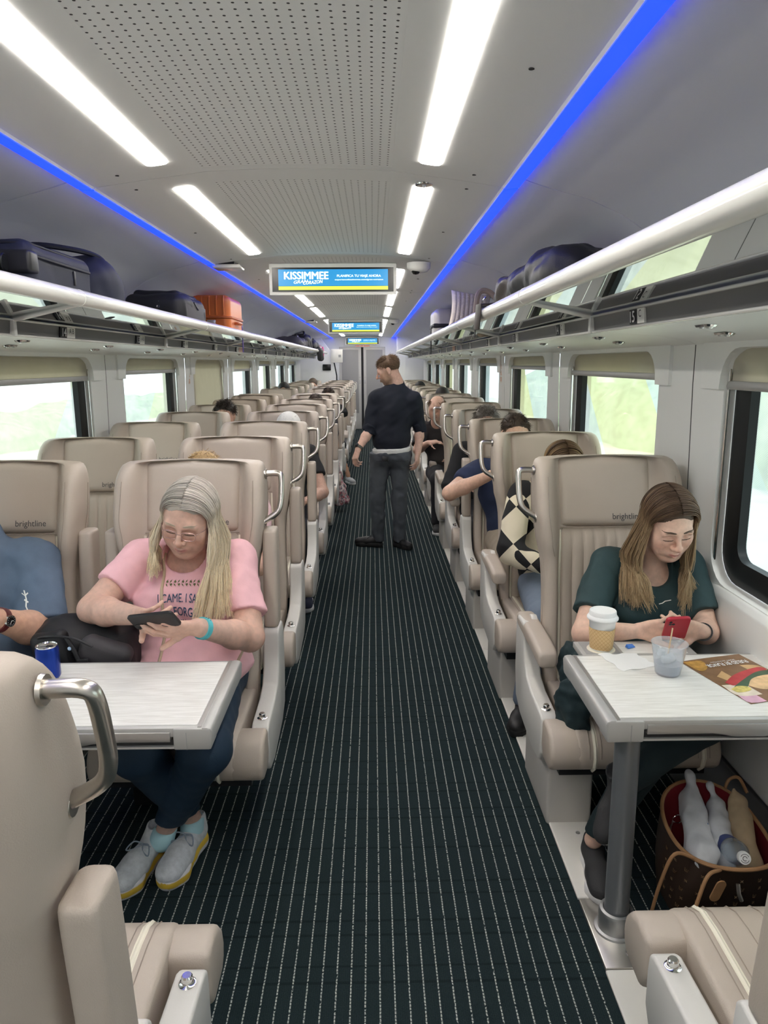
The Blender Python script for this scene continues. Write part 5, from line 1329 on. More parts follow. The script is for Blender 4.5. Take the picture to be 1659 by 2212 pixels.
# ---------------------------------------------------------------- man in blue polo by the left window
def blue_man():
    e = person((-1.45, 2.58, 0), 'seated man in a blue polo shirt with a wristwatch at the left picture edge'); off = np.array(e.location)
    H = Frame((-1.48, 2.60, 1.242), (.15,-.93,-.30), (0,-.30,.95), 1.08)
    LS, LE, LW = (-1.275,2.69,.988), (-1.185,2.50,.765), (-1.255,2.305,.885); RS, RE, RW = (-1.645,2.69,.985), (-1.665,2.52,.78), (-1.52,2.30,.83)
    neck = (-1.475, 2.68, 1.045)
    o = head_sdf(H, None, True, 1.05, 1.1, 1.05, 1); neck_sdf(o, H, neck, .062)
    arms = SDF(); rr = (.064,.056,.056,.034); arm_sdf(arms, RS, RE, RW, rr); arm_sdf(arms, LS, LE, LW, rr)
    hand_sdf(arms, LW, (-.80,-.35,.50), (.35,-.80,.1), -1, curl=(.3,.35,.4,.45), sc=1.08); hand_sdf(arms, RW, (.85,-.35,.2), (-.2,-.8,.2), 1, curl=(.3,.35,.4,.45), sc=1.08)
    body = SDF(); body.ell((-1.46,2.66,.82), (.19,.12,.22), None, 0).ell((-1.46,2.62,.62), (.19,.15,.15), None, .06); body.sub(arms, .03); body.sub(o, .03)
    parts = [surface(body, (-1.40,2.16,.66), (-1.08,2.78,1.10), .006), surface(body, H.c-.19, H.c+.19, .009), surface(body, (-1.8,2.16,.66), (-1.375,2.78,1.1), .008), surface(body, (-1.70,2.45,.45), (-1.25,2.85,1.0), .014)]
    V, Q = join(parts); ob('body', np_mesh('body', V-off, Q, skin, skin_tint(H, (.60,.36,.26), (.45,.22,.19), (.15,.10,.07), .15)(V)), None, e)
    t = SDF(); t.ell((-1.46,2.67,.845), (.205,.14,.22), None, 0).ell((-1.46,2.62,.64), (.215,.18,.16), None, .08); t.cap((-1.60,2.69,.988), (-1.315,2.69,.988), .066, .066, .05); t.cap(neck, (-1.475,2.685,1.075), .09, .074, .04)
    t.plane((-1.4,2.5,.5), (0,.2,-1)); t.sub(sleeve_sdf(LS, LE, .93, .078, .086), .05); t.sub(sleeve_sdf(RS, RE, .93, .078, .086), .05); t.wave(.010, 30, 24); t.wave(.003, 80, 29)
    t.cap(H.p((0,-.02,-.06)), (-1.47,2.60,1.04), .064, .076, .006, cut=True)
    blue = cloth('blue_polo', (.105,.150,.225), .8, noise=.05)
    sh = sdf_obj('polo_shirt', t, (-1.86,2.3,.45), (-1.06,2.88,1.2), .0075, blue, e)
    cl = MB()
    for s in (-1, 1):
        pts = [np.array((-1.468,2.745,1.090)), np.array((-1.468+s*.062,2.71,1.095)), np.array((-1.468+s*.078,2.64,1.073)), np.array((-1.468+s*.045,2.575,1.025))]
        lo = [q+np.array((s*.028*(i > 0), .012 if i < 1 else -.012, -.055+.004*i)) for i, q in enumerate(pts)]
        A = bez([tuple(q-off) for q in pts], 5); B = bez([tuple(q-off) for q in lo], 5); n = len(A)
        cl.add([tuple(q) for q in A]+[tuple(q) for q in B], [(i, i+1, n+i+1, n+i) for i in range(n-1)])
    co = ob('collar', cl.mesh('collar', fix=False), blue, sh); md = co.modifiers.new('t', 'SOLIDIFY'); md.thickness = .004
    fg = MB().tube([(0,.045,0),(.002,.02,0),(-.003,0,0),(.003,-.02,0),(.002,-.052,0),(-.006,-.055,0)], .0022, 5).tube([(-.008,.035,0),(0,.03,0),(.010,.04,0)], .002, 5).tube([(-.004,.018,0),(.006,.012,0)], .003, 5).mesh('crest')
    print_on(sh, fg, (-1.150,2.35,.865), 0, 0, whiteink, (-.5,.85,0), (.85,.5,0), (0,0,1), name='sleeve_emblem', maxlen=.02)
    lg = SDF(); lg.chain([(-1.38,2.58,.55),(-1.33,2.08,.54),(-1.33,2.10,.1)], [.11,.085,.055], .04).chain([(-1.55,2.58,.55),(-1.57,2.08,.54),(-1.57,2.10,.1)], [.11,.085,.055], .04).ell((-1.46,2.62,.56), (.2,.15,.1), None, .05)
    sdf_obj('trousers', lg, (-1.8,1.9,.03), (-1.15,2.85,.75), .011, cloth('dark_jeans', (.014,.024,.045)), e)
    up = mat('black_knit')
    shoe('shoe', e, (-1.33,2.15,0), (-1.33,1.86,0), up, (.1,.1,.1)); shoe('shoe', e, (-1.57,2.15,0), (-1.57,1.86,0), up, (.1,.1,.1))
    short_hair(H, e, [(.12,.09,.07),(.2,.16,.13)], 500, .02)
    # watch
    wd = nrm(np.array(LE)-np.array(LW)); c = np.array(LW)+wd*.03; u = nrm(np.cross(wd, (0,0,1))); v = np.cross(wd, u); wm = MB(); rw = .0395
    wm.loft([[tuple(c+wd*(q-.010)+(u*math.cos(a)+v*math.sin(a))*(rw+ex)-off) for a in np.linspace(0, 2*PI, 28)[:-1]] for q, ex in ((0,-.003),(0,.002),(.020,.002),(.020,-.003))], cap=False)
    wo = ob('watch_strap', wm.mesh('strap'), mat('burgundy_leather', (.10,.018,.020), .45), e)
    d = nrm(np.array((.45,-.75,.35))-wd*(np.array((.45,-.75,.35))@wd)); cc = c+d*(rw+.002)-off; x = wd; y = np.cross(d, wd)
    def disc(r, h0, h1, mt_, nm):
        A = np.linspace(0, 2*PI, 25)[:-1]; ob(nm, MB().loft([[tuple(cc+x*r*math.cos(a)+y*r*math.sin(a)+d*h) for a in A] for h in (h0, h1)]).mesh(nm), mt_, wo)
    disc(.0195, -.002, .006, chrome, 'case'); disc(.0165, .006, .0066, bezel, 'dial')
    hm = MB()
    for k in range(12): q = cc+(x*math.cos(k*PI/6)+y*math.sin(k*PI/6))*.0135+d*.0068; hm.lathe([(.0011,0),(.0011,.0004)], 6, tuple(q))
    hm.tube([tuple(cc+d*.0072), tuple(cc+d*.0072+x*.008+y*.003)], .0007, 5).tube([tuple(cc+d*.0072), tuple(cc+d*.0072-y*.011)], .0006, 5)
    ob('hands', hm.mesh('hands'), whiteink, wo)
blue_man()

# ---------------------------------------------------------------- man standing in the aisle
def standing_man():
    e = person((.14, 6.67, 0), 'bearded man in a navy pullover and grey trousers standing in the aisle'); off = np.array(e.location)
    H = Frame((.138, 6.665, 1.634), (-.93,.12,-.36), (-.36,-.02,.92), 1.0)
    LS, LE, LW = (.018,6.66,1.392), (-.035,6.625,1.10), (-.138,6.50,.945); RS, RE, RW = (.372,6.66,1.372), (.425,6.70,1.11), (.405,6.62,.895)
    neck = (.212, 6.672, 1.520)
    o = head_sdf(H, None, True, 1.08, 1.05, 1.0, 1); neck_sdf(o, H, neck, .060, .03)
    arms = SDF(); rr = (.040,.043,.042,.028); arm_sdf(arms, LS, LE, LW, rr); arm_sdf(arms, RS, RE, RW, rr)
    hand_sdf(arms, LW, (-.30,-.22,-.92), (-.75,-.45,.35), 1, curl=(.5,.6,.7,.75), sc=1.0); hand_sdf(arms, RW, (-.1,-.25,-.95), (.8,-.3,0), -1, curl=(.4,.45,.5,.5))
    body = SDF(); body.ell((.18,6.68,1.22), (.145,.075,.20), None, 0).ell((.155,6.68,.95), (.12,.08,.11), None, .06); body.sub(arms, .03); body.sub(o, .03)
    K1, K2, A1, A2 = (.030,6.655,.475), (.235,6.665,.475), (.045,6.705,.075), (.240,6.685,.075); P1, P2 = (.065,6.67,.88), (.245,6.67,.88)
    lg0 = SDF(); lg0.chain([P1, K1, A1], [.050,.048,.033], .03).chain([P2, K2, A2], [.050,.048,.033], .03); body.sub(lg0, .03)
    parts = [surface(body, H.c-.19, H.c+.19, .0042), surface(body, (-.32,6.36,.72), (.02,6.75,1.20), .0055), surface(body, (.30,6.45,.72), (.52,6.8,1.2), .007), surface(body, (-.06,6.5,.03), (.36,6.85,1.45), .016)]
    V, Q = join(parts); ob('body', np_mesh('body', V-off, Q, skin, skin_tint(H, (.66,.42,.33), (.50,.27,.24), (.24,.15,.09), .2, beard=(.28,.17,.10))(V)), None, e)
    t = SDF(); t.ell((.185,6.675,1.24), (.185,.128,.24), None, 0).ell((.165,6.672,1.02), (.172,.130,.15), None, .10); t.cap((.055,6.665,1.392), (.335,6.665,1.375), .058, .058, .06); t.cap((.2,6.675,1.40), (.212,6.678,1.53), .085, .060, .05); t.cap((.05,6.67,1.40), (.19,6.675,1.475), .050, .055, .06); t.cap((.34,6.67,1.385), (.22,6.675,1.475), .050, .055, .06)
    t.plane((.16,6.6,.916), (.06,0,-1)); t.sub(sleeve_sdf(LS, LE, .98, .064, .058), .05); t.sub(sleeve_sdf(RS, RE, .98, .064, .058), .05)
    t.wave(.011, 26, 33); t.wave(.004, 60, 37); t.plane(tuple(np.array(neck)+np.array((0,0,.012))), (-.30,-.1,1))
    nv = cloth('navy_knit', (.008,.011,.021), .8, bump=.4, bscale=500)
    sdf_obj('pullover', t, (-.16,6.4,.88), (.55,6.88,1.56), .0075, nv, e)
    cuffs = SDF(); 
    for S, E_ in ((LS, LE), (RS, RE)):
        S = np.array(S); E_ = np.array(E_); d = nrm(E_-S); q = SDF(); q.cap(E_-d*.035, E_+d*.03, .060, .058, 0); q.plane(E_+d*.028, d); q.plane(E_-d*.06, -d); cuffs.sub(q, 0)
    cuffs.wave(.008, 90, 3); sdf_obj('rolled_cuff', cuffs, (-.14,6.5,1.0), (.53,6.82,1.24), .006, nv, e)
    us = SDF(); us.ell((.163,6.668,.92), (.176,.142,.16), None, 0); us.plane((.16,6.6,.94), (-.06,0,1)); us.plane((.16,6.6,.893), (.08,0,-1)); us.wave(.006, 40, 5)
    sdf_obj('undershirt', us, (-.05,6.48,.85), (.40,6.88,.99), .005, cloth('white_cotton', (.78,.78,.76)), e)
    tr = SDF(); tr.chain([P1, K1], [.100,.072], .05).chain([K1, A1], [.072,.055], .03); t2 = SDF(); t2.chain([P2, K2], [.100,.072], .05).chain([K2, A2], [.072,.055], .03); tr.sub(t2, .02)
    tr.ell((.155,6.665,.89), (.160,.122,.12), None, .05); tr.ell((.085,6.625,.86), (.085,.085,.09), None, .05).ell((.235,6.625,.86), (.085,.085,.09), None, .05)
    tr.plane((.15,6.6,.905), (-.06,0,1)); tr.plane((0,0,.055), (0,0,-1)); tr.wave(.009, 40, 43); tr.wave(.003, 90, 4)
    grey = cloth('grey_trousers', (.080,.090,.104), .85, noise=.10, nscale=14)
    to = sdf_obj('trousers', tr, (-.12,6.45,.03), (.42,6.9,.98), .0075, grey, e)
    pk = MB()
    for s, x0 in ((-1, .08), (1, .255)):
        pk.tube([(x0-.055,0,.055),(x0-.05,0,-.03),(x0,0,-.05),(x0+.05,0,-.03),(x0+.055,0,.055),(x0-.055,0,.055)], .0016, 4)
    print_on(to, pk.mesh('pockets'), (0,6.4,.84), 0, 0, mat('stitch_dark', (.02,.022,.026), .8), (0,1,0), name='pocket_seams', maxlen=.015)
    pc = MB().box(-.028,.028,-.004,.004,-.03,.012).mesh('pc', bevel=.003); ob('pocket_phone', pc, blackpl, e, loc=(-.035,-.150,.868), rot=(-.12,.12,0))
    blk = mat('black_leather', (.012,.012,.013), .5, bump=.2)
    shoe('shoe', e, (.085,6.685,0), (-.185,6.760,0), blk, (.015,.015,.015), laces=blackpl, sc=1); shoe('shoe', e, (.185,6.735,0), (.345,6.545,0), blk, (.015,.015,.015), laces=blackpl)
    hc = [(.16,.095,.055),(.22,.135,.08),(.11,.065,.04)]
    hair_cap(H, e, (.13,.08,.05), .002, .07); short_hair(H, e, hc, 3000, .034, 5, .0012, front=.080, top=1.3, sidelen=.30)
    bd = np.random.default_rng(2); ctrl = []; cols = []
    wd = nrm(np.array(LE)-np.array(LW)); c = np.array(LW)+wd*.02; u = nrm(np.cross(wd, (0,1,0))); v = np.cross(wd, u); wm = MB(); rw = .033
    wm.loft([[tuple(c+wd*(q-.012)+(u*math.cos(a)+v*math.sin(a))*(rw+ex)-off) for a in np.linspace(0, 2*PI, 24)[:-1]] for q, ex in ((0,-.003),(0,.002),(.024,.002),(.024,-.003))], cap=False)
    wo = ob('watch_strap', wm.mesh('strap'), mat('olive_band', (.07,.065,.05), .5), e)
    d = nrm(np.array((-.7,-.6,.3))-wd*(np.array((-.7,-.6,.3))@wd)); cc = c+d*(rw+.002)-off; y = np.cross(d, wd)
    ob('watch_case', MB().loft([[tuple(cc+wd*p[0]+y*p[1]+d*h) for p in rrect(.040,.034,.010,4)] for h in (-.003,.008)]).mesh('case', bevel=.002), bezel, wo)
standing_man()

# ---------------------------------------------------------------- other passengers further down the car
def rider(x, y, label, top=(.02,.02,.022), legs=(.02,.022,.03), skinc=(.62,.39,.30), hair=None, hcol=((.1,.06,.04),), head=(0,-.30,1.215), elbows=None, wrists=None, sleeve=.6, feet=True, shoe_up=None, sole=(.7,.7,.7), yaw=0, lean=0, knees=None, ankles=None, toes=None, lod=1.0, topmat=None, legmat=None, bare=False, hatf=None, thin=None):
    e = person((x, y-.33, 0), label); off = np.array(e.location); P = lambda dx, dy, z: np.array((x+dx, y+dy, z))
    H = Frame(P(*head), (math.sin(yaw),-math.cos(yaw),-.25), (0,-.25,.97), 1.05)
    LS, RS = P(.185+lean,-.235,1.02), P(-.185+lean,-.235,1.02)
    el = elbows or ((.22,-.40,.74), (-.22,-.40,.74)); wr = wrists or ((.10,-.58,.72), (-.10,-.58,.72))
    LE, RE = P(*el[0]), P(*el[1]); LW, RW = P(*wr[0]), P(*wr[1]); nk = P(lean+head[0]*.4,-.25,1.06)
    o = head_sdf(H, None, True); neck_sdf(o, H, nk, .055)
    arms = SDF(); rr = (.054,.047,.046,.029); arm_sdf(arms, RS, RE, RW, rr); arm_sdf(arms, LS, LE, LW, rr)
    hand_sdf(arms, LW, (-.85,-.35,.15), (.2,-.3,.9), -1); hand_sdf(arms, RW, (.85,-.35,.15), (-.2,-.3,.9), 1)
    kn = knees or ((.11,-.80,.53), (-.11,-.80,.53)); an = ankles or ((.12,-.80,.10), (-.12,-.80,.10)); KL, KR = P(*kn[0]), P(*kn[1]); AL, AR = P(*an[0]), P(*an[1]); HL, HR = P(.095,-.32,.545), P(-.095,-.32,.545)
    body = SDF(); body.ell(P(lean,-.24,.84), (.16,.095,.2), None, 0).ell(P(0,-.27,.60), (.155,.12,.14), None, .06); body.sub(arms, .03); body.sub(o, .03)
    lg0 = SDF(); lg0.chain([HL, KL, AL], [.08,.055,.032], .03).chain([HR, KR, AR], [.08,.055,.032], .03); body.sub(lg0, .03)
    allp = np.array([LS, RS, LE, RE, LW, RW, nk, KL, KR, AL, AR, P(0,-.3,.5)]); lo, hi = allp.min(0)-.13, allp.max(0)+.1
    parts = [surface(body, H.c-.18, H.c+.18, .008*lod), surface(body, lo, np.minimum(hi, np.array((9,9,H.c[2]-.16))), .0125*lod)]
    V, Q = join(parts); ob('body', np_mesh('body', V-off, Q, skin, skin_tint(H, skinc, brow=hcol[0])(V)), None, e)
    t = SDF(); t.ell(P(lean,-.235,.86), (.18,.115,.21), None, 0).ell(P(0,-.265,.63), (.185,.15,.15), None, .08); t.cap(P(-.14+lean,-.235,1.02), P(.14+lean,-.235,1.02), .06, .06, .05); t.cap(nk, nk+np.array((0,0,.02)), .085, .07, .04); t.plane(P(0,0,.53), (0,0,-1))
    t.sub(sleeve_sdf(LS, LE, sleeve, .066, .074), .04); t.sub(sleeve_sdf(RS, RE, sleeve, .066, .074), .04)
    if sleeve >= .99:
        t.sub(sleeve_sdf(LE, LW, .92, .066, .045), .03); t.sub(sleeve_sdf(RE, RW, .92, .066, .045), .03)
    t.wave(.010, 32, int(abs(x*100+y*7))); t.cap(H.p((0,-.02,-.06)), nk+np.array((0,-.05,.02)), .055, .074, .006, cut=True)
    tm = topmat or cloth('top_%d_%d_%d' % tuple(int(c*999) for c in top), top); lm = legmat or cloth('legs_%d_%d_%d' % tuple(int(c*999) for c in legs), legs)
    sdf_obj('shirt', t, (lo[0]-.03, y-.72, .5), (hi[0]+.03, y-.04, 1.16), .012*lod, tm, e)
    l = SDF(); l.chain([HL, KL], [.105,.078], .05); l2 = SDF(); l2.chain([HR, KR], [.105,.078], .05)
    if not bare: l.chain([KL, AL], [.078,.055], .03); l2.chain([KR, AR], [.078,.055], .03); 
    l.sub(l2, .015); l.ell(P(0,-.29,.56), (.18,.14,.10), None, .05); l.plane((0,0,.08), (0,0,-1)); l.wave(.004, 50, 6)
    sdf_obj('trousers' if not bare else 'shorts', l, lo-.05, np.array((hi[0]+.05, y-.1, .72)), .014*lod, lm, e)
    if feet:
        su = shoe_up or mat('black_knit'); tl = toes or ((.13,-1.0,0), (-.13,-1.0,0))
        for A_, T_ in ((AL, tl[0]), (AR, tl[1])):
            T_ = P(*T_); d = nrm((T_-A_)*np.array((1,1,0))); hl = np.array((A_[0], A_[1], 0))-d*.06; shoe('shoe', e, hl, hl+d*.28, su, sole, q_=1.9)
    if hair == 'long':
        long_hair(H, e, {-1: (H.p((-.10,.02,-.10)), H.p((-.08,-.08,-.10)), H.p((-.11,.04,-.26)), H.p((-.09,-.08,-.26))), 1: (H.p((.10,.02,-.10)), H.p((.08,-.08,-.10)), H.p((.11,.04,-.26)), H.p((.09,-.08,-.26)))}, list(hcol), hcol[-1], 700, .0, int(y*10), rad=.0018, root=hcol[0]); hair_cap(H, e, tuple(np.array(hcol[0])*.9), .003, long_=True, h=.007)
    elif hair == 'short': short_hair(H, e, list(hcol), 1200, .030, int(y*10), .0016, thin=thin); 
    elif hair == 'curly': short_hair(H, e, list(hcol), 1100, .045, int(y*10), .0017, curl=.009)
    if hair in ('short', 'curly') and thin is None: hair_cap(H, e, tuple(np.array(hcol[0])*.9), .002, h=.008)
    if hatf: hatf(e, H)
    return e
def white_cap(e, H):
    off = np.array(e.location); o = SDF(); o.ell(H.p((0,-.018,.048)), np.array((.089,.110,.090))*H.s, H.R, 0); o.plane(H.p((0,0,.035)), nrm(H.u*-1+H.f*.12))
    wm = cloth('white_canvas', (.80,.79,.76)); c = sdf_obj('cap', o, H.c-.16, H.c+.2, .005, wm, e)
    br = SDF(); br.ell(H.p((0,.115,.030)), np.array((.072,.055,.007))*H.s, H.R, 0); sdf_obj('brim', br, H.c-.05, H.c+.25, .005, wm, c) if False else None
    lines = MB()
    L = lambda pts: lines.tube([tuple(H.p(q)-off) for q in pts], .0022, 5)
    # cap turned so its front emblem shows towards the camera
    for s in (-1, 1):
        L([(s*.006,.091,.078),(s*.030,.084,.092),(s*.040,.079,.080),(s*.030,.086,.070),(s*.040,.083,.060),(s*.028,.089,.056),(s*.006,.095,.066)])
    L([(-.012,.093,.080),(0,.094,.076),(.012,.093,.080)])
    L([(-.085,.025,.050),(-.06,.075,.058),(-.02,.097,.052),(.02,.097,.052),(.06,.075,.058),(.085,.025,.050)])
    ob('emblem', lines.mesh('emblem'), ink, c)
rider(XLA-.06, LROWS[1], 'passenger whose blonde hair shows above the first left aisle seat', top=(.72,.50,.52), legs=(.03,.045,.09), hair='short', hcol=((.50,.34,.16),(.62,.45,.24),(.35,.22,.10)), head=(-.06,-.28,1.145))
rider(XLA+.03, LROWS[3], 'passenger in a white cap and black t-shirt in the left aisle column', hair='short', hcol=((.1,.07,.05),), head=(.04,-.30,1.195), elbows=((.295,-.42,.74),(-.25,-.40,.74)), wrists=((.20,-.66,.72),(-.10,-.58,.72)), knees=((.20,-.80,.52),(-.1,-.80,.53)), ankles=((.20,-.86,.10),(-.12,-.8,.10)), toes=((.21,-1.1,0),(-.13,-1.0,0)), shoe_up=mat('navy_knit_shoe', (.02,.025,.05), .8), hatf=white_cap)
rider(XLW+.08, LROWS[4], 'passenger with dark curly hair in the left window column', top=(.06,.05,.05), hair='curly', hcol=((.02,.014,.010),(.04,.025,.02)), head=(.02,-.30,1.245), feet=False, lod=1.3)
rider(XLA+.05, LFAR[0], 'passenger with a bare arm and grey sneakers stretched into the aisle', top=(.015,.015,.017), legs=(.03,.03,.03), skinc=(.42,.24,.16), hair='short', hcol=((.05,.03,.02),), elbows=((.32,-.45,.78),(-.25,-.4,.74)), sleeve=.35, knees=((.20,-.82,.54),(-.1,-.80,.53)), ankles=((.30,-.92,.10),(-.1,-.85,.1)), toes=((.40,-1.15,0),(-.1,-1.1,0)), shoe_up=mat('grey_knit_shoe', (.35,.35,.36), .8), bare=True, lod=1.4)
floral = mat('floral_print', (.45,.30,.30), .85, noise=.0); nt = floral.node_tree
_v = nd(nt, 'ShaderNodeTexVoronoi'); _v.inputs['Scale'].default_value = 55; _tc = nd(nt, 'ShaderNodeTexCoord'); nt.links.new(_tc.outputs['Object'], _v.inputs['Vector'])
_r = nd(nt, 'ShaderNodeValToRGB'); _r.color_ramp.elements[0].color = (.40,.06,.10,1); _r.color_ramp.elements[1].color = (.10,.09,.13,1); _e = _r.color_ramp.elements.new(.5); _e.color = (.62,.55,.52,1)
_s = nd(nt, 'ShaderNodeSeparateColor'); nt.links.new(_v.outputs['Color'], _s.inputs[0]); nt.links.new(_s.outputs[0], _r.inputs[0]); nt.links.new(_r.outputs[0], nt.nodes['Principled BSDF'].inputs['Base Color'])
fr_ = rider(XLA+.04, LROWS[6]-.0, 'passenger whose floral skirt hangs into the aisle', top=(.03,.025,.03), skinc=(.45,.27,.18), hair='short', hcol=((.06,.04,.03),), legmat=floral, lod=1.4)
sk_ = SDF(); sk_.cap((-.46,8.42,.52), (-.385,8.40,.14), .07, .085, .03).cap((-.50,8.6,.55), (-.42,8.5,.2), .08, .07, .05); sk_.plane((0,0,.10), (0,0,-1)); sk_.wave(.03, 40, 3)
sdf_obj('skirt', sk_, (-.68,8.2,.05), (-.22,8.8,.68), .010, floral, fr_)
# right-hand column
checks = mat('checked_knit', (.8,.75,.62), .85); nt = checks.node_tree
_tc = nd(nt, 'ShaderNodeTexCoord'); _mp = nd(nt, 'ShaderNodeMapping'); _mp.inputs['Rotation'].default_value = (.5,.7,.4); nt.links.new(_tc.outputs['Object'], _mp.inputs[0])
_ck = nd(nt, 'ShaderNodeTexChecker'); _ck.inputs['Scale'].default_value = 7.5; _ck.inputs[1].default_value = (.72,.65,.50,1); _ck.inputs[2].default_value = (.012,.012,.014,1); nt.links.new(_mp.outputs[0], _ck.inputs[0]); nt.links.new(_ck.outputs[0], nt.nodes['Principled BSDF'].inputs['Base Color'])
rider(XRS+.02, RROWS[1], 'passenger in a black and cream checked cardigan and jeans', topmat=checks, legs=(.16,.20,.27), hair='long', hcol=((.10,.06,.035),(.20,.12,.06),(.40,.27,.14)), head=(.02,-.28,1.165), sleeve=1.0, elbows=((.19,-.40,.74),(-.265,-.40,.76)), ankles=((.1,-.85,.1),(-.235,-.70,.10)), knees=((.1,-.80,.52),(-.17,-.80,.54)), toes=((.1,-1.1,0),(-.33,-.95,0)), shoe_up=mat('black_leather'), sole=(.015,.015,.015))
rider(XRS+.0, RROWS[2], 'passenger in a navy polo with an elbow reaching over the aisle', top=(.02,.03,.075), legs=(.34,.28,.22), skinc=(.66,.42,.31), hair='short', hcol=((.05,.032,.022),(.09,.06,.04)), head=(-.02,-.30,1.245), lean=-.06, elbows=((.19,-.4,.74),(-.455,-.46,.895)), wrists=((.1,-.58,.72),(-.20,-.60,1.04)), sleeve=.62)
rider(XRS-.05, RROWS[3], 'passenger with grey curly hair in black clothes in the right-hand column', top=(.012,.012,.014), legs=(.015,.015,.018), hair='curly', hcol=((.16,.14,.12),(.28,.25,.22)), head=(0,-.30,1.235), elbows=((.25,-.4,.74),(-.29,-.42,.74)), wrists=((.1,-.58,.72),(-.16,-.60,.78)), sleeve=1.0)
rider(XRS-.17, RROWS[5], 'balding man in a black polo leaning towards the aisle', top=(.018,.015,.015), legs=(.02,.02,.025), hair='short', hcol=((.20,.13,.08),), head=(-.09,-.32,1.225), lean=-.05, yaw=-.3, elbows=((.25,-.4,.74),(-.30,-.45,.80)), wrists=((.1,-.58,.72),(-.20,-.66,.90)), sleeve=.8, thin=lambda p: 0.0 if (p[2] > .085 and p[1] > -.06) else 1.0, lod=1.3)
def far_head(x, y, label, hcol, z=1.235):
    e = person((x, y-.3, 0), label); off = np.array(e.location); H = Frame((x, y-.30, z), (0,-.97,-.2), (0,-.2,.97), 1.05)
    o = head_sdf(H); neck_sdf(o, H, (x, y-.24, 1.05)); o.ell((x,y-.24,.84), (.18,.1,.22), None, .04).ell((x,y-.28,.6), (.17,.14,.15), None, .06).chain([(x-.1,y-.3,.54),(x-.1,y-.75,.53),(x-.1,y-.75,.08)], [.09,.07,.05], .04).chain([(x+.1,y-.3,.54),(x+.1,y-.75,.53),(x+.1,y-.75,.08)], [.09,.07,.05], .04)
    V, Q = surface(o, (x-.3,y-.9,.02), (x+.3,y-.1,1.4), .013); c = skin_tint(H, (.6,.38,.29))(V); c[V[:, 2] < 1.08] = (.03,.03,.035)
    ob('body', np_mesh('body', V-off, Q, skin, c), None, e); hair_cap(H, e, hcol, .012, h=.010)
far_head(XRS-.0, RROWS[7], 'dark-haired passenger far down the right-hand column', (.015,.012,.012))
far_head(XRS-.1, RROWS[10], 'black-haired passenger farthest down the right-hand column', (.01,.01,.012))
far_head(XLW-.02, LFAR[1], 'dark-haired passenger far down the left window column', (.012,.011,.012), 1.26)
far_head(XLW+.2, LFAR[4], 'brown-haired passenger at the far end of the left side', (.12,.09,.07), 1.26)
# ================================================================== tables
def laminate():
    m = mat('laminate', (.80,.79,.76), .32); nt = m.node_tree; b = nt.nodes['Principled BSDF']
    tc = nd(nt, 'ShaderNodeTexCoord'); mp = nd(nt, 'ShaderNodeMapping'); mp.inputs['Scale'].default_value = (6, 110, 30); nt.links.new(tc.outputs['Object'], mp.inputs[0])
    n = nd(nt, 'ShaderNodeTexNoise'); n.inputs['Scale'].default_value = 1.6; n.inputs['Detail'].default_value = 7; n.inputs['Distortion'].default_value = .6; nt.links.new(mp.outputs[0], n.inputs['Vector'])
    r = nd(nt, 'ShaderNodeMapRange'); r.inputs[1].default_value = .35; r.inputs[2].default_value = .62; nt.links.new(n.outputs[0], r.inputs[0])
    nt.links.new(mixc(nt, r.outputs[0], (.70,.685,.65), (.84,.83,.80)), b.inputs['Base Color']); return m
lam = laminate(); tgrey = mat('table_grey', (.47,.465,.45), .4, metal=.25); tdark = mat('table_dark', (.03,.03,.032), .5)
postm = mat('post_paint', (.24,.25,.265), .32, metal=.5)
def table(sg, xa, xw, y0, y1, z, label):
    """xa: aisle edge, xw: wall edge."""
    cx = (xa+xw)/2; e = empty('table', (cx, (y0+y1)/2, 0)); tag(e, label, 'table'); cy = (y0+y1)/2
    s = 1 if xw > xa else -1
    def bx(xa_, xb_, ya, yb, za, zb): return MB().box(min(xa_, xb_)-cx, max(xa_, xb_)-cx, ya-cy, yb-cy, za, zb)
    ob('frame', bx(xa+s*.012, xw, y0, y1, z-.028, z-.001).mesh('frame', bevel=.004), tgrey, e)
    ob('laminate', bx(xa+s*.042, xw, y0+.016, y1-.016, z-.003, z+.0012).mesh('laminate', bevel=.001, seg=1), lam, e)
    ob('edge_strip', bx(xa+s*.030, xa+s*.040, y0+.004, y1-.004, z-.002, z+.0008).mesh('strip'), alum, e)
    prof = [(0,-.012),(.004,-.003),(.014,0),(.028,0),(.028,-.062),(.012,-.062),(.003,-.055)]
    ob('edge_cap', MB().prism([(xa+s*a-cx, z+b) for a, b in prof], y0-.002-cy, y1+.002-cy, 'y').mesh('cap', bevel=.003), tgrey, e)
    ob('corner_block', bx(xa+s*.004, xa+s*.105, y0-.004, y0+.07, z-.064, z-.0015).mesh('corner', bevel=.006), tgrey, e)
    ob('corner_block', bx(xa+s*.004, xa+s*.105, y1-.07, y1+.004, z-.064, z-.0015).mesh('corner', bevel=.006), tgrey, e)
    ob('block_seam', bx(xa+s*.068, xa+s*.0695, y0-.0046, y0+.01, z-.062, z-.012).mesh('seam'), midgrey, e)
    ob('recess', bx(xa+s*.105, xw, y0+.012, y1-.012, z-.058, z-.027).mesh('recess'), tdark, e)
    xb0 = xa+s*.112
    pr = [(xb0,z-.012),(xw,z-.012)] + [(xw, z-.040)] + [(xb0+s*.38, z-.040),(xb0+s*.35,z-.044),(xb0+s*.32,z-.050),(xb0+s*.24,z-.050),(xb0+s*.21,z-.044),(xb0+s*.18,z-.040),(xb0,z-.040)]
    ob('tray_bar', MB().prism([(a-cx, b) for a, b in pr], y0-.004-cy, y0+.014-cy, 'y').mesh('bar', bevel=.002), alum, e)
    ob('under_rail', bx(xa+s*.105, xw, y0+.002, y0+.018, z-.062, z-.056).mesh('rail'), tgrey, e)
    return e, cx, cy
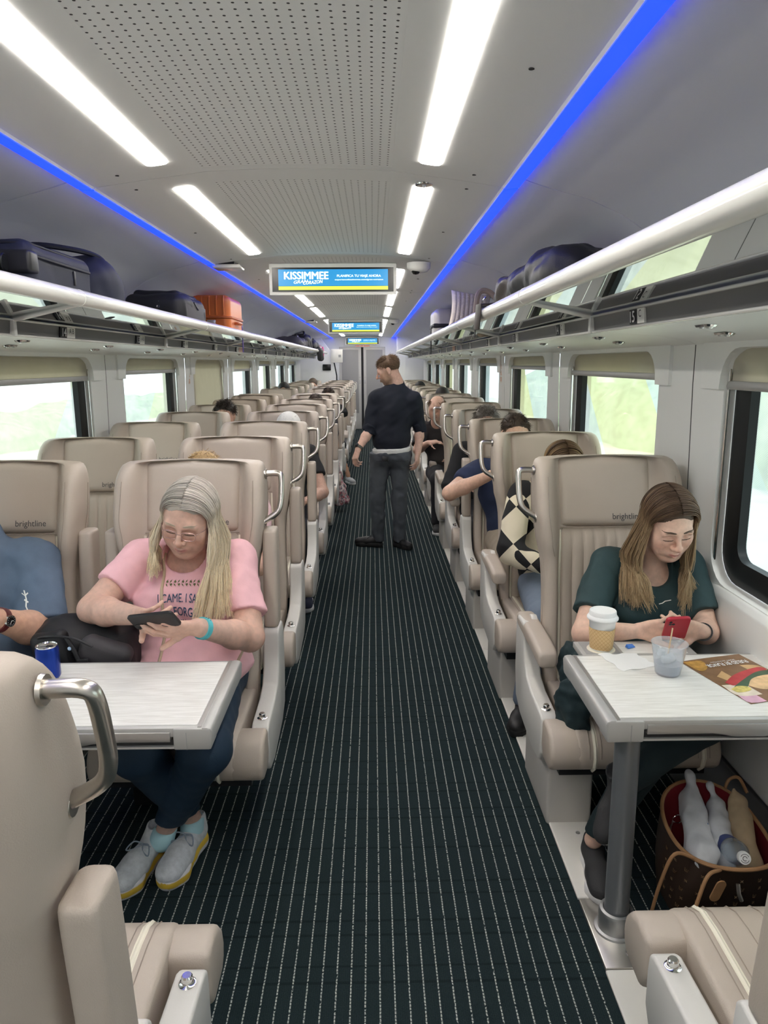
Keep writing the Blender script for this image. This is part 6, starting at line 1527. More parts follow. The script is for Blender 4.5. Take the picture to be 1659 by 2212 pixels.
TB, cx, cy = table(1, .622, 1.255, 1.812, 2.268, .75, 'white-topped table on a grey post in front of the woman in green')
px_, py_ = .722-cx, 1.915-cy
ob('post', MB().lathe([(.036,.0),(.036,.69)], 28, (px_, py_, 0)).mesh('post', angle=50), postm, TB)
ob('collar', MB().lathe([(.064,.012),(.062,.02),(.053,.022),(.052,.075),(.049,.082),(.040,.084),(.036,.078)], 32, (px_, py_, 0)).mesh('collar', angle=40), alum, TB)
ob('base_plate', MB().box(.646-cx, .80-cx, 1.765-cy, 2.043-cy, 0, .014).mesh('plate', bevel=.004), mat('plate_steel', (.66,.63,.58), .3, metal=.9, noise=.06, nscale=12), TB)
for bx_, by_ in ((.712,2.02),(.735,1.815),(.752,1.782)):
    ob('bolt', MB().lathe([(.013,.013),(.0135,.0155),(.010,.018),(.006,.0165),(.0055,.014)], 16, (bx_-cx, by_-cy, 0)).mesh('bolt'), chrome, TB)
lf = empty('leaf', (0,0,0)); lf.parent = TB
ob('leaf_frame', MB().box(.690-cx, 1.075-cx, 2.272-cy, 2.402-cy, .722, .744).mesh('leaf', bevel=.004), tgrey, lf)
ob('leaf_laminate', MB().box(.83-cx, 1.045-cx, 2.285-cy, 2.39-cy, .742, .7452).mesh('leaf_lam'), lam, lf)
ob('cup_holder', MB().box(.705-cx, .82-cx, 2.285-cy, 2.39-cy, .742, .7455).mesh('holder', bevel=.001, seg=1), midgrey, lf)
ob('cup_ring', MB().lathe([(.047,.745),(.047,.7475),(.043,.7478),(.0,.7472)], 28, (.765-cx, 2.325-cy, 0)).mesh('ring'), cream, lf)
TL, cx2, cy2 = table(-1, -.437, -1.80, 1.803, 2.255, .75, 'white-topped table in front of the woman in pink')
ob('post', MB().lathe([(.036,.0),(.036,.69)], 20, (-1.25-cx2, 1.93-cy2, 0)).mesh('post', angle=50), postm, TL)
ob('base_plate', MB().box(-1.34-cx2, -1.16-cx2, 1.80-cy2, 2.06-cy2, 0, .014).mesh('plate', bevel=.004), alum, TL)

# ================================================================== things on the right-hand table
cupw = mat('paper_white', (.86,.86,.86), .55); kraft = mat('kraft_sleeve', (.56,.36,.17), .85); nt = kraft.node_tree
_tc = nd(nt, 'ShaderNodeTexCoord'); _sp = nd(nt, 'ShaderNodeSeparateXYZ'); nt.links.new(_tc.outputs['Object'], _sp.inputs[0])
_an = mth(nt, 'MULTIPLY', mth(nt, 'ARCTAN2', _sp.outputs[1], _sp.outputs[0]), .045)
_q1 = mth(nt, 'ABSOLUTE', mth(nt, 'SUBTRACT', mth(nt, 'FRACT', mth(nt, 'DIVIDE', mth(nt, 'ADD', _an, mth(nt, 'ADD', _sp.outputs[2], 1)), .014)), .5))
_q2 = mth(nt, 'ABSOLUTE', mth(nt, 'SUBTRACT', mth(nt, 'FRACT', mth(nt, 'DIVIDE', mth(nt, 'SUBTRACT', _an, mth(nt, 'SUBTRACT', _sp.outputs[2], 1)), .014)), .5))
_g = mth(nt, 'LESS_THAN', mth(nt, 'MINIMUM', _q1, _q2), .07)
nt.links.new(mixc(nt, _g, (.60,.41,.21), (.46,.29,.12)), nt.nodes['Principled BSDF'].inputs['Base Color'])
C = empty('coffee_cup', (.765, 2.325, .7475)); tag(C, 'white takeaway coffee cup with a kraft paper sleeve', 'cup')
ob('cup', MB().lathe([(.034,0),(.036,.002),(.044,.108),(.046,.110)], 36).mesh('cup', angle=50), cupw, C)
lid = ob('lid', MB().lathe([(.0495,.106),(.0515,.109),(.0515,.114),(.0485,.117),(.0475,.120),(.0450,.1215),(.0440,.134),(.0425,.137),(.0395,.1375),(.0380,.1330),(.0,.1325)], 40).mesh('lid', angle=50), cupw, C)
sl = []
for k in range(40):
    a = 2*PI*k/40; ridge = .006*max(0, 1-abs(((a+1.25+PI) % (2*PI))-PI)/.42); sl.append((a, ridge))
ob('sleeve', MB().loft([[((r+rg)*math.cos(a), (r+rg)*math.sin(a), h) for a, rg in sl] for h, r in ((.006,.0378),(.078,.0432))]+[[((r+rg)*math.cos(a), (r+rg)*math.sin(a), h) for a, rg in sl] for h, r in ((.0785,.0425),(.006,.0368))], cap=False).mesh('sleeve', angle=60), kraft, C)
def clear_plastic(name, col, tr=.6, rough=.15):
    m = bpy.data.materials.new(name); m.use_nodes = True; nt = m.node_tree; nt.nodes.clear(); out = nd(nt, 'ShaderNodeOutputMaterial')
    tp = nd(nt, 'ShaderNodeBsdfTransparent'); tp.inputs[0].default_value = (*col, 1); df = nd(nt, 'ShaderNodeBsdfTranslucent'); df.inputs[0].default_value = (*col, 1); d2 = nd(nt, 'ShaderNodeBsdfDiffuse'); d2.inputs[0].default_value = (*col, 1)
    ad = nd(nt, 'ShaderNodeMixShader'); ad.inputs[0].default_value = .5; nt.links.new(df.outputs[0], ad.inputs[1]); nt.links.new(d2.outputs[0], ad.inputs[2])
    mx = nd(nt, 'ShaderNodeMixShader'); mx.inputs[0].default_value = tr; nt.links.new(ad.outputs[0], mx.inputs[1]); nt.links.new(tp.outputs[0], mx.inputs[2])
    gl = nd(nt, 'ShaderNodeBsdfGlossy'); gl.inputs['Roughness'].default_value = rough; lw = nd(nt, 'ShaderNodeLayerWeight'); lw.inputs[0].default_value = .5
    f = mth(nt, 'ADD', mth(nt, 'MULTIPLY', mth(nt, 'POWER', lw.outputs[1], 4.0), .6), .05); m2 = nd(nt, 'ShaderNodeMixShader'); nt.links.new(f, m2.inputs[0]); nt.links.new(mx.outputs[0], m2.inputs[1]); nt.links.new(gl.outputs[0], m2.inputs[2]); nt.links.new(m2.outputs[0], out.inputs[0]); return m
plast = clear_plastic('cloudy_plastic', (.93,.95,.98), .74)
G = empty('plastic_cup', (.905, 2.108, .7512)); tag(G, 'translucent plastic cup with melting ice and a wooden stirrer', 'cup')
ob('wall', MB().lathe([(.0,.001),(.035,.001),(.037,.004),(.053,.100),(.055,.101),(.0535,.103),(.0515,.100),(.0355,.006),(.0,.004)], 36, cap=False).mesh('wall', angle=60), plast, G)
ob('drink', MB().lathe([(.0,.006),(.0345,.006),(.0395,.036),(.0,.036)], 28, cap=False).mesh('drink'), clear_plastic('milky_water', (.80,.83,.90), .55), G)
icem = mat('ice', (.88,.92,.96), .2, trans=.4, ior=1.31)
for i, (a, b, c_, s_) in enumerate(((-.012,-.010,.050,.014),(.012,.012,.046,.015),(-.020,.010,.066,.012))):
    o_ = SDF(); o_.box((.905+a, 2.108+b, .7512+c_), (s_, s_*.9, s_*.8), .006, Euler((i, i*.7, i*1.3)).to_matrix(), 0); sdf_obj('ice_cube', o_, (.86,2.06,.76), (.95,2.16,.85), .003, icem, G)
ob('stirrer', MB().box(-.0025,.0025,-.001,.001,0,.135).mesh('stirrer', bevel=.0005, seg=1), mat('pale_wood', (.66,.48,.30), .7), G, loc=(-.006,.004,.008), rot=(-.28,.38,.3))
nv_ = empty('napkin', (.80,2.19,.7515)); tag(nv_, 'crumpled white paper napkin beside the coffee cup', 'napkin')
c4 = [np.array(q) for q in ((.735,2.262),(.862,2.262),(.900,2.165),(.775,2.128))]
def nap(u, v):
    p = (c4[0]*(1-u)+c4[1]*u)*(1-v)+(c4[3]*(1-u)+c4[2]*u)*v
    p = p+np.array((.004*math.sin(v*13+u*3), .004*math.sin(u*11)))
    return (p[0]-.80, p[1]-2.19, .0016+.0012*math.sin(u*9+v*5)+.004*max(0, u-.7)*abs(math.sin(v*6))+.003*max(0,.2-v)*5*abs(math.sin(u*8)))
ob('paper', MB().slab(nap, 17, 13, (0,0,-.0012)).mesh('napkin', angle=60), cupw, nv_)
wr_ = empty('sugar_wrapper', (.868,2.335,.7455)); tag(wr_, 'small torn blue wrapper behind the plastic cup', 'wrapper')
ob('foil', MB().loft([[(-.018,-.008,.001),(.016,-.010,.001),(.018,.008,.001),(-.014,.010,.001)],[(-.016,-.007,.008),(.012,-.007,.006),(.016,.006,.009),(-.012,.008,.012)]]).mesh('foil', bevel=.001, seg=1), mat('wrapper_blue', (.06,.20,.62), .4), wr_, rot=(0,0,.5))
# menu leaflet with a photograph of a sandwich
Mn = empty('menu', (.98, 2.195, .7515)); tag(Mn, 'glossy printed menu with a sandwich picture lying on the table', 'menu')
ang = math.atan2(.055, .215); Mn.rotation_euler = (0,0,ang)
MW, MH = .225, .310
sheet = MB().slab(lambda u, v: (u*MW, -v*MH, .0012+.0012*math.sin(u*3)), 8, 8, (0,0,-.0010)).mesh('sheet')
def glossy(n, c, noise=.12, ns=30): return mat(n, c, .25, noise=noise, nscale=ns)
ob('sheet', sheet, glossy('menu_brown', (.22,.12,.06)), Mn)
def blob(pts, z, mt_, nm='picture'):
    P = bez(pts+[pts[0]], 4)[:-1]; ob(nm, MB().prism([(p.x*MW, -p.y*MH) for p in P], .0018+z*.0002, .0020+z*.0002, 'z').mesh('ink', smooth=False), mt_, Mn)
V2 = lambda L: [Vector((a, b, 0)) for a, b in L]
blob(V2([(.02,.80),(.5,.78),(.98,.72),(.98,.985),(.5,.985),(.03,.985)]), 0, glossy('menu_pink', (.72,.42,.55)))
blob(V2([(.02,.60),(.3,.62),(.98,.58),(.98,.80),(.5,.86),(.03,.84)]), 1, glossy('menu_cream', (.78,.68,.55)))
blob(V2([(.15,.42),(.5,.26),(.9,.28),(.97,.42),(.6,.52),(.25,.56)]), 1, glossy('menu_tan', (.60,.38,.18)))
blob(V2([(.12,.56),(.45,.42),(.9,.34),(.96,.42),(.6,.50),(.2,.64)]), 2, glossy('menu_red', (.50,.045,.05)))
blob(V2([(.15,.66),(.4,.56),(.75,.44),(.97,.44),(.85,.56),(.5,.62),(.25,.72)]), 3, glossy('menu_leaf', (.05,.10,.05)))
blob(V2([(.35,.68),(.55,.56),(.8,.52),(.97,.56),(.97,.76),(.7,.80),(.45,.78)]), 4, glossy('menu_bun', (.74,.50,.27), .2, 40))
blob(V2([(.05,.70),(.2,.66),(.32,.70),(.28,.77),(.08,.78)]), 4, glossy('menu_yellow', (.70,.58,.16), .3, 80))
blob(V2([(.02,.03),(.30,.05),(.22,.22),(.05,.26)]), 2, glossy('menu_amber', (.48,.26,.06), .3, 50))
text_on(text_mesh('FUELED BY FLAVOR', w=MW*.66, h=.021, bold=.03), ((MW*.58,-MH*.19,.0034), (-1,0,0), (0,-1,0)), whiteink, Mn)
text_on(text_mesh('SMART Service Menu', w=MW*.40, h=.008), ((MW*.58,-MH*.125,.0034), (-1,0,0), (0,-1,0)), whiteink, Mn)
# ================================================================== drink can and backpack on the left
K = empty('drink_can', (-1.005, 2.125, .7515)); tag(K, 'blue and silver drink can standing on the left table', 'can')
ob('body', MB().lathe([(.026,0),(.031,.006),(.034,.012),(.034,.096),(.0305,.106)], 32).mesh('can', angle=40), mat('can_blue', (.01,.04,.30), .25, metal=.6), K)
ob('lid', MB().lathe([(.0305,.105),(.0315,.1085),(.0300,.1095),(.0285,.1065),(.0,.1060)], 32, cap=False).mesh('lid', angle=40), chrome, K)
ob('opening', MB().prism(rrect(.022,.015,.0072,4,.010,0), .1062, .1068, 'z').mesh('opening'), ink, K)
ob('pull_tab', MB().prism(rrect(.022,.014,.006,4,-.010,0), .1072, .1082, 'z').mesh('tab'), alum, K)
bpk = mat('black_nylon', (.012,.012,.014), .55, bump=.3, bscale=600); bpg = mat('charcoal_nylon', (.060,.055,.060), .6, bump=.3, bscale=600)
B_ = empty('backpack', (-1.02,2.42,.50)); tag(B_, 'black backpack on the seat between the woman in pink and the man in blue', 'backpack')
s_ = SDF(); s_.box((-1.01,2.44,.66), (.165,.10,.165), .07, Euler((0,.12,0)).to_matrix(), 0).ell((-1.09,2.42,.76), (.09,.09,.08), None, .05); s_.wave(.010, 40, 5)
sdf_obj('main_compartment', s_, (-1.26,2.26,.45), (-.76,2.62,.92), .007, bpk, B_)
s_ = SDF(); s_.box((-.925,2.330,.700), (.085,.035,.10), .03, Euler((0,.35,0)).to_matrix(), 0); s_.wave(.006, 50, 7); sdf_obj('front_pocket', s_, (-1.10,2.24,.55), (-.78,2.42,.86), .006, bpg, B_)
s_ = SDF(); s_.box((-1.075,2.325,.745), (.06,.03,.085), .025, Euler((0,-.2,0)).to_matrix(), 0); s_.wave(.006, 50, 8); sdf_obj('side_pocket', s_, (-1.2,2.24,.60), (-.96,2.42,.88), .006, bpk, B_)
L_ = lambda pts, r, mt_, nm: ob(nm, MB().tube([tuple(np.array(q)-np.array(B_.location)) for q in bez(pts, 6)], r, 8).mesh(nm), mt_, B_)
L_([(-1.02,2.295,.82),(-.99,2.287,.77),(-.97,2.283,.70),(-.96,2.285,.60)], .008, bpk, 'strap'); L_([(-1.14,2.318,.80),(-1.08,2.29,.825),(-1.0,2.29,.82),(-.93,2.285,.79)], .004, blackpl, 'zip')
ob('buckle', MB().box(-.018,.018,-.006,.006,-.014,.014).mesh('buckle', bevel=.003), blackpl, B_, loc=(.055,-.138,.235))
ob('badge', MB().lathe([(.0,0),(.006,.001),(.007,.003)], 10, (0,0,0), 'y').mesh('badge'), mat('badge_blue', (.35,.48,.66), .3), B_, loc=(.015,-.140,.285))
L_([(-.84,2.46,.80),(-.82,2.40,.86),(-.86,2.36,.88),(-.91,2.40,.84)], .012, bpk, 'carry_loop')
# ================================================================== tote bag with shopping under the right-hand table
tan = mat('tan_leather', (.42,.23,.11), .5, noise=.1, nscale=20); redl = mat('red_lining', (.22,.012,.022), .85, bump=.3, bscale=160); can = mat('brown_canvas', (.040,.022,.014), .55, bump=.15, bscale=500)
T0 = np.array((1.065,2.035,0)); T = empty('tote_bag', tuple(T0)); tag(T, 'brown monogram tote bag with red lining and tan handles under the table', 'bag')
def rim(a, k=1.0):
    x, y = .165*math.cos(a), .185*math.sin(a); x *= 1-.10*math.cos(2*a); z = .285+.028*math.sin(a)+.030*abs(math.cos(a))**2*(-1)
    return (x*k, y*k, z)
def tote_loops(sh):
    L = []
    for t in np.linspace(0, 1, 8):
        ring = []
        for k in range(48):
            a = 2*PI*k/48; tp = rim(a, 1); bt = (max(-.15, min(.15, .19*math.cos(a)))*.95, max(-.08, min(.08, .12*math.sin(a))), .004)
            bulge = .012*math.sin(PI*t)
            q = [bt[i]*(1-t)+tp[i]*t for i in range(3)]; f = 1-sh/.16; ring.append((q[0]*f+bulge*math.cos(a), q[1]*f+bulge*math.sin(a), q[2]+(sh*.5 if t == 0 else 0)))
        L.append(ring)
    return L
o1 = MB(); o1.loft(tote_loops(0), cap=False); n48 = tuple(range(48))[::-1]; o1.f.append(n48); o1.mi.append(0); ob('canvas', o1.mesh('canvas', fix=False, angle=60), can, T)
o2 = MB(); o2.loft([r for r in tote_loops(.006)], cap=False); o2.f.append(n48); o2.mi.append(0); ob('lining', o2.mesh('lining', fix=False, angle=60), redl, T)
ob('rim_trim', MB().tube([(rim(2*PI*k/64)[0], rim(2*PI*k/64)[1], rim(2*PI*k/64)[2]) for k in range(64)], .0065, 8, closed=True).mesh('rim'), tan, T)
def strap(pts, nm='handle'): ob(nm, MB().tube(bez(pts, 6), .0055, 8).mesh('strap'), tan, T)
strap([(-.13,-.135,.262),(-.185,-.13,.27),(-.215,-.12,.17),(-.225,-.10,.06),(-.235,-.10,.008),(-.20,-.14,.006)]); strap([(-.07,-.180,.255),(-.12,-.205,.25),(-.16,-.22,.14),(-.19,-.20,.03),(-.21,-.17,.006)])
strap([(.10,.165,.28),(.125,.185,.315),(.15,.17,.33),(.16,.13,.30)])
ob('luggage_tag', MB().prism(rrect(.030,.075,.014,4), -.002, .002, 'y').mesh('tag'), tan, T, loc=(-.085,-.205,.205), rot=(.15,.25,.1))
ob('clasp', MB().tube([(-.02,-.19,.215),(-.02,-.20,.19),(-.012,-.203,.17)], .006, 8).mesh('clasp'), steel, T)
mono = MB()
gold = mat('monogram_gold', (.16,.095,.045), .5)
for r_ in range(5):
    for c_ in range(11):
        a = PI*1.02+PI*.96*c_/10+(.045 if r_ % 2 else 0); t = .25+.14*r_
        tp = rim(a); bt = (max(-.15, min(.15, .19*math.cos(a)))*.95, max(-.08, min(.08, .12*math.sin(a))), .004); q = [bt[i]*(1-t)+tp[i]*t for i in range(3)]; bu = .0135*math.sin(PI*t)+.001; q[0] += bu*math.cos(a); q[1] += bu*math.sin(a)
        tx, ty = -math.sin(a), math.cos(a)
        if (r_+c_) % 2:
            for k in range(4):
                A = k*PI/2+PI/4; d = .005; mono.tube([(q[0],q[1],q[2]), (q[0]+tx*d*math.cos(A), q[1]+ty*d*math.cos(A), q[2]+d*math.sin(A))], .0014, 4)
        else:
            mono.tube([(q[0]-tx*.005,q[1]-ty*.005,q[2]+.006),(q[0]-tx*.005,q[1]-ty*.005,q[2]-.005),(q[0]+tx*.001,q[1]+ty*.001,q[2]-.005)], .0011, 4)
            mono.tube([(q[0]-tx*.001,q[1]-ty*.001,q[2]+.003),(q[0]+tx*.0025,q[1]+ty*.0025,q[2]-.007),(q[0]+tx*.006,q[1]+ty*.006,q[2]+.003)], .0011, 4)
ob('monogram_print', mono.mesh('mono'), gold, T)['kind'] = 'stuff'
def soft(name, sd, lo, hi, h, mt_, label, cat):
    e = empty(name, tuple((np.array(lo)+np.array(hi))/2*np.array((1,1,0))+np.array((0,0,lo[2])))); tag(e, label, cat); return e, sdf_obj('wrap', sd, lo, hi, h, mt_, e)
tissue = mat('tissue_paper', (.62,.64,.68), .7, noise=.08, nscale=30)
s_ = SDF(); s_.cap((1.035,2.16,.285), (.985,1.955,.235), .034, .042, .02).cap((1.04,2.18,.315), (1.043,2.195,.345), .016, .020, .02).cap((.985,1.955,.235),(.98,1.93,.225), .044,.036,.02); s_.wave(.010, 75, 4)
soft('paper_roll', s_, (.90,1.86,.16), (1.12,2.26,.40), .005, tissue, 'long sandwich roll wrapped in white paper in the tote bag', 'wrapped food')
s_ = SDF(); s_.cap((1.11,2.14,.27), (1.065,1.97,.20), .030, .036, .02).cap((1.115,2.15,.28),(1.10,2.17,.325), .02,.012,.02); s_.wave(.010, 70, 6)
soft('paper_roll', s_, (1.0,1.88,.12), (1.17,2.24,.36), .006, tissue, 'second paper-wrapped roll behind the first in the tote bag', 'wrapped food')
kraftp = mat('kraft_paper', (.50,.38,.24), .8, noise=.1, nscale=30)
s_ = SDF(); s_.cap((1.17,2.12,.285), (1.135,1.96,.18), .030, .045, .02).cap((1.17,2.13,.29),(1.165,2.14,.33), .018,.008,.02); s_.wave(.008, 60, 9)
soft('paper_bag', s_, (1.06,1.88,.10), (1.24,2.22,.37), .006, kraftp, 'folded brown paper bag beside the bottle in the tote bag', 'paper bag')
bt = empty('water_bottle', (1.075,1.915,.262)); tag(bt, 'clear water bottle with a white cap and blue label in the tote bag', 'bottle')
ax = nrm((-.02,-.14,.06)); Rq = Vector((0,0,1)).rotation_difference(Vector(ax)); bt.rotation_mode = 'QUATERNION'; bt.rotation_quaternion = Rq
bp_ = clear_plastic('clear_bottle', (.80,.86,.92), .72, .05)
ob('bottle', MB().lathe([(.030,-.12),(.034,-.115),(.034,-.10),(.033,-.07),(.034,-.045),(.036,-.02),(.034,0),(.024,.025),(.015,.04),(.014,.046)], 28).mesh('bottle', angle=60), bp_, bt)
ob('cap', MB().lathe([(.0175,.040),(.018,.042),(.018,.056),(.0165,.058),(.0,.058)], 24, cap=False).mesh('cap', angle=50), cupw, bt)
ob('cap_mark', MB().tube([(.006*math.cos(a), .006*math.sin(a), .0585) for a in np.linspace(0, 5.2, 14)], .0009, 5).tube([(.012*math.cos(a), .012*math.sin(a), .0585) for a in np.linspace(.3, 2.6, 12)], .0007, 4).tube([(.012*math.cos(a), .012*math.sin(a), .0585) for a in np.linspace(3.4, 5.8, 12)], .0007, 4).mesh('mark'), ink, bt)
ob('label', MB().lathe([(.0345,-.095),(.0345,-.050)], 28, cap=False).mesh('label'), mat('label_blue', (.03,.06,.26), .4), bt)
ky = empty('key_ring', (.957,2.075,.27)); tag(ky, 'steel key ring with a blue beaded charm clipped inside the tote bag', 'key ring')
ob('ring', MB().tube([(.014*math.cos(a), .003*math.sin(a*2), .014*math.sin(a)) for a in np.linspace(0, 2*PI, 24)[:-1]], .0016, 6, closed=True).mesh('ring'), chrome, ky)
ob('clip', MB().tube([(-.012,0,-.008),(-.018,0,-.025),(-.02,-.004,-.045)], .003, 6).mesh('clip'), steel, ky)
for i in range(8): ob('bead', MB().lathe([(0,-.0045),(.003,-.0035),(.0045,0),(.003,.0035),(0,.0045)], 8, (.018+.0088*i, -.008-.004*i, .004+.002*math.sin(i))).mesh('bead'), mat('bead_blue' if i % 3 else 'bead_white', (.04,.16,.42) if i % 3 else (.8,.85,.9), .25), ky)
# ================================================================== luggage on the racks
navy_n = mat('navy_nylon', (.014,.017,.036), .65, bump=.3, bscale=500); navy_d = mat('navy_dark', (.007,.008,.016), .6)
RZ = 1.916
def lug(name, x0, x1, y0, y1, z1, label, cat): e = empty(name, ((x0+x1)/2, (y0+y1)/2, RZ)); tag(e, label, cat); return e, (x1-x0)/2, (y1-y0)/2, z1-RZ
def rbox(name, e, hx, hy, z0, z1, r, mt_, h=.008, wave=0, seed=1, taper=None, off=(0,0)):
    c = np.array(e.location); o = SDF(); o.box((c[0]+off[0], c[1]+off[1], c[2]+(z0+z1)/2), (hx, hy, (z1-z0)/2), r, None, 0)
    if wave: o.wave(wave, 28, seed)
    p = .03; return sdf_obj(name, o, c+np.array((off[0]-hx-p, off[1]-hy-p, z0-p)), c+np.array((off[0]+hx+p, off[1]+hy+p, z1+p)), h, mt_, e)
# navy suitcase
e, hx, hy, H_ = lug('suitcase', -1.70, -1.142, 2.575, 3.14, 2.118, 'navy soft suitcase with wheels lying on the left rack', 'suitcase')
b_ = rbox('body', e, hx, hy, .0, H_, .05, navy_n, .009, .004)
ob('zip', MB().tube([(p[0], p[1], H_*.72) for p in rrect(2*hx+.004, 2*hy+.004, .055, 6)], .007, 6, closed=True).mesh('zip'), navy_d, e)
ob('piping', MB().tube([(p[0], p[1], H_*.92) for p in rrect(2*hx-.028, 2*hy-.028, .05, 6)], .005, 6, closed=True).mesh('piping'), navy_d, e)
ob('wheel_housing', MB().box(hx-.11, hx+.008, -hy-.012, -hy+.06, H_*.42, H_*.80).mesh('housing', bevel=.014, seg=3), blackpl, e)
ob('wheel', MB().lathe([(.0,-.01),(.026,-.01),(.030,-.006),(.030,.006),(.026,.01),(0,.01)], 20, (hx-.075, -hy-.03, H_*.58), 'x', cap=False).mesh('wheel'), blackrub, e)
ob('handle', MB().tube(round_path([(hx,-.02,H_*.20),(hx+.035,-.02,H_*.24),(hx+.035,.13,H_*.24),(hx,.13,H_*.20)], .02), .014, 10).mesh('handle'), mat('grip_grey', (.10,.09,.085), .5), e)
ob('zip_pull', MB().box(hx+.002, hx+.007, .075, .09, H_*.40, H_*.66).mesh('pull', bevel=.002), blackpl, e)
# navy duffel
e, hx, hy, H_ = lug('duffel_bag', -1.66, -1.145, 3.19, 3.60, 2.15, 'navy duffel bag behind the navy suitcase', 'bag')
c = np.array(e.location); o = SDF(); o.box((c[0], c[1], c[2]+.10), (hx, hy*.85, .10), .07, None, 0).cap((c[0]-hx+.10, c[1], c[2]+.135), (c[0]+hx-.10, c[1], c[2]+.135), .105, .105, .10); o.wave(.012, 26, 5)
sdf_obj('body', o, c-np.array((.32,.28,.03)), c+np.array((.32,.28,.36)), .009, navy_n, e)
ob('shoulder_strap', MB().tube(bez([(-.20,-.05,.235),(.0,-.24,.26),(.12,-.15,.262),(.2,.0,.245),(.245,.02,.16),(.262,.04,.03)], 6), .012, 8).mesh('strap'), navy_d, e)
ob('clip', MB().tube([(.205,0,.24),(.225,.01,.215),(.232,.02,.185)], .006, 8).mesh('clip'), chrome, e)
# black softside bag
e, hx, hy, H_ = lug('travel_bag', -1.50, -1.145, 4.60, 5.22, 2.125, 'black travel bag with grey side beside the orange suitcase', 'bag')
rbox('body', e, hx, hy, 0, H_, .06, bpk, .010, .010, 3); rbox('top_pocket', e, hx*.8, hy*.8, H_-.04, H_+.02, .03, bpk, .010, .008, 4)
ob('side_panel', MB().box(hx-.002, hx+.006, -hy+.05, hy-.03, .01, H_*.72).mesh('panel', bevel=.012), bpg, e)
ob('zip_pull', MB().tube([(hx+.008,-.05,H_*.8),(hx+.010,.05,H_*.62)], .005, 6).mesh('pull'), blackpl, e)
ob('buckle', MB().box(-.05,-.02,-hy-.008,-hy+.01,.03,.10).box(0.02,.04,-hy-.008,-hy+.01,.12,.16).mesh('buckle', bevel=.003), chrome, e)
# orange hard suitcase
orange = mat('orange_shell', (.62,.16,.03), .35); orange_d = mat('orange_trim', (.42,.10,.02), .4)
e, hx, hy, H_ = lug('suitcase', -1.475, -1.145, 6.10, 6.70, 2.245, 'orange hard-shell suitcase standing on the left rack', 'suitcase')
rbox('shell', e, hx, hy, 0, H_, .055, orange, .009)
for i in range(5):
    x = -hx+.05+i*(2*hx-.1)/4; ob('rib', MB().tube(round_path([(x,-hy-.001,H_*.52),(x,-hy-.001,H_-.012),(x,hy,H_-.002)], .04), .007, 6).mesh('rib'), orange, e)
ob('band', MB().tube([(p[0], p[1], H_*.46) for p in rrect(2*hx+.006, 2*hy+.006, .06, 6)], .010, 6, closed=True).mesh('band'), orange_d, e)
ob('lock', MB().box(-.02,.05,-hy-.012,-hy+.005,H_*.28,H_*.40).mesh('lock', bevel=.004), steel, e)
ob('side_handle', MB().tube(round_path([(hx,-.09,H_*.35),(hx+.03,-.09,H_*.35),(hx+.03,.07,H_*.35),(hx,.07,H_*.35)], .02), .010, 8).mesh('handle'), orange_d, e)
ob('luggage_tag', MB().box(hx+.034,hx+.040,.02,.05,-.12,.10).mesh('tag', bevel=.002), mat('tag_violet', (.06,.03,.22), .5), e)
# far heap of bags
for nm, x0, x1, y0, y1, z1, lb, mt_, sd in (('duffel_bag', -1.66,-1.16,12.3,13.5,2.12,'grey-black duffel bag far along the left rack', bpg, 2), ('backpack', -1.66,-1.16,13.7,14.6,2.22,'black backpack far along the left rack', bpk, 3), ('backpack', -1.62,-1.15,15.6,16.6,2.16,'dark backpack at the far end of the left rack', bpk, 4)):
    e, hx, hy, H_ = lug(nm, x0, x1, y0, y1, z1, lb, 'bag'); rbox('body', e, hx, hy, 0, H_, .11, mt_, .018, .03, sd)
    ob('strap', MB().tube(bez([(hx*.4,-hy,.05),(hx*.6,-hy*.6,H_+.01),(hx*.5,0,H_+.03),(hx+.01,hy*.2,.05)], 5), .018, 7).mesh('strap'), blackpl, e)
e, hx, hy, H_ = lug('soft_bag', -1.42,-1.15,16.9,17.5,2.10,'flower-patterned bag with a pink ribbon at the far end of the left rack','bag'); rbox('body', e, hx, hy, 0, H_, .07, floral, .016, .02, 5)
ob('ribbon', MB().tube(bez([(hx+.01,-.1,.15),(hx+.03,-.1,.05),(hx+.02,-.1,-.08)], 4), .016, 6).mesh('ribbon'), mat('pink_ribbon', (.85,.10,.35), .5), e)
e = empty('hanging_bag', (-1.07,15.2,1.80)); tag(e, 'dark bag hanging over the far end of the left rail', 'bag'); o = SDF(); o.box((-1.06,15.2,1.87), (.05,.22,.12), .05, None, 0); o.wave(.02, 22, 3); sdf_obj('body', o, (-1.2,14.8,1.65), (-.92,15.6,2.05), .016, bpk, e)
ob('strap', MB().tube([(.01,-.1,.19),(-.02,-.1,.22),(-.08,-.1,.18)], .014, 6).mesh('strap'), blackpl, e)
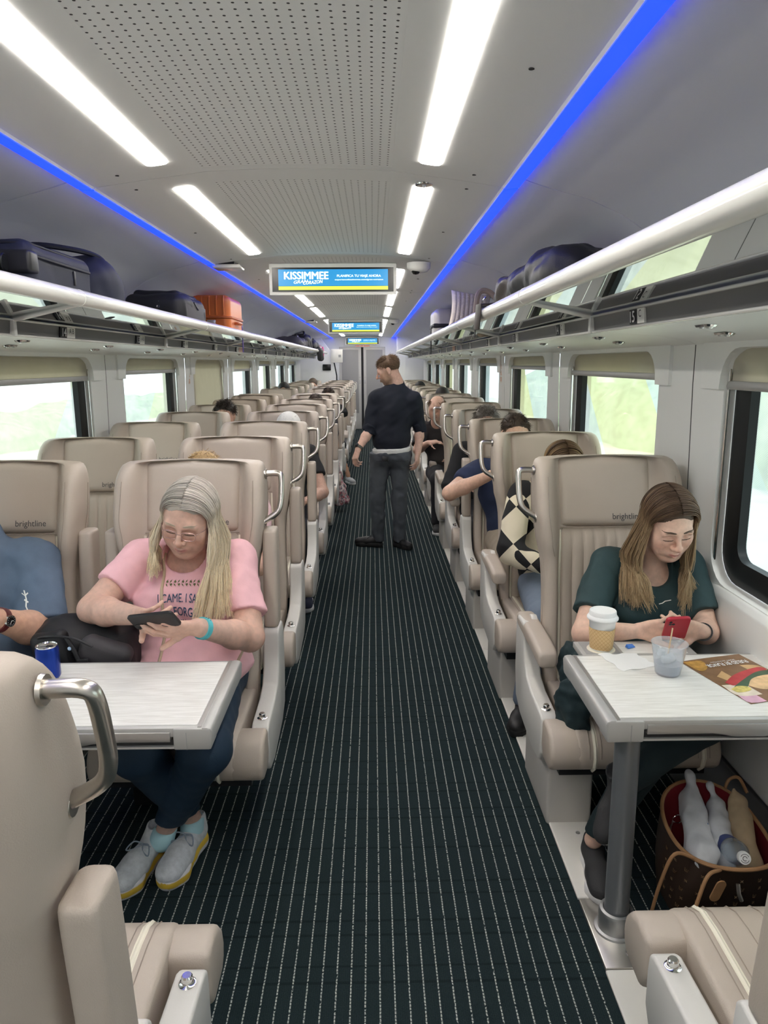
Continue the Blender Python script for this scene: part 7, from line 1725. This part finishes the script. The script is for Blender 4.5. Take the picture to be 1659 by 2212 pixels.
# black backpack on the right rack
e, hx, hy, H_ = lug('backpack', .60, 1.10, 2.72, 4.14, 2.20, 'large black leather-trimmed backpack on the right rack', 'backpack'); c = np.array(e.location)
blk2 = mat('black_pack', (.013,.013,.015), .5, bump=.3, bscale=300); brl = mat('dark_brown_leather', (.030,.022,.018), .42, bump=.3, bscale=200)
o = SDF(); o.box((.88,3.45,2.02), (.20,.48,.11), .10, None, 0).ell((.86,3.42,2.06), (.20,.40,.10), None, .10).cap((.82,3.85,1.98), (.80,4.02,1.96), .11, .085, .10); o.wave(.022, 20, 7); o.wave(.006, 60, 8); o.plane((0,0,1.922), (0,0,-1))
sdf_obj('body', o, (.54,2.62,1.83), (1.16,4.22,2.30), .010, blk2, e)
o = SDF(); o.box((.755,3.78,2.04), (.10,.16,.085), .05, Euler((0,0,.2)).to_matrix(), 0).box((.735,3.62,2.06), (.06,.14,.06), .03, None, .02); o.wave(.016, 34, 9); o.plane((0,0,1.924), (0,0,-1)); sdf_obj('front_pocket', o, (.55,3.4,1.88), (.9,4.05,2.18), .008, brl, e)
o = SDF(); o.box((.72,4.02,2.0), (.075,.09,.07), .04, None, 0); o.wave(.010, 36, 2); o.plane((0,0,1.924), (0,0,-1)); sdf_obj('bottom_pocket', o, (.56,3.88,1.86), (.82,4.18,2.10), .008, blk2, e)
for pts, r, mt_, nm in (([(-.16,.46,.10),(-.235,.44,.075),(-.29,.43,.07),(-.306,.42,.045)], .007, brl, 'strap'), ([(-.15,.25,.19),(-.17,.30,.185),(-.18,.38,.17)], .005, blackpl, 'zip'), ([(-.17,.56,.09),(-.24,.54,.072),(-.29,.53,.066),(-.305,.52,.04)], .006, blackpl, 'strap')):
    ob(nm, MB().tube(bez(pts, 5), r, 8).mesh(nm), mt_, e)
ob('buckle', MB().box(-.012,.012,-.02,.02,-.004,.004).mesh('buckle', bevel=.003), chrome, e, loc=(-.245,.66,.12), rot=(0,-.9,0))
ob('luggage_tag', MB().box(-.004,.004,-.045,.045,-.11,.02).mesh('tag', bevel=.008), brl, e, loc=(-.308,.42,.055), rot=(0,.08,.15)); ob('luggage_tag', MB().box(-.003,.003,-.035,.035,-.12,.02).mesh('tag', bevel=.006), blackpl, e, loc=(-.306,.52,.03), rot=(0,.05,-.1))
# knitted pillow
e = empty('knitted_pillow', (.768,6.02,1.965)); tag(e, 'cream chunky-knit pillow leaning on the right rack', 'pillow'); e.rotation_euler = (-.12,.10,.10)
knit = mat('cream_wool', (.72,.64,.54), .9, bump=.4, bscale=220)
def pil(sgn):
    def fn(u, v):
        x = u*2-1; z = v*2-1; pin = 1-.12*(1-abs(x))*(abs(z)**2); e_ = max(0, (1-x**4)*(1-z**4))**.5
        col = u*9; ph = (col % 1)-.5; row = v*13+(abs(ph)*1.2)
        k = .011*abs(math.cos(PI*ph))**.7*(.6+.4*abs(math.sin(PI*row)))
        xx = x*.165*(1-.10*(1-abs(z)**2)*abs(x)); zz = (z*.135)*(1+.10*abs(x)**2*abs(z))+.14
        return (xx, sgn*(.055*e_+k*min(1, e_*3)), zz)
    return fn
m_ = MB(); m_.grid(pil(-1), 82, 66); m_.grid(pil(1), 30, 24, flip=True); ob('cover', m_.mesh('cover', fix=False, angle=180), knit, e)
e = empty('beige_bag', (.84,5.45,RZ)); tag(e, 'beige bag with a rolled handle behind the knitted pillow', 'bag'); o = SDF(); o.box((.86,5.35,1.97), (.13,.14,.085), .05, None, 0); o.wave(.012, 30, 3)
bgm = mat('beige_canvas', (.45,.36,.27), .8); sdf_obj('body', o, (.68,5.15,1.85), (1.04,5.55,2.10), .009, bgm, e); ob('handle', MB().tube(bez([(-.10,-.02,.10),(-.085,-.03,.25),(-.04,-.03,.285),(.03,-.03,.25),(.10,-.02,.15)], 6), .020, 8).mesh('handle'), bgm, e)
# silver suitcase
e, hx, hy, H_ = lug('suitcase', .632, .84, 7.72, 8.25, 2.245, 'small silver hard suitcase with a black strap on the right rack', 'suitcase')
rbox('shell', e, hx, hy, 0, H_, .06, mat('silver_shell', (.50,.475,.46), .35, metal=.3), .010); ob('strap', MB().box(-hx-.006,hx+.006,-hy-.006,hy+.006,H_*.40,H_*.54).mesh('band', bevel=.012), bpk, e)
ob('cord', MB().tube(bez([(-hx-.006,-hy-.01,H_*.45),(-hx-.03,-hy-.02,.12),(-hx-.03,-hy-.02,-.05),(-hx-.03,-hy-.02,-.13)], 5), .006, 6).mesh('cord'), blackpl, e)
ob('wheel', MB().lathe([(.0,-.012),(.024,-.012),(.028,0),(.024,.012),(0,.012)], 14, (-hx+.01,-hy-.005,.02), 'x', cap=False).mesh('wheel'), blackrub, e)
